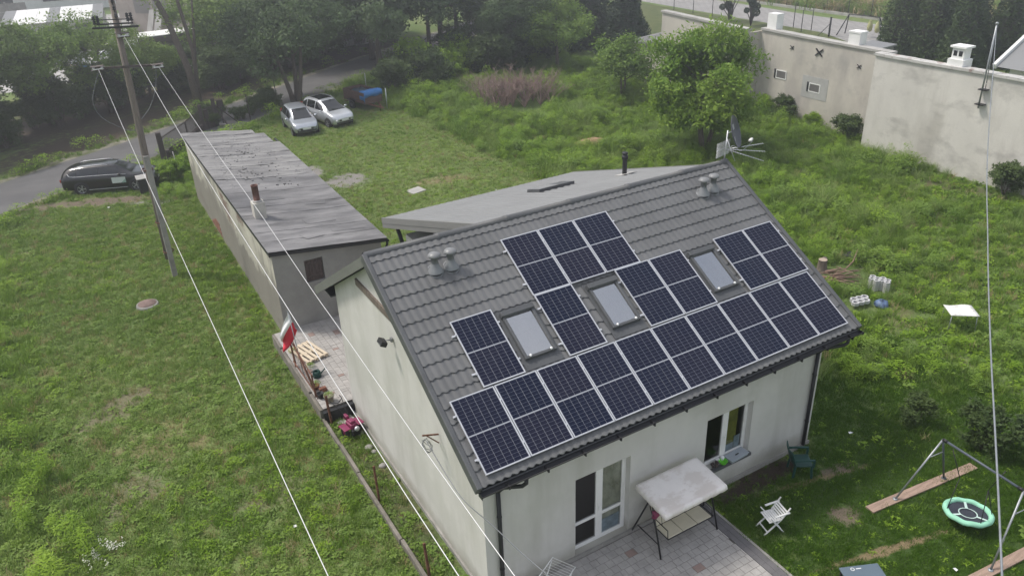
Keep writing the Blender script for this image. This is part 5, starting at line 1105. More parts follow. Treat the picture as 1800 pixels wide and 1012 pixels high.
# white garden table, hollow blocks, stump and branches
tb = thing('garden_table', 'white board table with thin metal legs in the long grass', 'table', (19.13, 1.44, 0), R_(-38))
m = MB(); P = [[(-.45+.9*i/8, -.38+.76*j/6, .70+.03*math.sin(i*.8)*math.sin(j*.7)) for j in range(7)] for i in range(9)]; m.grid(P); o = m.build('top', streaks(M('table_white', (.70, .70, .68), .6, .05, 3), (.45, .42, .38), .8, (5, 5, 5), .58, .64), tb); o.modifiers.new('t', 'SOLIDIFY').thickness = .02
for sx_ in (-1, 1):
    for sy in (-1, 1): m = MB(); m.tube([(sx_*.4, sy*.33, .69), (sx_*.43, sy*.36, 0)], .014, 6); m.build('leg', MT['steel'], tb)
MT['block'] = M('pale_block', (.46, .46, .47), .9, .12, 5)
def hollow(label, x, y, rz, nx, ny, s, h, z=0):
    e = thing('hollow_block', label, 'block', (x, y, z), rz, 'hollow concrete blocks')
    m = MB()
    for i in range(nx):
        for j in range(ny):
            cx, cy = (i-(nx-1)/2)*s*.98+(s*.5 if j % 2 else 0), (j-(ny-1)/2)*s*.9
            m.lathe([(s*.57, 0), (s*.57, h), (s*.34, h), (s*.34, h-.1)], (cx, cy, 0), 8, sm=False); m.lathe([(s*.34, h-.1), (0, h-.1)], (cx, cy, 0), 8, 1, sm=False)  # near-black floor discs stand in for the shade deep in the hollows
    m.build('shell', (MT['block'], MT['gutter']), e)
hollow('pale hollow hexagonal concrete block standing on end in the grass', 19.4, 4.75, .5, 2, 4, .2, .42)
hollow('pale hollow hexagonal concrete block lying low beside a blue bag', 17.75, 4.35, -.2, 3, 2, .24, .12, .14)
m = MB(); rng = random.Random(9); m.lathe([(0, 0), (.22, .0), (.26, .08), (.18, .2), (.05, .24), (0, .24)], (18.35, 3.85, 0), 10); m.v = [(x+rng.uniform(-.06, .06), y+rng.uniform(-.06, .06), z+rng.uniform(0, .05)) for x, y, z in m.v]; tag(m.build('plastic_bag', M('blue_bag', (.10, .15, .26), .5, .6, 7)), 'crumpled blue plastic bag beside the low hollow block', 'bag')
st_ = thing('tree_stump', 'cut tree stump with brown bark by the roof verge end', 'stump', (18.9, 6.95, 0))
m = MB(); m.lathe([(.27, 0), (.2, .12), (.17, .35), (.165, .52)], n=14); m.lathe([(.13, 0), (.1, .3), (.09, .5), (0, .5)], (.22, .1, 0), 10); rng = random.Random(1); m.v = [(x*rng.uniform(.93, 1.07), y*rng.uniform(.93, 1.07), z) for x, y, z in m.v]; m.build('trunk', MT['wood_old'], st_)
m = MB(); m.lathe([(0, .522), (.165, .52)], n=14); m.build('cut_face', M('cut_wood', (.38, .31, .24), .85, .15, 6), st_)
rng = random.Random(12); MT['branch'] = M('dry_branch', (.24, .16, .125), .9, .25, 5)
br_ = thing('branch_pile', 'heap of cut dry branches beside the stump', 'branches', (18.75, 6.1, 0))
for k in range(26):
    a = rng.gauss(-.5, .45); l = rng.uniform(.7, 1.9); c = Vector((rng.uniform(-.4, .4), rng.uniform(-.35, .35), rng.uniform(.05, .35))); d = Vector((math.cos(a), math.sin(a), rng.uniform(-.1, .18)))*l/2
    m = MB(); r0 = rng.uniform(.012, .04); m.tube([c-d, c+Vector((0, 0, rng.uniform(-.05, .08))), c+d], [r0, r0*.8, r0*.4], 6); m.build('branch', MT['branch'], br_)
m = MB(); m.tube([(19.3, 6.3, .1), (20.0, 6.4, .35), (20.6, 6.7, .6)], [.03, .025, .012], 6); m.build('branch', MT['branch'], br_).location = (-18.75, -6.1, 0)
m = MB(); rng = random.Random(6); P = [[(20.6+.15*i+rng.uniform(-.04, .04), 7.4-.2*j+rng.uniform(-.05, .05), .05+.1*rng.random()) for i in range(5)] for j in range(9)]; m.grid(P); tag(m.build('black_sheet', MT['black_rubber']), 'crumpled strip of black sheet in the grass behind the branches', 'plastic sheet')
# sand heap
m = MB(); rng = random.Random(2); P = [[(21.6+(-1.25+.25*i), 26.1+(-.8+.2*j), max(-.02, .30*math.exp(-((i-5)/3.2)**2-((j-4)/2.6)**2)+.05*rng.random()-.04)) for j in range(9)] for i in range(11)]; m.grid(P); tag(m.build('sand_heap', M('sand', (.36, .22, .145), .95, .2, 3, .5, 30)), 'low heap of reddish sand among the weeds', 'sand heap')
# small litter bits on turf
rng = random.Random(21)
for k, (x, y) in enumerate(((10.2, .6), (11.4, -.4), (9.3, -4.9), (11.6, 1.2), (-4.4, 31.9), (12.9, 22.4), (13.1, -5.2), (-3.0, 4.6))):
    m = MB(); m.face([(rng.uniform(-.06, 0), rng.uniform(-.05, 0), .05), (rng.uniform(.03, .08), -.04, .06), (.05, rng.uniform(.02, .06), .05), (-.03, .05, .07)]); o = m.build('paper_scrap', MT['flagwhite']); o.location = (x, y, .02); o.modifiers.new('t', 'SOLIDIFY').thickness = .006
    tag(o, 'small scrap of white paper lying in the grass', 'litter', 'paper scraps in the grass')

# ---------------------------------------------------------------- far garden furniture beyond the wall
MT['fence_steel'] = M('fence_steel', (.03, .032, .035), .6, .2, 3)
def far_post(x, y, h, r, label):
    m = MB(); m.tube([(x, y, 0), (x, y, h)], r, 6); m.lathe([(r*1.3, h), (r*1.3, h+.04), (0, h+.05)], (x, y, 0), 6); return tag(m.build('fence_post', MT['fence_steel']), label, 'fence post', 'steel posts of the far garden fences')
for i, (x, y) in enumerate(((58.4, 61.2), (58.3, 57.9), (58.4, 55.0), (59.3, 44.6), (57.9, 42.4), (59.3, 42.4))): far_post(x, y, 2.0, .04, 'thin dark fence post around the trimmed lawn beyond the long wall')
o = far_post(57.95, 39.2, 1.7, .09, 'thick dark corner post with stay on the trimmed lawn'); m = MB(); m.tube([(57.95, 39.2, 1.2), (57.2, 39.9, 0)], .03, 6); m.build('stay', MT['fence_steel'], o)
ff = thing('wire_fence', 'long dark wire fence with posts along the far meadow edge', 'fence', (68.4, 20, 0))
for k in range(23):
    y = 62-20-k*2.75; m = MB(); m.tube([(0, y, 0), (.0, y, 2.1)], .04, 6); m.build('post', MT['fence_steel'], ff)
m = MB()
for z in (.7, 1.4, 2.05): m.tube([(0, 42, z), (0, -18, z)], .01, 4)
m.build('wire', MT['fence_steel'], ff)
wb_ = thing('wheelie_bin', 'dark green wheelie bin on the far garden paving', 'bin', (62.6, 36.1, 0)); m = MB(); m.prism([(-.25, -.25, .05), (.25, -.25, .05), (.3, -.3, 1.0), (-.3, -.3, 1.0)], (0, .55, 0)); bevel(m.build('body', MT['green_plastic'], wb_), .03); m = MB(); m.box((-.33, -.34, 1.0), (.33, .3, 1.08)); bevel(m.build('lid', MT['conc_l'], wb_), .03)
for s in (-1, 1): m = MB(); m.lathe([(0, -.03), (.11, -.03), (.11, .03), (0, .03)], (s*.25, .28, .11), 12, axis=(1, 0, 0)); m.build('wheel', MT['tyre'], wb_)
bf = thing('swing_stand', 'black A-shaped swing stand with two pale cushions beyond the wall', 'swing stand', (59.9, 35.6, 0))
for q in (((0, 0, 1.9), (-.6, -.9, 0)), ((0, 0, 1.9), (.7, -.6, 0)), ((-.3, 3.0, 1.9), (-.9, 3.6, 0)), ((-.3, 3.0, 1.9), (.4, 3.7, 0)), ((0, 0, 1.9), (-.3, 3.0, 1.9))): m = MB(); m.tube(q, .05, 6); m.build('tube', MT['fence_steel'], bf)
for y in (.2, 1.0):
    m = MB(); m.lathe([(0, .5), (.2, .6), (.25, 1.0), (.12, 1.5), (0, 1.6)], (.2, y, 0), 10); m.build('cushion', M('pale_cushion', (.45, .45, .22), .8, .1, 3) if 'pale_cushion' not in bpy.data.materials else bpy.data.materials['pale_cushion'], bf)

# ---------------------------------------------------------------- yard and buildings beyond the road, top left
MT['brick_far'] = M('far_brick', (.40, .35, .31), .95, .15, .8, world=True)
yd = MB(); yd.face([(-14, 66, .01), (24, 66, .01), (24, 110, .01), (-14, 110, .01)]); tag(yd.build('works_yard', streaks(M('yard_concrete', (.46, .45, .43), .95, .15, .4, world=True), (.25, .24, .22), .7, (.3, .3, 1))), kind='structure')
wk = thing('brick_workshop', 'pale brick workshop wall with two openings behind the yard', 'building', (0, 0, 0))
d_ = Vector((4.2, -4.7, 0)).normalized(); O = Vector((3.2, 88.2, 0)); nrm = Vector((-d_.y, d_.x, 0))
def wpt(s, z, o=0): return O+d_*s+nrm*o+Vector((0, 0, z))
def wq(mb, s0, s1, z0, z1, o=0): mb.face([wpt(s0, z0, o), wpt(s1, z0, o), wpt(s1, z1, o), wpt(s0, z1, o)])
# brick courses built as real blocks in the wall face
rng = random.Random(14); ops = [(2.3, 4.3, 2.6, 4.0), (4.8, 6.6, 2.6, 4.0)]
m = MB(); m.prism([wpt(0, 0, .06), wpt(24, 0, .06), wpt(24, 8, .06), wpt(0, 8, .06)], nrm*.4); m.build('wall', MT['brick_far'], wk)
for s in range(12):
    for z in range(11):
        s0 = s*2.0+(1.0 if z % 2 else 0)-.4; a, b = s0+.03, s0+1.97; z0 = z*.72
        if any(o[0]-.3 < b and o[1]+.3 > a and o[2] < z0+.72 and o[3] > z0 for o in ops): continue
        m = MB(); dp_ = rng.uniform(.0, .03); m.prism([wpt(a, z0+.02, .055-dp_), wpt(b, z0+.02, .055-dp_), wpt(b, z0+.70, .055-dp_), wpt(a, z0+.70, .055-dp_)], nrm*.02); m.build('block', MT['brick_far'], wk)
for o in ops: m = MB(); m.prism([wpt(o[0], o[2], .03), wpt(o[1], o[2], .03), wpt(o[1], o[3], .03), wpt(o[0], o[3], .03)], nrm*.02); m.build('window', M('grey_shutter', (.22, .21, .2), .8, .1, 2) if 'grey_shutter' not in bpy.data.materials else bpy.data.materials['grey_shutter'], wk)
m = MB(); m.prism([wpt(-.3, 8, -.3), wpt(24.4, 8, -.3), wpt(24.4, 8.3, -.3), wpt(-.3, 8.3, -.3)], nrm*9); m.build('roof', MT['felt'], wk)
for k, (s, h_, w2_) in enumerate(((4.6, 3.0, .7), (5.6, 3.1, .8), (1.0, 2.0, 1.3))):
    m = MB(); a = wpt(s, 0, -1.6); b = wpt(s+.1, h_, -.12); m.obox((a+b)/2, d_*w2_/2, (b-a)/2, nrm*.06)
    tag(m.build('leaning_slab', MT['conc_l']), ('pale slab leaning on the workshop under its second opening', 'pale slab leaning at the end of the leaning row by the workshop', 'wrapped pale sheet leaning on the workshop beside its first opening')[k], 'slab', 'slabs leaning on the workshop')
# stacked dark timber with white boards on top
tp_ = thing('timber_stack', 'long stack of dark timber with white boards laid on top', 'timber stack', (4.6, 68.6, 0), R_(-12))
rng = random.Random(6)
for r in range(9):
    for c_ in range(3):
        m = MB(); z = r*.3; x = c_*4.3-2+rng.uniform(-.15, .15); m.box((x, -.9+rng.uniform(-.12, .12), z), (x+4.2, 1.0, z+.26)); m.build('beam', MT['grey_wood'], tp_)
for k in range(5):
    m = MB(); x = -2+k*2.5; m.obox((x+1.1, .5+rng.uniform(-.3, .3), 2.80+k % 2*.09), (1.25, .12, .02), (-.1, 1.3, .03), (0, 0, .035)); m.build('white_board', MT['limewash'], tp_)
# pale stock on the yard, blue container corner, concrete panel fence
rng = random.Random(4)
MT['film'] = M('white_film', (.66, .67, .69), .5, .08, 1.5)
for k in range(9):
    x, y = -11+k*1.75+rng.uniform(-.4, .4), 72+rng.uniform(-2, 6); e = thing('wrapped_pallet', 'white film-wrapped pallet load standing in the works yard', 'pallet load', (x, y, 0), rng.uniform(-.4, .4), 'wrapped loads in the yard')
    h_ = rng.uniform(1.0, 1.9); m = MB(); m.box((-.8, -.7, .15), (.8, .7, h_)); bevel(m.build('load', MT['film'], e), .12, 3)
    m = MB(); m.box((-.85, -.75, 0), (.85, -.45, .14)); m.box((-.85, -.15, 0), (.85, .15, .14)); m.box((-.85, .45, 0), (.85, .75, .14)); m.build('pallet', MT['pine'], e)
bc = thing('container', 'blue steel container half hidden behind trees across the road', 'container', (-.6, 63.5, 0), R_(36)); m = MB(); P = [[(-2+.2*i, -1.1+(.04 if i % 2 else 0), z) for i in range(21)] for z in (0, 2.0)]; m.grid(P, sm=False); m.box((-2, -1.05, 0), (2, 1.1, 1.99)); m.build('shell', M('container_blue', (.05, .18, .38), .6, .15, 2), bc); m = MB(); m.box((-2.05, -1.15, 2.0), (2.05, 1.15, 2.1)); m.build('roof', MT['fascia'], bc)
cf = thing('concrete_fence', 'tall grey precast concrete panel fence at the yard end', 'fence', (-13.5, 99, 0), R_(-4))
for k in range(4):
    for r in range(4):
        m = MB(); m.box((k*2.1+.1, -.03, r*.9+.01), (k*2.1+2.0, .03, r*.9+.89)); m.build('panel', MT['concrete'], cf)
    m = MB(); m.box((k*2.1-.09, -.12, 0), (k*2.1+.09, .1, 3.75)); m.build('post', MT['concrete'], cf)
wh_ = thing('white_hall', 'large white sheet-clad hall behind the concrete fence', 'building', (-24, 118, 0))
m = MB(); m.box((0, 0, 0), (38, 20, 7)); m.build('wall', MT['limewash'], wh_); m = MB(); m.prism([(-.5, -.5, 7.01), (38.5, -.5, 7.01), (38.5, 10, 9.5), (-.5, 10, 9.5)], (0, 0, .2)); m.prism([(-.5, 10, 9.5), (38.5, 10, 9.5), (38.5, 20.5, 7.01), (-.5, 20.5, 7.01)], (0, 0, .2)); m.build('roof', MT['sheet'], wh_)
for k in range(6): m = MB(); m.box((3+k*6, -.06, 1.5), (5.5+k*6, -.01, 4)); m.build('window', MT['gutter'], wh_)

ls_ = thing('low_store', 'low store with pale rusty sheet roof in the works yard', 'shed', (-3.0, 92, 0), R_(-8))
m = MB(); m.box((-4.5, -3, 0), (5.0, 3, 2.3)); m.build('wall', MT['conc_l'], ls_)
for k in range(9): m = MB(); x = -4.8+k*1.1; m.prism([(x, -3.3, 2.31), (x+1.08, -3.3, 2.31), (x+1.08, -3.3, 2.36), (x, -3.3, 2.36)], (0, 6.6, .7)); m.build('roof_sheet', MT['limewash'] if k % 4 else MT['sheet'], ls_)
for k in range(3): m = MB(); m.box((-3.8+k*3, -3.04, .0), (-2.2+k*3, -3.005, 1.9)); m.build('door', MT['gutter'], ls_)
# ---------------------------------------------------------------- vegetation
from mathutils import noise as mnoise
rs = np.random.RandomState(42)
def leaf_mesh(name, C, S, LV, mat, up=.5, aspect=.5, outc=None, rs_=rs, droop=0, flat=.8):
    """C: leaf centres, S: half lengths, LV: clump tone; rhombic leaves"""
    n = len(C); d = rs_.normal(size=(n, 3)); d[:, 2] = d[:, 2]*flat-droop; d /= np.linalg.norm(d, axis=1)[:, None]
    k = rs_.normal(size=(n, 3))*(1-up)+np.array([0, 0, 1.])*up*2
    if outc is not None: k += (C-outc)*.35
    s = np.cross(d, k); s /= np.linalg.norm(s, axis=1)[:, None]+1e-9
    L = S[:, None]; v = np.stack([C-d*L, C+s*L*aspect-d*L*.15, C+d*L, C-s*L*aspect-d*L*.15], 1).reshape(-1, 3)
    me = bpy.data.meshes.new(name); me.vertices.add(4*n); me.vertices.foreach_set('co', v.ravel().astype(np.float32))
    me.loops.add(4*n); me.loops.foreach_set('vertex_index', np.arange(4*n, dtype=np.int32)); me.polygons.add(n)
    me.polygons.foreach_set('loop_start', np.arange(0, 4*n, 4, dtype=np.int32))
    a = me.attributes.new('lv', 'FLOAT', 'FACE'); a.data.foreach_set('value', LV.astype(np.float32))
    me.materials.append(mat); me.update(calc_edges=True); return me
LM = {
 'broad': leaf_mat('leaf_broad', (.082, .15, .03), (.20, .285, .065), .4), 'light': leaf_mat('leaf_light', (.115, .215, .03), (.27, .37, .08), .4),
 'dark': leaf_mat('leaf_dark', (.055, .095, .032), (.13, .185, .055), .4), 'yellow': leaf_mat('leaf_yellow', (.135, .25, .028), (.33, .44, .065), .42),
 'blue': leaf_mat('leaf_grey_green', (.072, .125, .05), (.165, .23, .09), .4), 'conifer': leaf_mat('conifer_spray', (0.021, 0.042, 0.019), (0.049, 0.083, 0.033), .15),
 'thuja': leaf_mat('thuja_spray', (0.034, 0.065, 0.018), (0.081, 0.124, 0.033), .15), 'grass': leaf_mat('grass_blade', (.115, .225, .028), (.26, .37, .065), .3),
 'dry': leaf_mat('dry_grass', (0.312, 0.247, 0.117), (0.494, 0.429, 0.234), .2), 'weed': leaf_mat('weed_leaf', (.145, .275, .018), (.33, .47, .05), .4),
 'weed2': leaf_mat('weed_leaf_b', (.13, .24, .038), (.28, .39, .085), .4), 'fweed': leaf_mat('field_weed', (.12, .215, .042), (.27, .37, .095), .35), 'fgrass': leaf_mat('field_grass_blade', (.155, .25, .055), (.34, .42, .14), .35), 'blawn': leaf_mat('back_lawn_blade', (.205, .31, .085), (.40, .48, .18), .35), 'flower': leaf_mat('white_flower', (.6, .6, .5), (.75, .75, .68), .2), 'lawn': leaf_mat('lawn_blade', (.055, .14, .014), (.135, .235, .028), .3)}
MT['bark'] = M('bark', (.13, .105, .085), .9, .3, 5, .5, 30, stretch=(5, 5, 1)); MT['bark_dark'] = M('bark_dark', (.07, .058, .05), .9, .3, 5, .5, 30, stretch=(5, 5, 1))
def tree_parts(seed, h, cr, cb, tr, leaf='broad', lobes=10, clus=15, per=52, ls=.17, stems=1, lean=(0, 0), flat=1., bark='bark', sig=.36, aspect=.5, droop=0):
    rg = np.random.RandomState(seed); zc, zr_ = (h+cb)/2, (h-cb)/2*flat
    L = []
    for i in range(lobes):
        t = 2*math.pi*i/lobes*2.4+rg.uniform(-.4, .4); el = rg.uniform(-.75, .95); rr = rg.uniform(.5, .9)
        L.append((math.cos(t)*math.sqrt(1-el*el*.7)*cr*rr+lean[0], math.sin(t)*math.sqrt(1-el*el*.7)*cr*rr+lean[1], zc+el*zr_*.72, cr*rg.uniform(.24, .46)))
    L.append((lean[0], lean[1], zc+zr_*.55, cr*.42)); L.append((lean[0], lean[1], zc, cr*.5))
    t = MB(); top = Vector((lean[0]*.7, lean[1]*.7, cb+(h-cb)*.45))
    for s in range(stems):
        a = 2*math.pi*s/max(1, stems)+.7; b = Vector((math.cos(a)*tr*.8*(stems > 1), math.sin(a)*tr*.8*(stems > 1), 0)); e = top+Vector((math.cos(a), math.sin(a), 0))*cr*.3*(stems > 1)
        mid = b.lerp(e, .45)+Vector((rg.uniform(-.12, .12), rg.uniform(-.12, .12), 0)); t.tube([b-Vector((0, 0, .1)), b.lerp(mid, .4), mid, e], [tr*1.15, tr*.9, tr*.72, tr*.35], 9)
    C, S, LV = [], [], []
    for (x, y, z, r) in L:
        lc = Vector((x, y, z)); s0 = Vector((lean[0]*.4, lean[1]*.4, max(cb*.8, min(z-.5, top.z)))); q = s0.lerp(lc, .5)+Vector((0, 0, .25)); t.tube([s0, q, lc], [tr*.42, tr*.28, tr*.12], 6)
        for c in range(clus):
            d = rg.normal(size=3); d /= np.linalg.norm(d); d[2] = d[2]*.85+.12; k = np.array([x, y, z])+d*r*rg.uniform(.55, 1.15)
            if c % 3 == 0: t.tube([lc, tuple(k)], [tr*.09, tr*.03], 4, caps=False)
            m_ = int(per*rg.uniform(.6, 1.3)); C.append(k+rg.normal(size=(m_, 3))*np.array([sig, sig, sig*.72])*(r/1.3)**.5); S.append(ls*rg.uniform(.55, 1.15, m_)); LV.append(np.full(m_, rg.uniform())*.7+rg.uniform(size=m_)*.3)
    C = np.concatenate(C); return t.mesh('trunk', MT[bark]), leaf_mesh('crown', C, np.concatenate(S), np.concatenate(LV), LM[leaf], .45, aspect, np.array([lean[0], lean[1], zc]), rg, droop)
def plant_tree(name, label, cat, parts, x, y, rz=0, s=1, group=None, sz=None):
    e = thing(name, label, cat, (x, y, 0), rz, group); e.scale = (s, s, sz or s)
    link(bpy.data.objects.new('trunk', parts[0]), e); link(bpy.data.objects.new('crown', parts[1]), e); return e
T = {
 'A': tree_parts(1, 9.2, 4.2, 2.4, .24, 'broad', 12, 17, 92, .155), 'B': tree_parts(2, 8.2, 3.9, 1.8, .22, 'light', 11, 15, 88, .155),
 'C': tree_parts(3, 9.5, 4.4, 1.6, .26, 'blue', 13, 17, 92, .155), 'D': tree_parts(4, 8.6, 4.2, 1.7, .2, 'blue', 13, 18, 95, .15, 3),
 'walnut': tree_parts(5, 7.3, 2.65, .1, .15, 'yellow', 19, 17, 84, .15, 3, sig=.34, aspect=.42, droop=.6), 'small': tree_parts(6, 4.7, 2.0, .1, .1, 'light', 9, 12, 75, .125, 2, sig=.32),
 'dark': tree_parts(7, 8.8, 3.8, 1.2, .24, 'dark', 12, 17, 92, .15), 'E': tree_parts(12, 8.6, 4.0, 2.6, .2, 'light', 10, 12, 66, .16, sig=.33), 'bush': tree_parts(8, 2.6, 1.5, .15, .06, 'dark', 9, 9, 46, .13, 4, sig=.26), 'bushg': tree_parts(9, 2.3, 1.35, .1, .05, 'weed', 9, 9, 46, .12, 4, sig=.24),
}
LG = 'trees across the road'
for i, (k, x, y, rz, s, lb) in enumerate((
 ('A', -8.6, 49.2, .3, .78, 'broad green tree on the bank across the road, nearest the bend'), ('E', -5.2, 51.6, 1.1, .8, 'light green tree across the road in front of the white loads'),
 ('E', -1.9, 53.2, 2.2, .74, 'green tree across the road directly behind the utility pole'), ('C', -12.6, 47.4, 2.0, .9, 'grey green tree at the bend of the road'),
 ('E', -10.2, 55.5, 2.8, .72, 'light green tree in the second row before the concrete fence'), ('C', -5.8, 57.5, .7, .62, 'grey green tree in the second row near the wrapped loads'),
 ('B', 1.2, 55.4, 4.0, .62, 'small light green tree below the timber stack'), ('A', -16.5, 44.5, 4.4, 1.0, 'broad green tree on the bank before the bend'))):
    plant_tree('roadside_tree', lb, 'tree', T[k], x, y, rz, s, LG)
plant_tree('fruit_tree', 'grey green multi-stemmed tree right behind the silver cars', 'tree', T['D'], 9.9, 46.6, .4, 1.0)
MG = 'trees behind the weedy field'
for i, (k, x, y, rz, s, lb) in enumerate((
 ('C', 18.3, 51.2, 1.0, 1.0, 'large grey green tree leaning over the road bend behind the trailer'), ('C', 22.6, 50.4, 2.6, 1.05, 'large grey green tree behind the weedy field edge'),
 ('A', 15.0, 60.5, 1.2, 1.05, 'broad tree beyond the road end, over the dark lane'), ('A', 26.2, 52.5, .2, 1.0, 'broad tree in the back row next to the dark conifers'), ('dark', 29.4, 50.6, 1.7, 1.0, 'dark leafy tree behind the dead brown shrub'),
 ('dark', 20.5, 58.5, 3.0, 1.05, 'dark leafy tree in the deep shade behind the first row'), ('C', 27.8, 59.0, 5.0, 1.1, 'tall grey green tree in the farthest row'), ('dark', 35.0, 58.0, 2.2, 1.15, 'dark tall tree in the farthest row near the conifers'),
 ('B', 30.2, 42.8, 2.0, .78, 'fresh green young tree before the dark conifers'), ('C', 27.2, 44.2, 3.6, .72, 'grey green bushy tree above the dead shrub'), ('B', 8.5, 62.0, 3.3, 1.0, 'light green tree over the lane beside the workshop'),
 ('dark', 41.5, 64.0, .8, 1.1, 'dark tree at the far corner by the garden paving'), ('A', 12.0, 68.0, 2.0, 1.1, 'broad tree beyond the works yard corner'), ('C', 22.0, 70.0, .9, 1.1, 'grey green tree behind all others at the lane end'), ('A', 33.0, 70.0, 3.9, 1.1, 'broad tree in the distance behind the conifers'))):
    plant_tree('field_tree', lb, 'tree', T[k], x, y, rz, s, MG)
plant_tree('walnut_tree', 'yellow green walnut tree standing before the long beige wall', 'tree', T['walnut'], 25.6, 20.9, .9, 1.0)
plant_tree('young_tree', 'small bright green tree left of the walnut by the annex wall', 'tree', T['small'], 29.2, 33.0, 0, 1.0)
# bare-trunked tall tree by the lane: trunks in view, crown high up
tt = thing('tall_tree', 'tall leaning tree with bare grey trunks beside the lane', 'tree', (3.6, 49.6, 0))
m = MB(); m.tube([(0, 0, -.1), (-.15, .1, 3), (-.8, .4, 6.5), (-1.75, .8, 9.5), (-2.6, 1.0, 13)], [.30, .24, .2, .16, .09], 10); m.tube([(.1, .1, 0), (.5, .6, 4), (.2, 1.0, 8), (-.1, 1.2, 12)], [.16, .14, .11, .07], 8); m.tube([(.1, .2, 1.5), (.9, 1.3, 5.0), (1.5, 1.8, 8.5)], [.13, .1, .05], 7); m.tube([(-1.75, .8, 9.5), (-.6, 1, 11.5)], [.1, .04], 6); m.build('trunk', MT['bark'], tt)
C, S, LV = [], [], []; rg = np.random.RandomState(77)
for k in range(95):
    c = np.array([rg.uniform(-5, 3.2), rg.uniform(-1.8, 3.8), rg.uniform(9.3, 13.5)]); n = 60; C.append(c+rg.normal(size=(n, 3))*.38); S.append(.17*rg.uniform(.6, 1.1, n)); LV.append(np.full(n, rg.uniform()))
for c in ((-1.2, .6, 6.8), (-.9, .4, 6.0), (-1.6, .8, 7.6), (.9, 1.4, 6.2), (1.6, 1.8, 8.2)):
    n = 50; C.append(np.array(c)+rg.normal(size=(n, 3))*.28); S.append(.14*rg.uniform(.6, 1.1, n)); LV.append(np.full(n, rg.uniform()))
link(bpy.data.objects.new('crown', leaf_mesh('crown', np.concatenate(C), np.concatenate(S), np.concatenate(LV), LM['light'], .45, .5)), tt)
# conifers and thujas
def cone_tree(name, label, x, y, h, r, mat, seed, n=9000, ls=.13, base=.1, cat='conifer', group=None, ragged=.25, pw=.8, par=None):
    rg = np.random.RandomState(seed); e = thing(name, label, cat, (x, y, 0), 0, group)
    m = MB(); m.tube([(0, 0, -.1), (0, 0, h*.9)], [r*.09, .03], 7); m.build('trunk', MT['bark_dark'], e)
    u = rg.uniform(size=n)**1.35; z = base+u*(h-base); th = rg.uniform(0, 2*math.pi, n)
    lob = 1+ragged*np.sin(th*3+z*2.1+seed)*.5+ragged*np.sin(th*7+z*3.7)*.35
    rr = r*(1-u)**pw*lob*(rg.uniform(.35, 1.06, n)**.45); C = np.stack([np.cos(th)*rr, np.sin(th)*rr, z], 1)
    lv = (np.sin(th*5+z*4)*.5+.5)*.6+rg.uniform(size=n)*.4
    d = leaf_mesh('crown', C, ls*rg.uniform(.6, 1.25, n), lv, LM[mat], .25, .38, np.array([0, 0, h*.3]), rg); link(bpy.data.objects.new('crown', d), e)
    m = MB(); m.tube([(0, 0, base), (0, 0, h*.35), (0, 0, h*.8)], [r*.55, r*.5, r*.12], 9); m.build('dark_core', MT['bark_dark'], e)  # solid dark core added inside to keep the crown from showing through
    return e
cone_tree('spruce', 'dark drooping conifer beside the far garden paving', 38.6, 51.5, 11, 3.6, 'conifer', 3, 13000, .2, .4, group='dark conifers')
cone_tree('spruce', 'dark broad conifer behind the young green tree', 33.8, 50.5, 11, 3.4, 'conifer', 4, 12000, .2, .4, group='dark conifers')
cone_tree('spruce', 'dark conifer right behind the annex roof', 38.8, 45.0, 7.0, 2.3, 'conifer', 5, 9000, .17, .4, group='dark conifers')
for i, (x, y, h, r, lb) in enumerate(((56.0, 30.6, 8.0, 1.9, 'tall thuja at the end of the row, nearest the green bin'), (56.8, 28.4, 8.6, 2.0, 'second tall thuja in the row, counted from the green bin'), (57.4, 26.0, 8.8, 2.0, 'third tall thuja in the row, counted from the green bin'), (55.2, 24.6, 6.6, 1.8, 'shorter thuja before the tall row behind the last chimney'), (58.2, 23.2, 6.8, 1.9, 'fourth thuja in the row, lower than its neighbours'), (57.6, 20.4, 6.2, 1.9, 'fifth thuja in the row behind the service mast'), (58.0, 17.6, 6.0, 1.9, 'last thuja in the row, behind the white gable'))):
    cone_tree('thuja', lb, x, y, h, r, 'thuja', 20+i, 8000, .15, .1, 'thuja', 'thuja row', .2, .62)
# pom-pom topiary
for i, (x, y, sd_) in enumerate(((57.3, 51.2, 1), (57.1, 48.1, 2))):
    rg = np.random.RandomState(60+sd_); e = thing('topiary', ('cloud-pruned topiary with dark pompoms, farther from the white chimneys', 'cloud-pruned topiary with dark pompoms, beside the tall white chimney')[i], 'topiary', (x, y, 0))
    for k in range(13):
        a = rg.uniform(0, 2*math.pi); r = rg.uniform(.2, 1.35); z = rg.uniform(1.3, 3.0); p = np.array([math.cos(a)*r, math.sin(a)*r, z]); n = 420
        m = MB(); m.tube([(0, 0, 0), (p[0]*.3, p[1]*.3, z*.45), tuple(p)], [.07, .05, .03], 6); m.build('stem', MT['bark_dark'], e)
        d = rg.normal(size=(n, 3)); d /= np.linalg.norm(d, axis=1)[:, None]; q = rg.uniform(.26, .38)
        link(bpy.data.objects.new('pompom', leaf_mesh('pompom', p+d*q*rg.uniform(.8, 1.05, n)[:, None], np.full(n, .07), rg.uniform(size=n), LM['conifer'], .1, .6)), e)
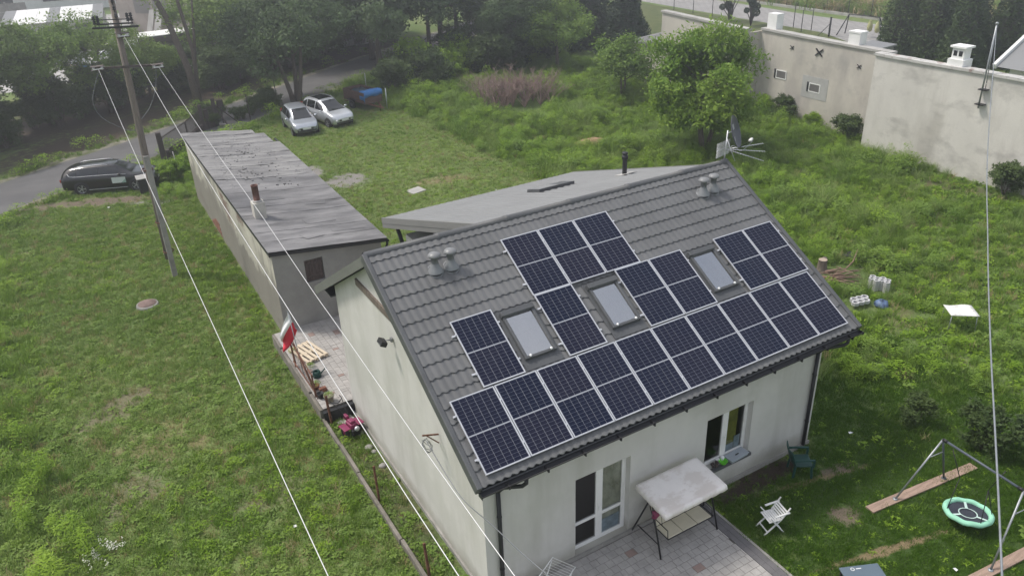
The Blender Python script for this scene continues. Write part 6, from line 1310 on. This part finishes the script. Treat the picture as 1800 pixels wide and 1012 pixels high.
# bushes
BG = 'garden bushes'
for x, y, s, rz, k, lb in ((13.3, -1.05, .34, 0, 'bush', 'small round dark bush on the lawn beyond the swing'), (13.85, -2.7, .45, 1, 'bush', 'leafy bush behind the swing frame top'), (14.4, -3.8, .5, 2, 'bush', 'leafy bush at the right of the swing behind the grey cable'), (14.2, -4.8, .42, 3, 'bush', 'dark bush next to the second swing board'),
                           (34.0, 22.6, .55, 1, 'bush', 'low bush at the wall foot under the patched window'), (33.9, 24.2, .5, 2, 'bushg', 'low bush at the wall foot under the unpatched window'), (33.2, 17.3, .6, 3, 'bush', 'bush in the wall corner where the building steps out'), (32.2, 7.6, .6, 4, 'bush', 'thin bush at the wall foot below the mast'), (33.9, 20.4, .4, 5, 'bushg', 'low leafy bush at the wall foot near the air brick'),
                           (-1.0, 34.6, .45, 1, 'bushg', 'green bush between black car and outbuilding'), (.0, 34.8, .5, 2, 'bushg', 'green bush at the far end of the outbuilding')):
    plant_tree('bush', lb, 'bush', T[k], x, y, rz, s, BG)
UG = 'undergrowth bushes along the lane and field'
rg = random.Random(31)
for i in range(26):
    t_ = rg.random(); x = -15+t_*18; y = 43.5+(x+9)*.72+rg.uniform(4.0, 7.5)
    plant_tree('undergrowth_bush', 'dark undergrowth bush on the shaded bank across the road', 'bush', T['bush'], x, y, rg.uniform(0, 6), rg.uniform(.7, 1.25), UG)
for i in range(20):
    x = rg.uniform(16.5, 34); y = 44.5+rg.uniform(-1, 5)+max(0, 20-x)*.3
    plant_tree('undergrowth_bush', 'dark undergrowth bush below the trees behind the field', 'bush', T['bush' if rg.random() < .65 else 'bushg'], x, y, rg.uniform(0, 6), rg.uniform(.8, 1.5), UG)
for i in range(16):
    x = rg.uniform(11, 27); y = 56+(x-11)*.55+rg.uniform(2.0, 8.0)
    plant_tree('undergrowth_bush', 'large dark undergrowth bush in the deep shade at the lane end', 'bush', T['bush'], x, y, rg.uniform(0, 6), rg.uniform(1.2, 2.0), UG)
for i in range(14):
    x = rg.uniform(2.0, 12); y = 52.5+(x-3)*.62+rg.uniform(.0, 6.0)
    plant_tree('undergrowth_bush', 'dark undergrowth bush below the workshop side of the lane', 'bush', T['bush'], x, y, rg.uniform(0, 6), rg.uniform(.6, 1.3), UG)
for i in range(12):
    x = rg.uniform(3.5, 10); y = 46+rg.uniform(-.6, 1.6)+(x-5)*.35
    plant_tree('undergrowth_bush', 'low bush on the grass verge between lane and silver cars', 'bush', T['bush'], x-1.2, y-1.3, rg.uniform(0, 6), rg.uniform(.3, .55), UG)
# dead shrub: pinkish brown leafless twigs
ds_ = thing('dead_shrub', 'leafless pinkish brown thicket in the weedy field', 'shrub', (22.6, 36.6, 0))
MT['twig'] = M('twig', (.30, .21, .19), .9, .25, 4)
rg = random.Random(17)
for k in range(26):
    m = MB(); bx, by = rg.uniform(-2.8, 2.6), rg.uniform(-1.6, 1.6); hh = rg.uniform(1.3, 2.4)
    for q in range(7):
        a = rg.uniform(0, 6.28); sp = rg.uniform(.6, 1.8); p0 = Vector((bx, by, 0)); p2 = Vector((bx+math.cos(a)*sp, by+math.sin(a)*sp, hh*rg.uniform(.7, 1.05))); p1 = p0.lerp(p2, .5)+Vector((0, 0, .25))
        m.tube([p0, p1, p2], [.03, .02, .01], 4, caps=False)
        for w_ in range(7):
            s_ = p1.lerp(p2, rg.random()); e_ = s_+Vector((rg.uniform(-.5, .5), rg.uniform(-.5, .5), rg.uniform(.05, .6))); m.tube([s_, e_], [.013, .006], 3, caps=False)
    m.build('stem', MT['twig'], ds_)

# ---- scattered ground plants (nobody could count these)
def proto_grass(seed, n, h, r, w, mat):
    rg = np.random.RandomState(seed); a = rg.uniform(0, 6.28, n); q = rg.uniform(0, r, n); V_, F_ = [], []
    for i in range(n):
        b = np.array([math.cos(a[i])*q[i], math.sin(a[i])*q[i], 0]); hh = h*rg.uniform(.5, 1.15); ln = np.array([rg.normal()*.35, rg.normal()*.35, 1])*hh; s = np.array([-math.sin(a[i]), math.cos(a[i]), 0])*w
        k = len(V_); V_ += [b-s, b+s, b+ln*.55+s*.8, b+ln*.55-s*.8, b+ln+np.array([ln[0], ln[1], -hh*.15])*.4]; F_ += [(k, k+1, k+2, k+3), (k+3, k+2, k+4)]
    me = bpy.data.meshes.new('grass_tuft'); me.from_pydata([tuple(v) for v in V_], [], F_); me.materials.append(mat)
    at = me.attributes.new('lv', 'FLOAT', 'FACE'); at.data.foreach_set('value', np.repeat(rg.uniform(size=n), 2).astype(np.float32)); return me
def proto_weed(seed, n, h, r, ls, mat, asp=.42):
    rg = np.random.RandomState(seed); z = h*rg.uniform(.12, 1, n)**.8; a = rg.uniform(0, 6.28, n); rr = r*np.sqrt(rg.uniform(size=n))*(1-.45*(z/h)**2); C = np.stack([np.cos(a)*rr, np.sin(a)*rr, z], 1)
    return leaf_mesh('weed_plant', C, ls*rg.uniform(.55, 1.15, n), (np.sin(a*2)*.5+.5)*.5+rg.uniform(size=n)*.5, mat, .85, asp, None, rg, 0, .35)
def scatter(name, label, pts, protos, idx, rots, scl):
    pc = bpy.data.collections.new(name+'_kinds')
    for i, me in enumerate(protos): pc.objects.link(bpy.data.objects.new(f'{chr(97+i)}_kind', me))
    n = len(pts); me = bpy.data.meshes.new(name); me.vertices.add(n); me.vertices.foreach_set('co', np.asarray(pts, np.float32).ravel())
    for nm, ty, ar in (('idx', 'INT', np.asarray(idx, np.int32)), ('rz', 'FLOAT_VECTOR', np.asarray(rots, np.float32)), ('sc', 'FLOAT_VECTOR', np.asarray(scl, np.float32))):
        at = me.attributes.new(nm, ty, 'POINT'); at.data.foreach_set('value' if ty == 'INT' else 'vector', ar.ravel())
    o = bpy.data.objects.new(name, me); link(o); tag(o, label, kind='stuff')
    ng = bpy.data.node_groups.new(name, 'GeometryNodeTree'); ng.interface.new_socket('Geometry', in_out='INPUT', socket_type='NodeSocketGeometry'); ng.interface.new_socket('Geometry', in_out='OUTPUT', socket_type='NodeSocketGeometry')
    N = ng.nodes; gi, go = N.new('NodeGroupInput'), N.new('NodeGroupOutput'); ip = N.new('GeometryNodeInstanceOnPoints'); ci = N.new('GeometryNodeCollectionInfo')
    ci.inputs['Collection'].default_value = pc; ci.inputs['Separate Children'].default_value = True; ci.inputs['Reset Children'].default_value = True
    def na(nm, ty):
        q = N.new('GeometryNodeInputNamedAttribute'); q.data_type = ty; q.inputs['Name'].default_value = nm; return [s for s in q.outputs if s.enabled][0]
    K = ng.links.new; K(gi.outputs[0], ip.inputs['Points']); K(ci.outputs[0], ip.inputs['Instance']); ip.inputs['Pick Instance'].default_value = True
    K(na('idx', 'INT'), ip.inputs['Instance Index']); K(na('rz', 'FLOAT_VECTOR'), ip.inputs['Rotation']); K(na('sc', 'FLOAT_VECTOR'), ip.inputs['Scale']); K(ip.outputs[0], go.inputs[0])
    md = o.modifiers.new('scatter', 'NODES'); md.node_group = ng; return o
RPA = np.array([(p.x, p.y) for p in RP])
def road_d(P):
    A, B = RPA[:-1], RPA[1:]; best = np.full(len(P), 1e9)
    for a, b in zip(A, B):
        d = b-a; t = np.clip(((P-a)@d)/(d@d), 0, 1); best = np.minimum(best, np.linalg.norm(P-(a+t[:, None]*d), axis=1))
    return best
def free(P):
    x, y = P[:, 0], P[:, 1]
    def rect(a, b, c, d): return (x > a) & (x < b) & (y > c) & (y < d)
    bad = rect(-.08, 10.2, -.06, 12) | rect(-.2, 6.2, -8, 0) | rect(-1.08, 3.6, 8.25, 13.8) | ((x > -.6+(y-13.7)*.0155) & (x < 3.95) & (y > 13.4) & (y < 31)) | rect(32.6, 70, -5, 16.2) | rect(34.2, 70, 16, 80) | rect(32.8, 36, 25.4, 38) | rect(-1.06, -.84, -5, 8.6)
    bad |= road_d(P) < 2.55
    for cx, cy, an, l, w_ in ((-3.72, 35.28, -21.4, 2.3, .85), (8.13, 39.95, -93.4, 1.85, .75), (10.28, 40.6, -77, 2.0, .8), (13.67, 42.92, -77.8, 1.3, .7)):
        c, s = math.cos(R_(an)), math.sin(R_(an)); u = (x-cx)*c+(y-cy)*s; v = -(x-cx)*s+(y-cy)*c; bad |= (abs(u) < l) & (abs(v) < w_)
    bad |= (((x-18.9)/1.5)**2+((y-6.3)/1.1)**2 < 1) | ((x-19.4)**2+(y-4.75)**2 < .25) | ((x-17.9)**2+(y-4.2)**2 < .45)
    bad |= ((x-22.4)/3.0)**2+((y-36.0)/2.4)**2 < 1
    bad |= ((x-4.33*-1)**2+(y-19.48)**2 < .2) | rect(3.7, 4.9, 29.2, 31.6) | rect(9.05, 10, 24.4, 25.3)
    return ~bad
def bare(P):      # share of turf left by worn places
    k = np.ones(len(P))
    for bx, by, rx, ry, an, key, stg in BLOBS:
        if key in SOIL: continue
        c, s = math.cos(R_(an)), math.sin(R_(an)); u = ((P[:, 0]-bx)*c+(P[:, 1]-by)*s)/rx; v = (-(P[:, 0]-bx)*s+(P[:, 1]-by)*c)/ry
        k *= 1-.92*stg*np.clip((1.15-np.sqrt(u*u+v*v))/.45, 0, 1)
    return k
Mc = np.array(mw.to_3x3()); Cc = np.array(mw.translation)
def inview(P, marg=1.18):
    d = (np.c_[P, np.zeros(len(P))]-Cc)@Mc; z = -d[:, 2]; f = 1386.9/900
    return (z > .5) & (abs(d[:, 0]*f/z) < marg) & (abs(d[:, 1]*f/z) < marg*.5622+.02)
def pick(x0, x1, y0, y1, dens, seed):
    r_ = np.random.RandomState(seed); n = int((x1-x0)*(y1-y0)*dens); P = np.c_[r_.uniform(x0, x1, n), r_.uniform(y0, y1, n)]; P = P[inview(P)]; P = P[free(P)]; return P[r_.uniform(size=len(P)) < bare(P)], r_
def fbm(P, sc, sd_): return np.array([mnoise.fractal(Vector((p[0]*sc+sd_, p[1]*sc, sd_)), 1., 2., 3) for p in P])*.5+.5
def attrs(r_, P, smin, smax, zvar=.3, sfield=None):
    n = len(P); s = r_.uniform(smin, smax, n)*(sfield if sfield is not None else 1); rot = np.c_[r_.normal(0, .08, n), r_.normal(0, .08, n), r_.uniform(0, 6.28, n)]
    return np.c_[P, np.zeros(n)], rot, np.c_[s, s, s*r_.uniform(1-zvar, 1+zvar, n)]
GRP = [proto_grass(1, 26, .13, .15, .006, LM['grass']), proto_grass(2, 22, .10, .15, .007, LM['grass']), proto_weed(3, 26, .09, .14, .045, LM['weed']), proto_weed(4, 22, .07, .15, .05, LM['weed2'], .6), proto_grass(5, 24, .14, .13, .005, LM['dry'])]
# left field: patchy weeds, dry tufts
P, r_ = pick(-14, -.2, -8, 40, 52, 1); nz = fbm(P, .45, 3); nz2 = fbm(P, 1.7, 9); keep = r_.uniform(size=len(P)) < np.clip(.55+1.5*(nz2-.42)*2, .3, 1); P, nz, nz2 = P[keep], nz[keep], nz2[keep]
u = r_.uniform(size=len(P)); idx = np.where(u < .42, 0, np.where(u < .68, 1, np.where(u < .68+.26*np.clip(nz*1.5-.1, .2, 1), 2, 3))); idx = np.where((nz2 < .42) & (r_.uniform(size=len(P)) < .35), 4, idx)
lush = np.clip((fbm(P, .14, 27)-.5)*5+.1+np.clip((P[:, 0]+3.0)/1.2, 0, 1)*.9+np.clip((-7.4-P[:, 0])/1.0, 0, 1)*.9+np.clip((P[:, 1]-24)/6, 0, 1)*.35, 0, 1); idx = np.where((r_.uniform(size=len(P)) < lush*.5) & (idx != 4), np.where(idx < 2, 5, 6), idx)
near = np.clip((12-P[:, 1])/14, 0, 1); ps, ro, sc = attrs(r_, P, .65, 1.5, .3, 1+.25*near+.5*np.clip((-7-P[:, 0])/3, 0, 1)); scatter('field_grass', 'patchy grass and low weeds of the left field', ps, [proto_grass(71, 26, .12, .15, .006, LM['fgrass']), GRP[1], proto_weed(73, 34, .08, .15, .034, LM['fweed']), proto_weed(74, 26, .07, .15, .038, LM['weed2'], .6), GRP[4], GRP[0], proto_weed(79, 40, .09, .15, .028, LM['weed'])], idx, ro, sc)
FN = [proto_grass(61, 22, .055, .12, .005, LM['grass']), proto_grass(62, 20, .045, .12, .006, LM['lawn']), proto_weed(63, 16, .04, .1, .03, LM['weed']), proto_weed(64, 14, .035, .1, .028, LM['weed2'], .6), proto_grass(65, 18, .05, .11, .0045, LM['dry'])]
P, r_ = pick(-12, -.2, -8, 34, 120, 101); nz2 = fbm(P, 1.1, 19); u = r_.uniform(size=len(P)); dr_ = np.clip(.22+1.4*(.5-nz2), .08, .7); ps, ro, sc = attrs(r_, P, .7, 1.5, .3); scatter('fine_grass', 'fine short grass and clover of the left field', ps, [proto_grass(75, 22, .05, .12, .005, LM['fgrass']), FN[1], proto_weed(76, 16, .035, .1, .026, LM['fweed']), proto_weed(77, 14, .03, .1, .026, LM['fweed'], .6), FN[4]], np.where(u < dr_, 4, np.where(u < dr_+.3, 0, np.where(u < dr_+.45, 1, np.where(u < dr_+.6, 2, 3)))), ro, sc)
P, r_ = pick(3, 17, 11, 44, 70, 102); u = r_.uniform(size=len(P)); ps, ro, sc = attrs(r_, P, 1.0, 2.0, .3); scatter('fine_back_grass', 'fine short grass of the back lawn', ps, [proto_weed(78, 26, .04, .14, .030, LM['blawn'], .3), proto_grass(80, 20, .05, .12, .006, LM['fgrass']), FN[2], FN[3], FN[4]], np.where(u < .16, 4, np.where(u < .6, 0, np.where(u < .85, 1, 2))), ro, sc)
# mown lawn by the swing and behind the house
LW = [proto_grass(11, 34, .07, .13, .005, LM['lawn']), proto_grass(12, 30, .055, .14, .006, LM['lawn']), proto_weed(13, 20, .04, .12, .03, LM['weed'])]
P, r_ = pick(6, 17, -9, 4.5, 130, 2); u = r_.uniform(size=len(P)); nz = fbm(P, .6, 5); ps, ro, sc = attrs(r_, P, .7, 1.35, .3, .7+.7*nz); scatter('lawn_grass', 'short mown lawn grass around the swing', ps, LW, np.where(u < .5, 0, np.where(u < .96, 1, 2)), ro, sc)
P, r_ = pick(3, 19, 11, 46, 26, 3); P = P[(P[:, 0] < 16-.0*P[:, 1])]; u = r_.uniform(size=len(P)); nz = fbm(P, .35, 7); ps, ro, sc = attrs(r_, P, .8, 1.3, .3, .75+.5*nz); scatter('back_lawn_grass', 'uneven lawn grass behind the house and by the cars', ps, [GRP[0], GRP[1], proto_grass(14, 30, .055, .16, .007, LM['blawn']), GRP[2], GRP[4]], np.where(u < .10, 0, np.where(u < .25, 1, np.where(u < .86, 2, np.where(u < .93, 3, 4)))), ro, sc)
# rank weeds of the right plot and the field behind
WD = [proto_weed(21, 170, .62, .34, .05, LM['weed']), proto_weed(22, 170, .5, .38, .055, LM['weed2']), proto_weed(23, 150, .8, .26, .055, LM['weed'], .26), proto_weed(24, 120, .35, .36, .045, LM['weed'], .5), proto_grass(25, 95, .55, .26, .007, LM['grass']), proto_grass(26, 80, .62, .24, .006, LM['blawn'])]
def weedy(P):
    x, y = P[:, 0], P[:, 1]
    a = np.clip((x-10.5-np.clip(3-y, 0, 4)*1.3-np.clip((y-11)/6, 0, 1)*2.5)/2.5, 0, 1)*(y < 20)
    b = np.clip((x-15.2+np.clip(y-36, 0, 8)*.12)/2.0, 0, 1)*(y >= 20); return np.maximum(a, b)
P, r_ = pick(9, 34.3, -7, 50, 20, 4); wz = weedy(P); nz = fbm(P, .28, 11); nz2 = fbm(P, .9, 4)
open_ = np.clip((P[:, 0]-12)/6, 0, 1)*np.clip((9.5-P[:, 1])/5, 0, 1); open_ = np.maximum(open_, np.clip((P[:, 0]-24)/4, 0, 1)*np.clip((13-P[:, 1])/3, 0, 1)*.8)
keep = r_.uniform(size=len(P)) < wz*np.clip(.35+1.2*(nz2-.35)*1.6, .08, 1)*(1-.72*open_); P, nz, nz2, op = P[keep], nz[keep], nz2[keep], open_[keep]
u = r_.uniform(size=len(P)); gr_ = fbm(P, .5, 33); idx = np.where(u < .24, 0, np.where(u < .40, 1, np.where(u < .54, 2, np.where(u < .66, 3, np.where(u < .9, 4, 5))))); idx = np.where((gr_ > .53) & (r_.uniform(size=len(P)) < .6), np.where(u < .65, 4, 5), idx); idx = np.where((nz > .58) & (gr_ < .53) & (r_.uniform(size=len(P)) < .6), 1, idx)
ps, ro, sc = attrs(r_, P, .65, 1.35, .25, (.55+.95*np.clip((nz-.3)*2, 0, 1))*(1-.35*op)+.35*np.clip((P[:, 1]-28)/10, 0, 1)); scatter('rank_weeds', 'rank green weeds covering the right plot and back field', ps, WD, idx, ro, sc)
P, r_ = pick(9.5, 34.3, -7, 36, 22, 5); P = P[r_.uniform(size=len(P)) < .02+.98*weedy(P)]; u = r_.uniform(size=len(P)); ps, ro, sc = attrs(r_, P, 1.0, 2.2, .3); scatter('rough_grass', 'rough grass between the weeds of the right plot', ps, GRP, np.where(u < .4, 0, np.where(u < .68, 1, np.where(u < .84, 2, np.where(u < .95, 3, 4)))), ro, sc)
# tall weed clumps at the left margin, white flower heads, verge grass by car and pole
P = np.array([(-9.1, 26.0), (-9.6, 24.5), (-9.0, 23.4), (-8.7, 10.2), (-8.3, 9.4), (-9.0, 8.2), (-8.8, 12.6), (-9.2, 14.4), (-8.2, 6.6), (-8.5, 5.4), (-8.0, 4.6), (-9.3, 17.0), (-9.4, 19.5), (-9.6, 21.5), (-8.0, 7.6)]); r_ = np.random.RandomState(9)
P = np.concatenate([P+r_.normal(size=P.shape)*.35 for k in range(7)]); ps, ro, sc = attrs(r_, P, .6, 1.3); scatter('tall_weeds', 'feathery taller weeds along the left margin of the field', ps, [WD[2], proto_grass(31, 60, .55, .2, .006, LM['weed2'])], r_.randint(0, 2, len(P)), ro, sc)
P = np.array([(-7.4, 6.1), (-7.1, 6.4)]); P = np.concatenate([P+r_.normal(size=P.shape)*.16 for k in range(9)]); ps, ro, sc = attrs(r_, P, .7, 1.2); scatter('white_flowers', 'white flower heads in the left field', ps, [proto_weed(41, 14, .35, .08, .022, LM['flower'], .8)], np.zeros(len(P)), ro, sc)
P, r_ = pick(-20, 24, 30, 66, 9, 6); dd = road_d(P); P = P[(dd > 2.6) & (dd < 4.4)]; u = r_.uniform(size=len(P)); ps, ro, sc = attrs(r_, P, 1.2, 2.4); scatter('verge_grass', 'bright grass along both verges of the lane', ps, [GRP[0], GRP[1], WD[3]], np.where(u < .45, 0, np.where(u < .9, 1, 2)), ro, sc)
P, r_ = pick(-2.2, .6, 31, 38, 5, 7); ps, ro, sc = attrs(r_, P, .5, .9); scatter('gate_weeds', 'green weeds by the gate post and black car', ps, WD[:4], r_.randint(0, 4, len(P)), ro, sc)
P, r_ = pick(-1.05, -.05, -2, 8.2, 26, 8); u = r_.uniform(size=len(P)); ps, ro, sc = attrs(r_, P, .6, 1.2); scatter('shade_grass', 'thin grass between plinth and gable wall', ps, LW[:2]+[GRP[3]], np.where(u < .4, 0, np.where(u < .8, 1, 2)), ro, sc)
# meadow beyond the far fence
r_ = np.random.RandomState(15); P = np.c_[r_.uniform(69, 95, 2600), r_.uniform(20, 75, 2600)]; ps, ro, sc = attrs(r_, P, 1.6, 3.2); u = r_.uniform(size=len(P)); scatter('meadow_grass', 'tall half-dry meadow grass beyond the far fence', ps, [proto_grass(51, 60, .45, .4, .02, LM['dry']), proto_grass(52, 60, .4, .4, .02, LM['grass']), WD[1]], np.where(u < .45, 0, np.where(u < .85, 1, 2)), ro, sc)
# window-sill pot and yard pots get a few leaves
for nm, loc, n, r, h in (('patterned', (6.02, -.3, 1.08), 0, .1, .1),): pass
for (x, y, z, s) in ((-.62, 8.72, .63, .5), (-.74, 9.62, .56, .5), (-.5, 10.9, .45, .45), (-.72, 12.1, .45, .5)):
    e = thing('potted_plant', 'small green plant growing at the edge of the raised yard', 'plant', (x, y, z), 0, 'small yard plants'); link(bpy.data.objects.new('leaves', WD[3]), e); e.scale = (s, s, s)
    m = MB(); m.tube([(0, 0, 0), (.01, 0, .28)], .012, 5); m.build('stem', LM['weed'], e)
# ---------------------------------------------------------------- thin haze, added partly to imitate veiling glare at the left
m = MB(); m.box((-200, -120, -1), (330, 420, 19))
hz = m.build('haze', []); tag(hz, 'thin added haze filling the air', kind='stuff')
hm = bpy.data.materials.new('haze_air'); hm.use_nodes = True; t = hm.node_tree; t.nodes.remove(t.nodes['Principled BSDF'])
pv = t.nodes.new('ShaderNodeVolumePrincipled'); pv.inputs['Color'].default_value = (.93, .95, 1, 1); pv.inputs['Density'].default_value = .0034; pv.inputs['Anisotropy'].default_value = .72
t.links.new(pv.outputs[0], t.nodes['Material Output'].inputs['Volume']); hz.data.materials.append(hm)
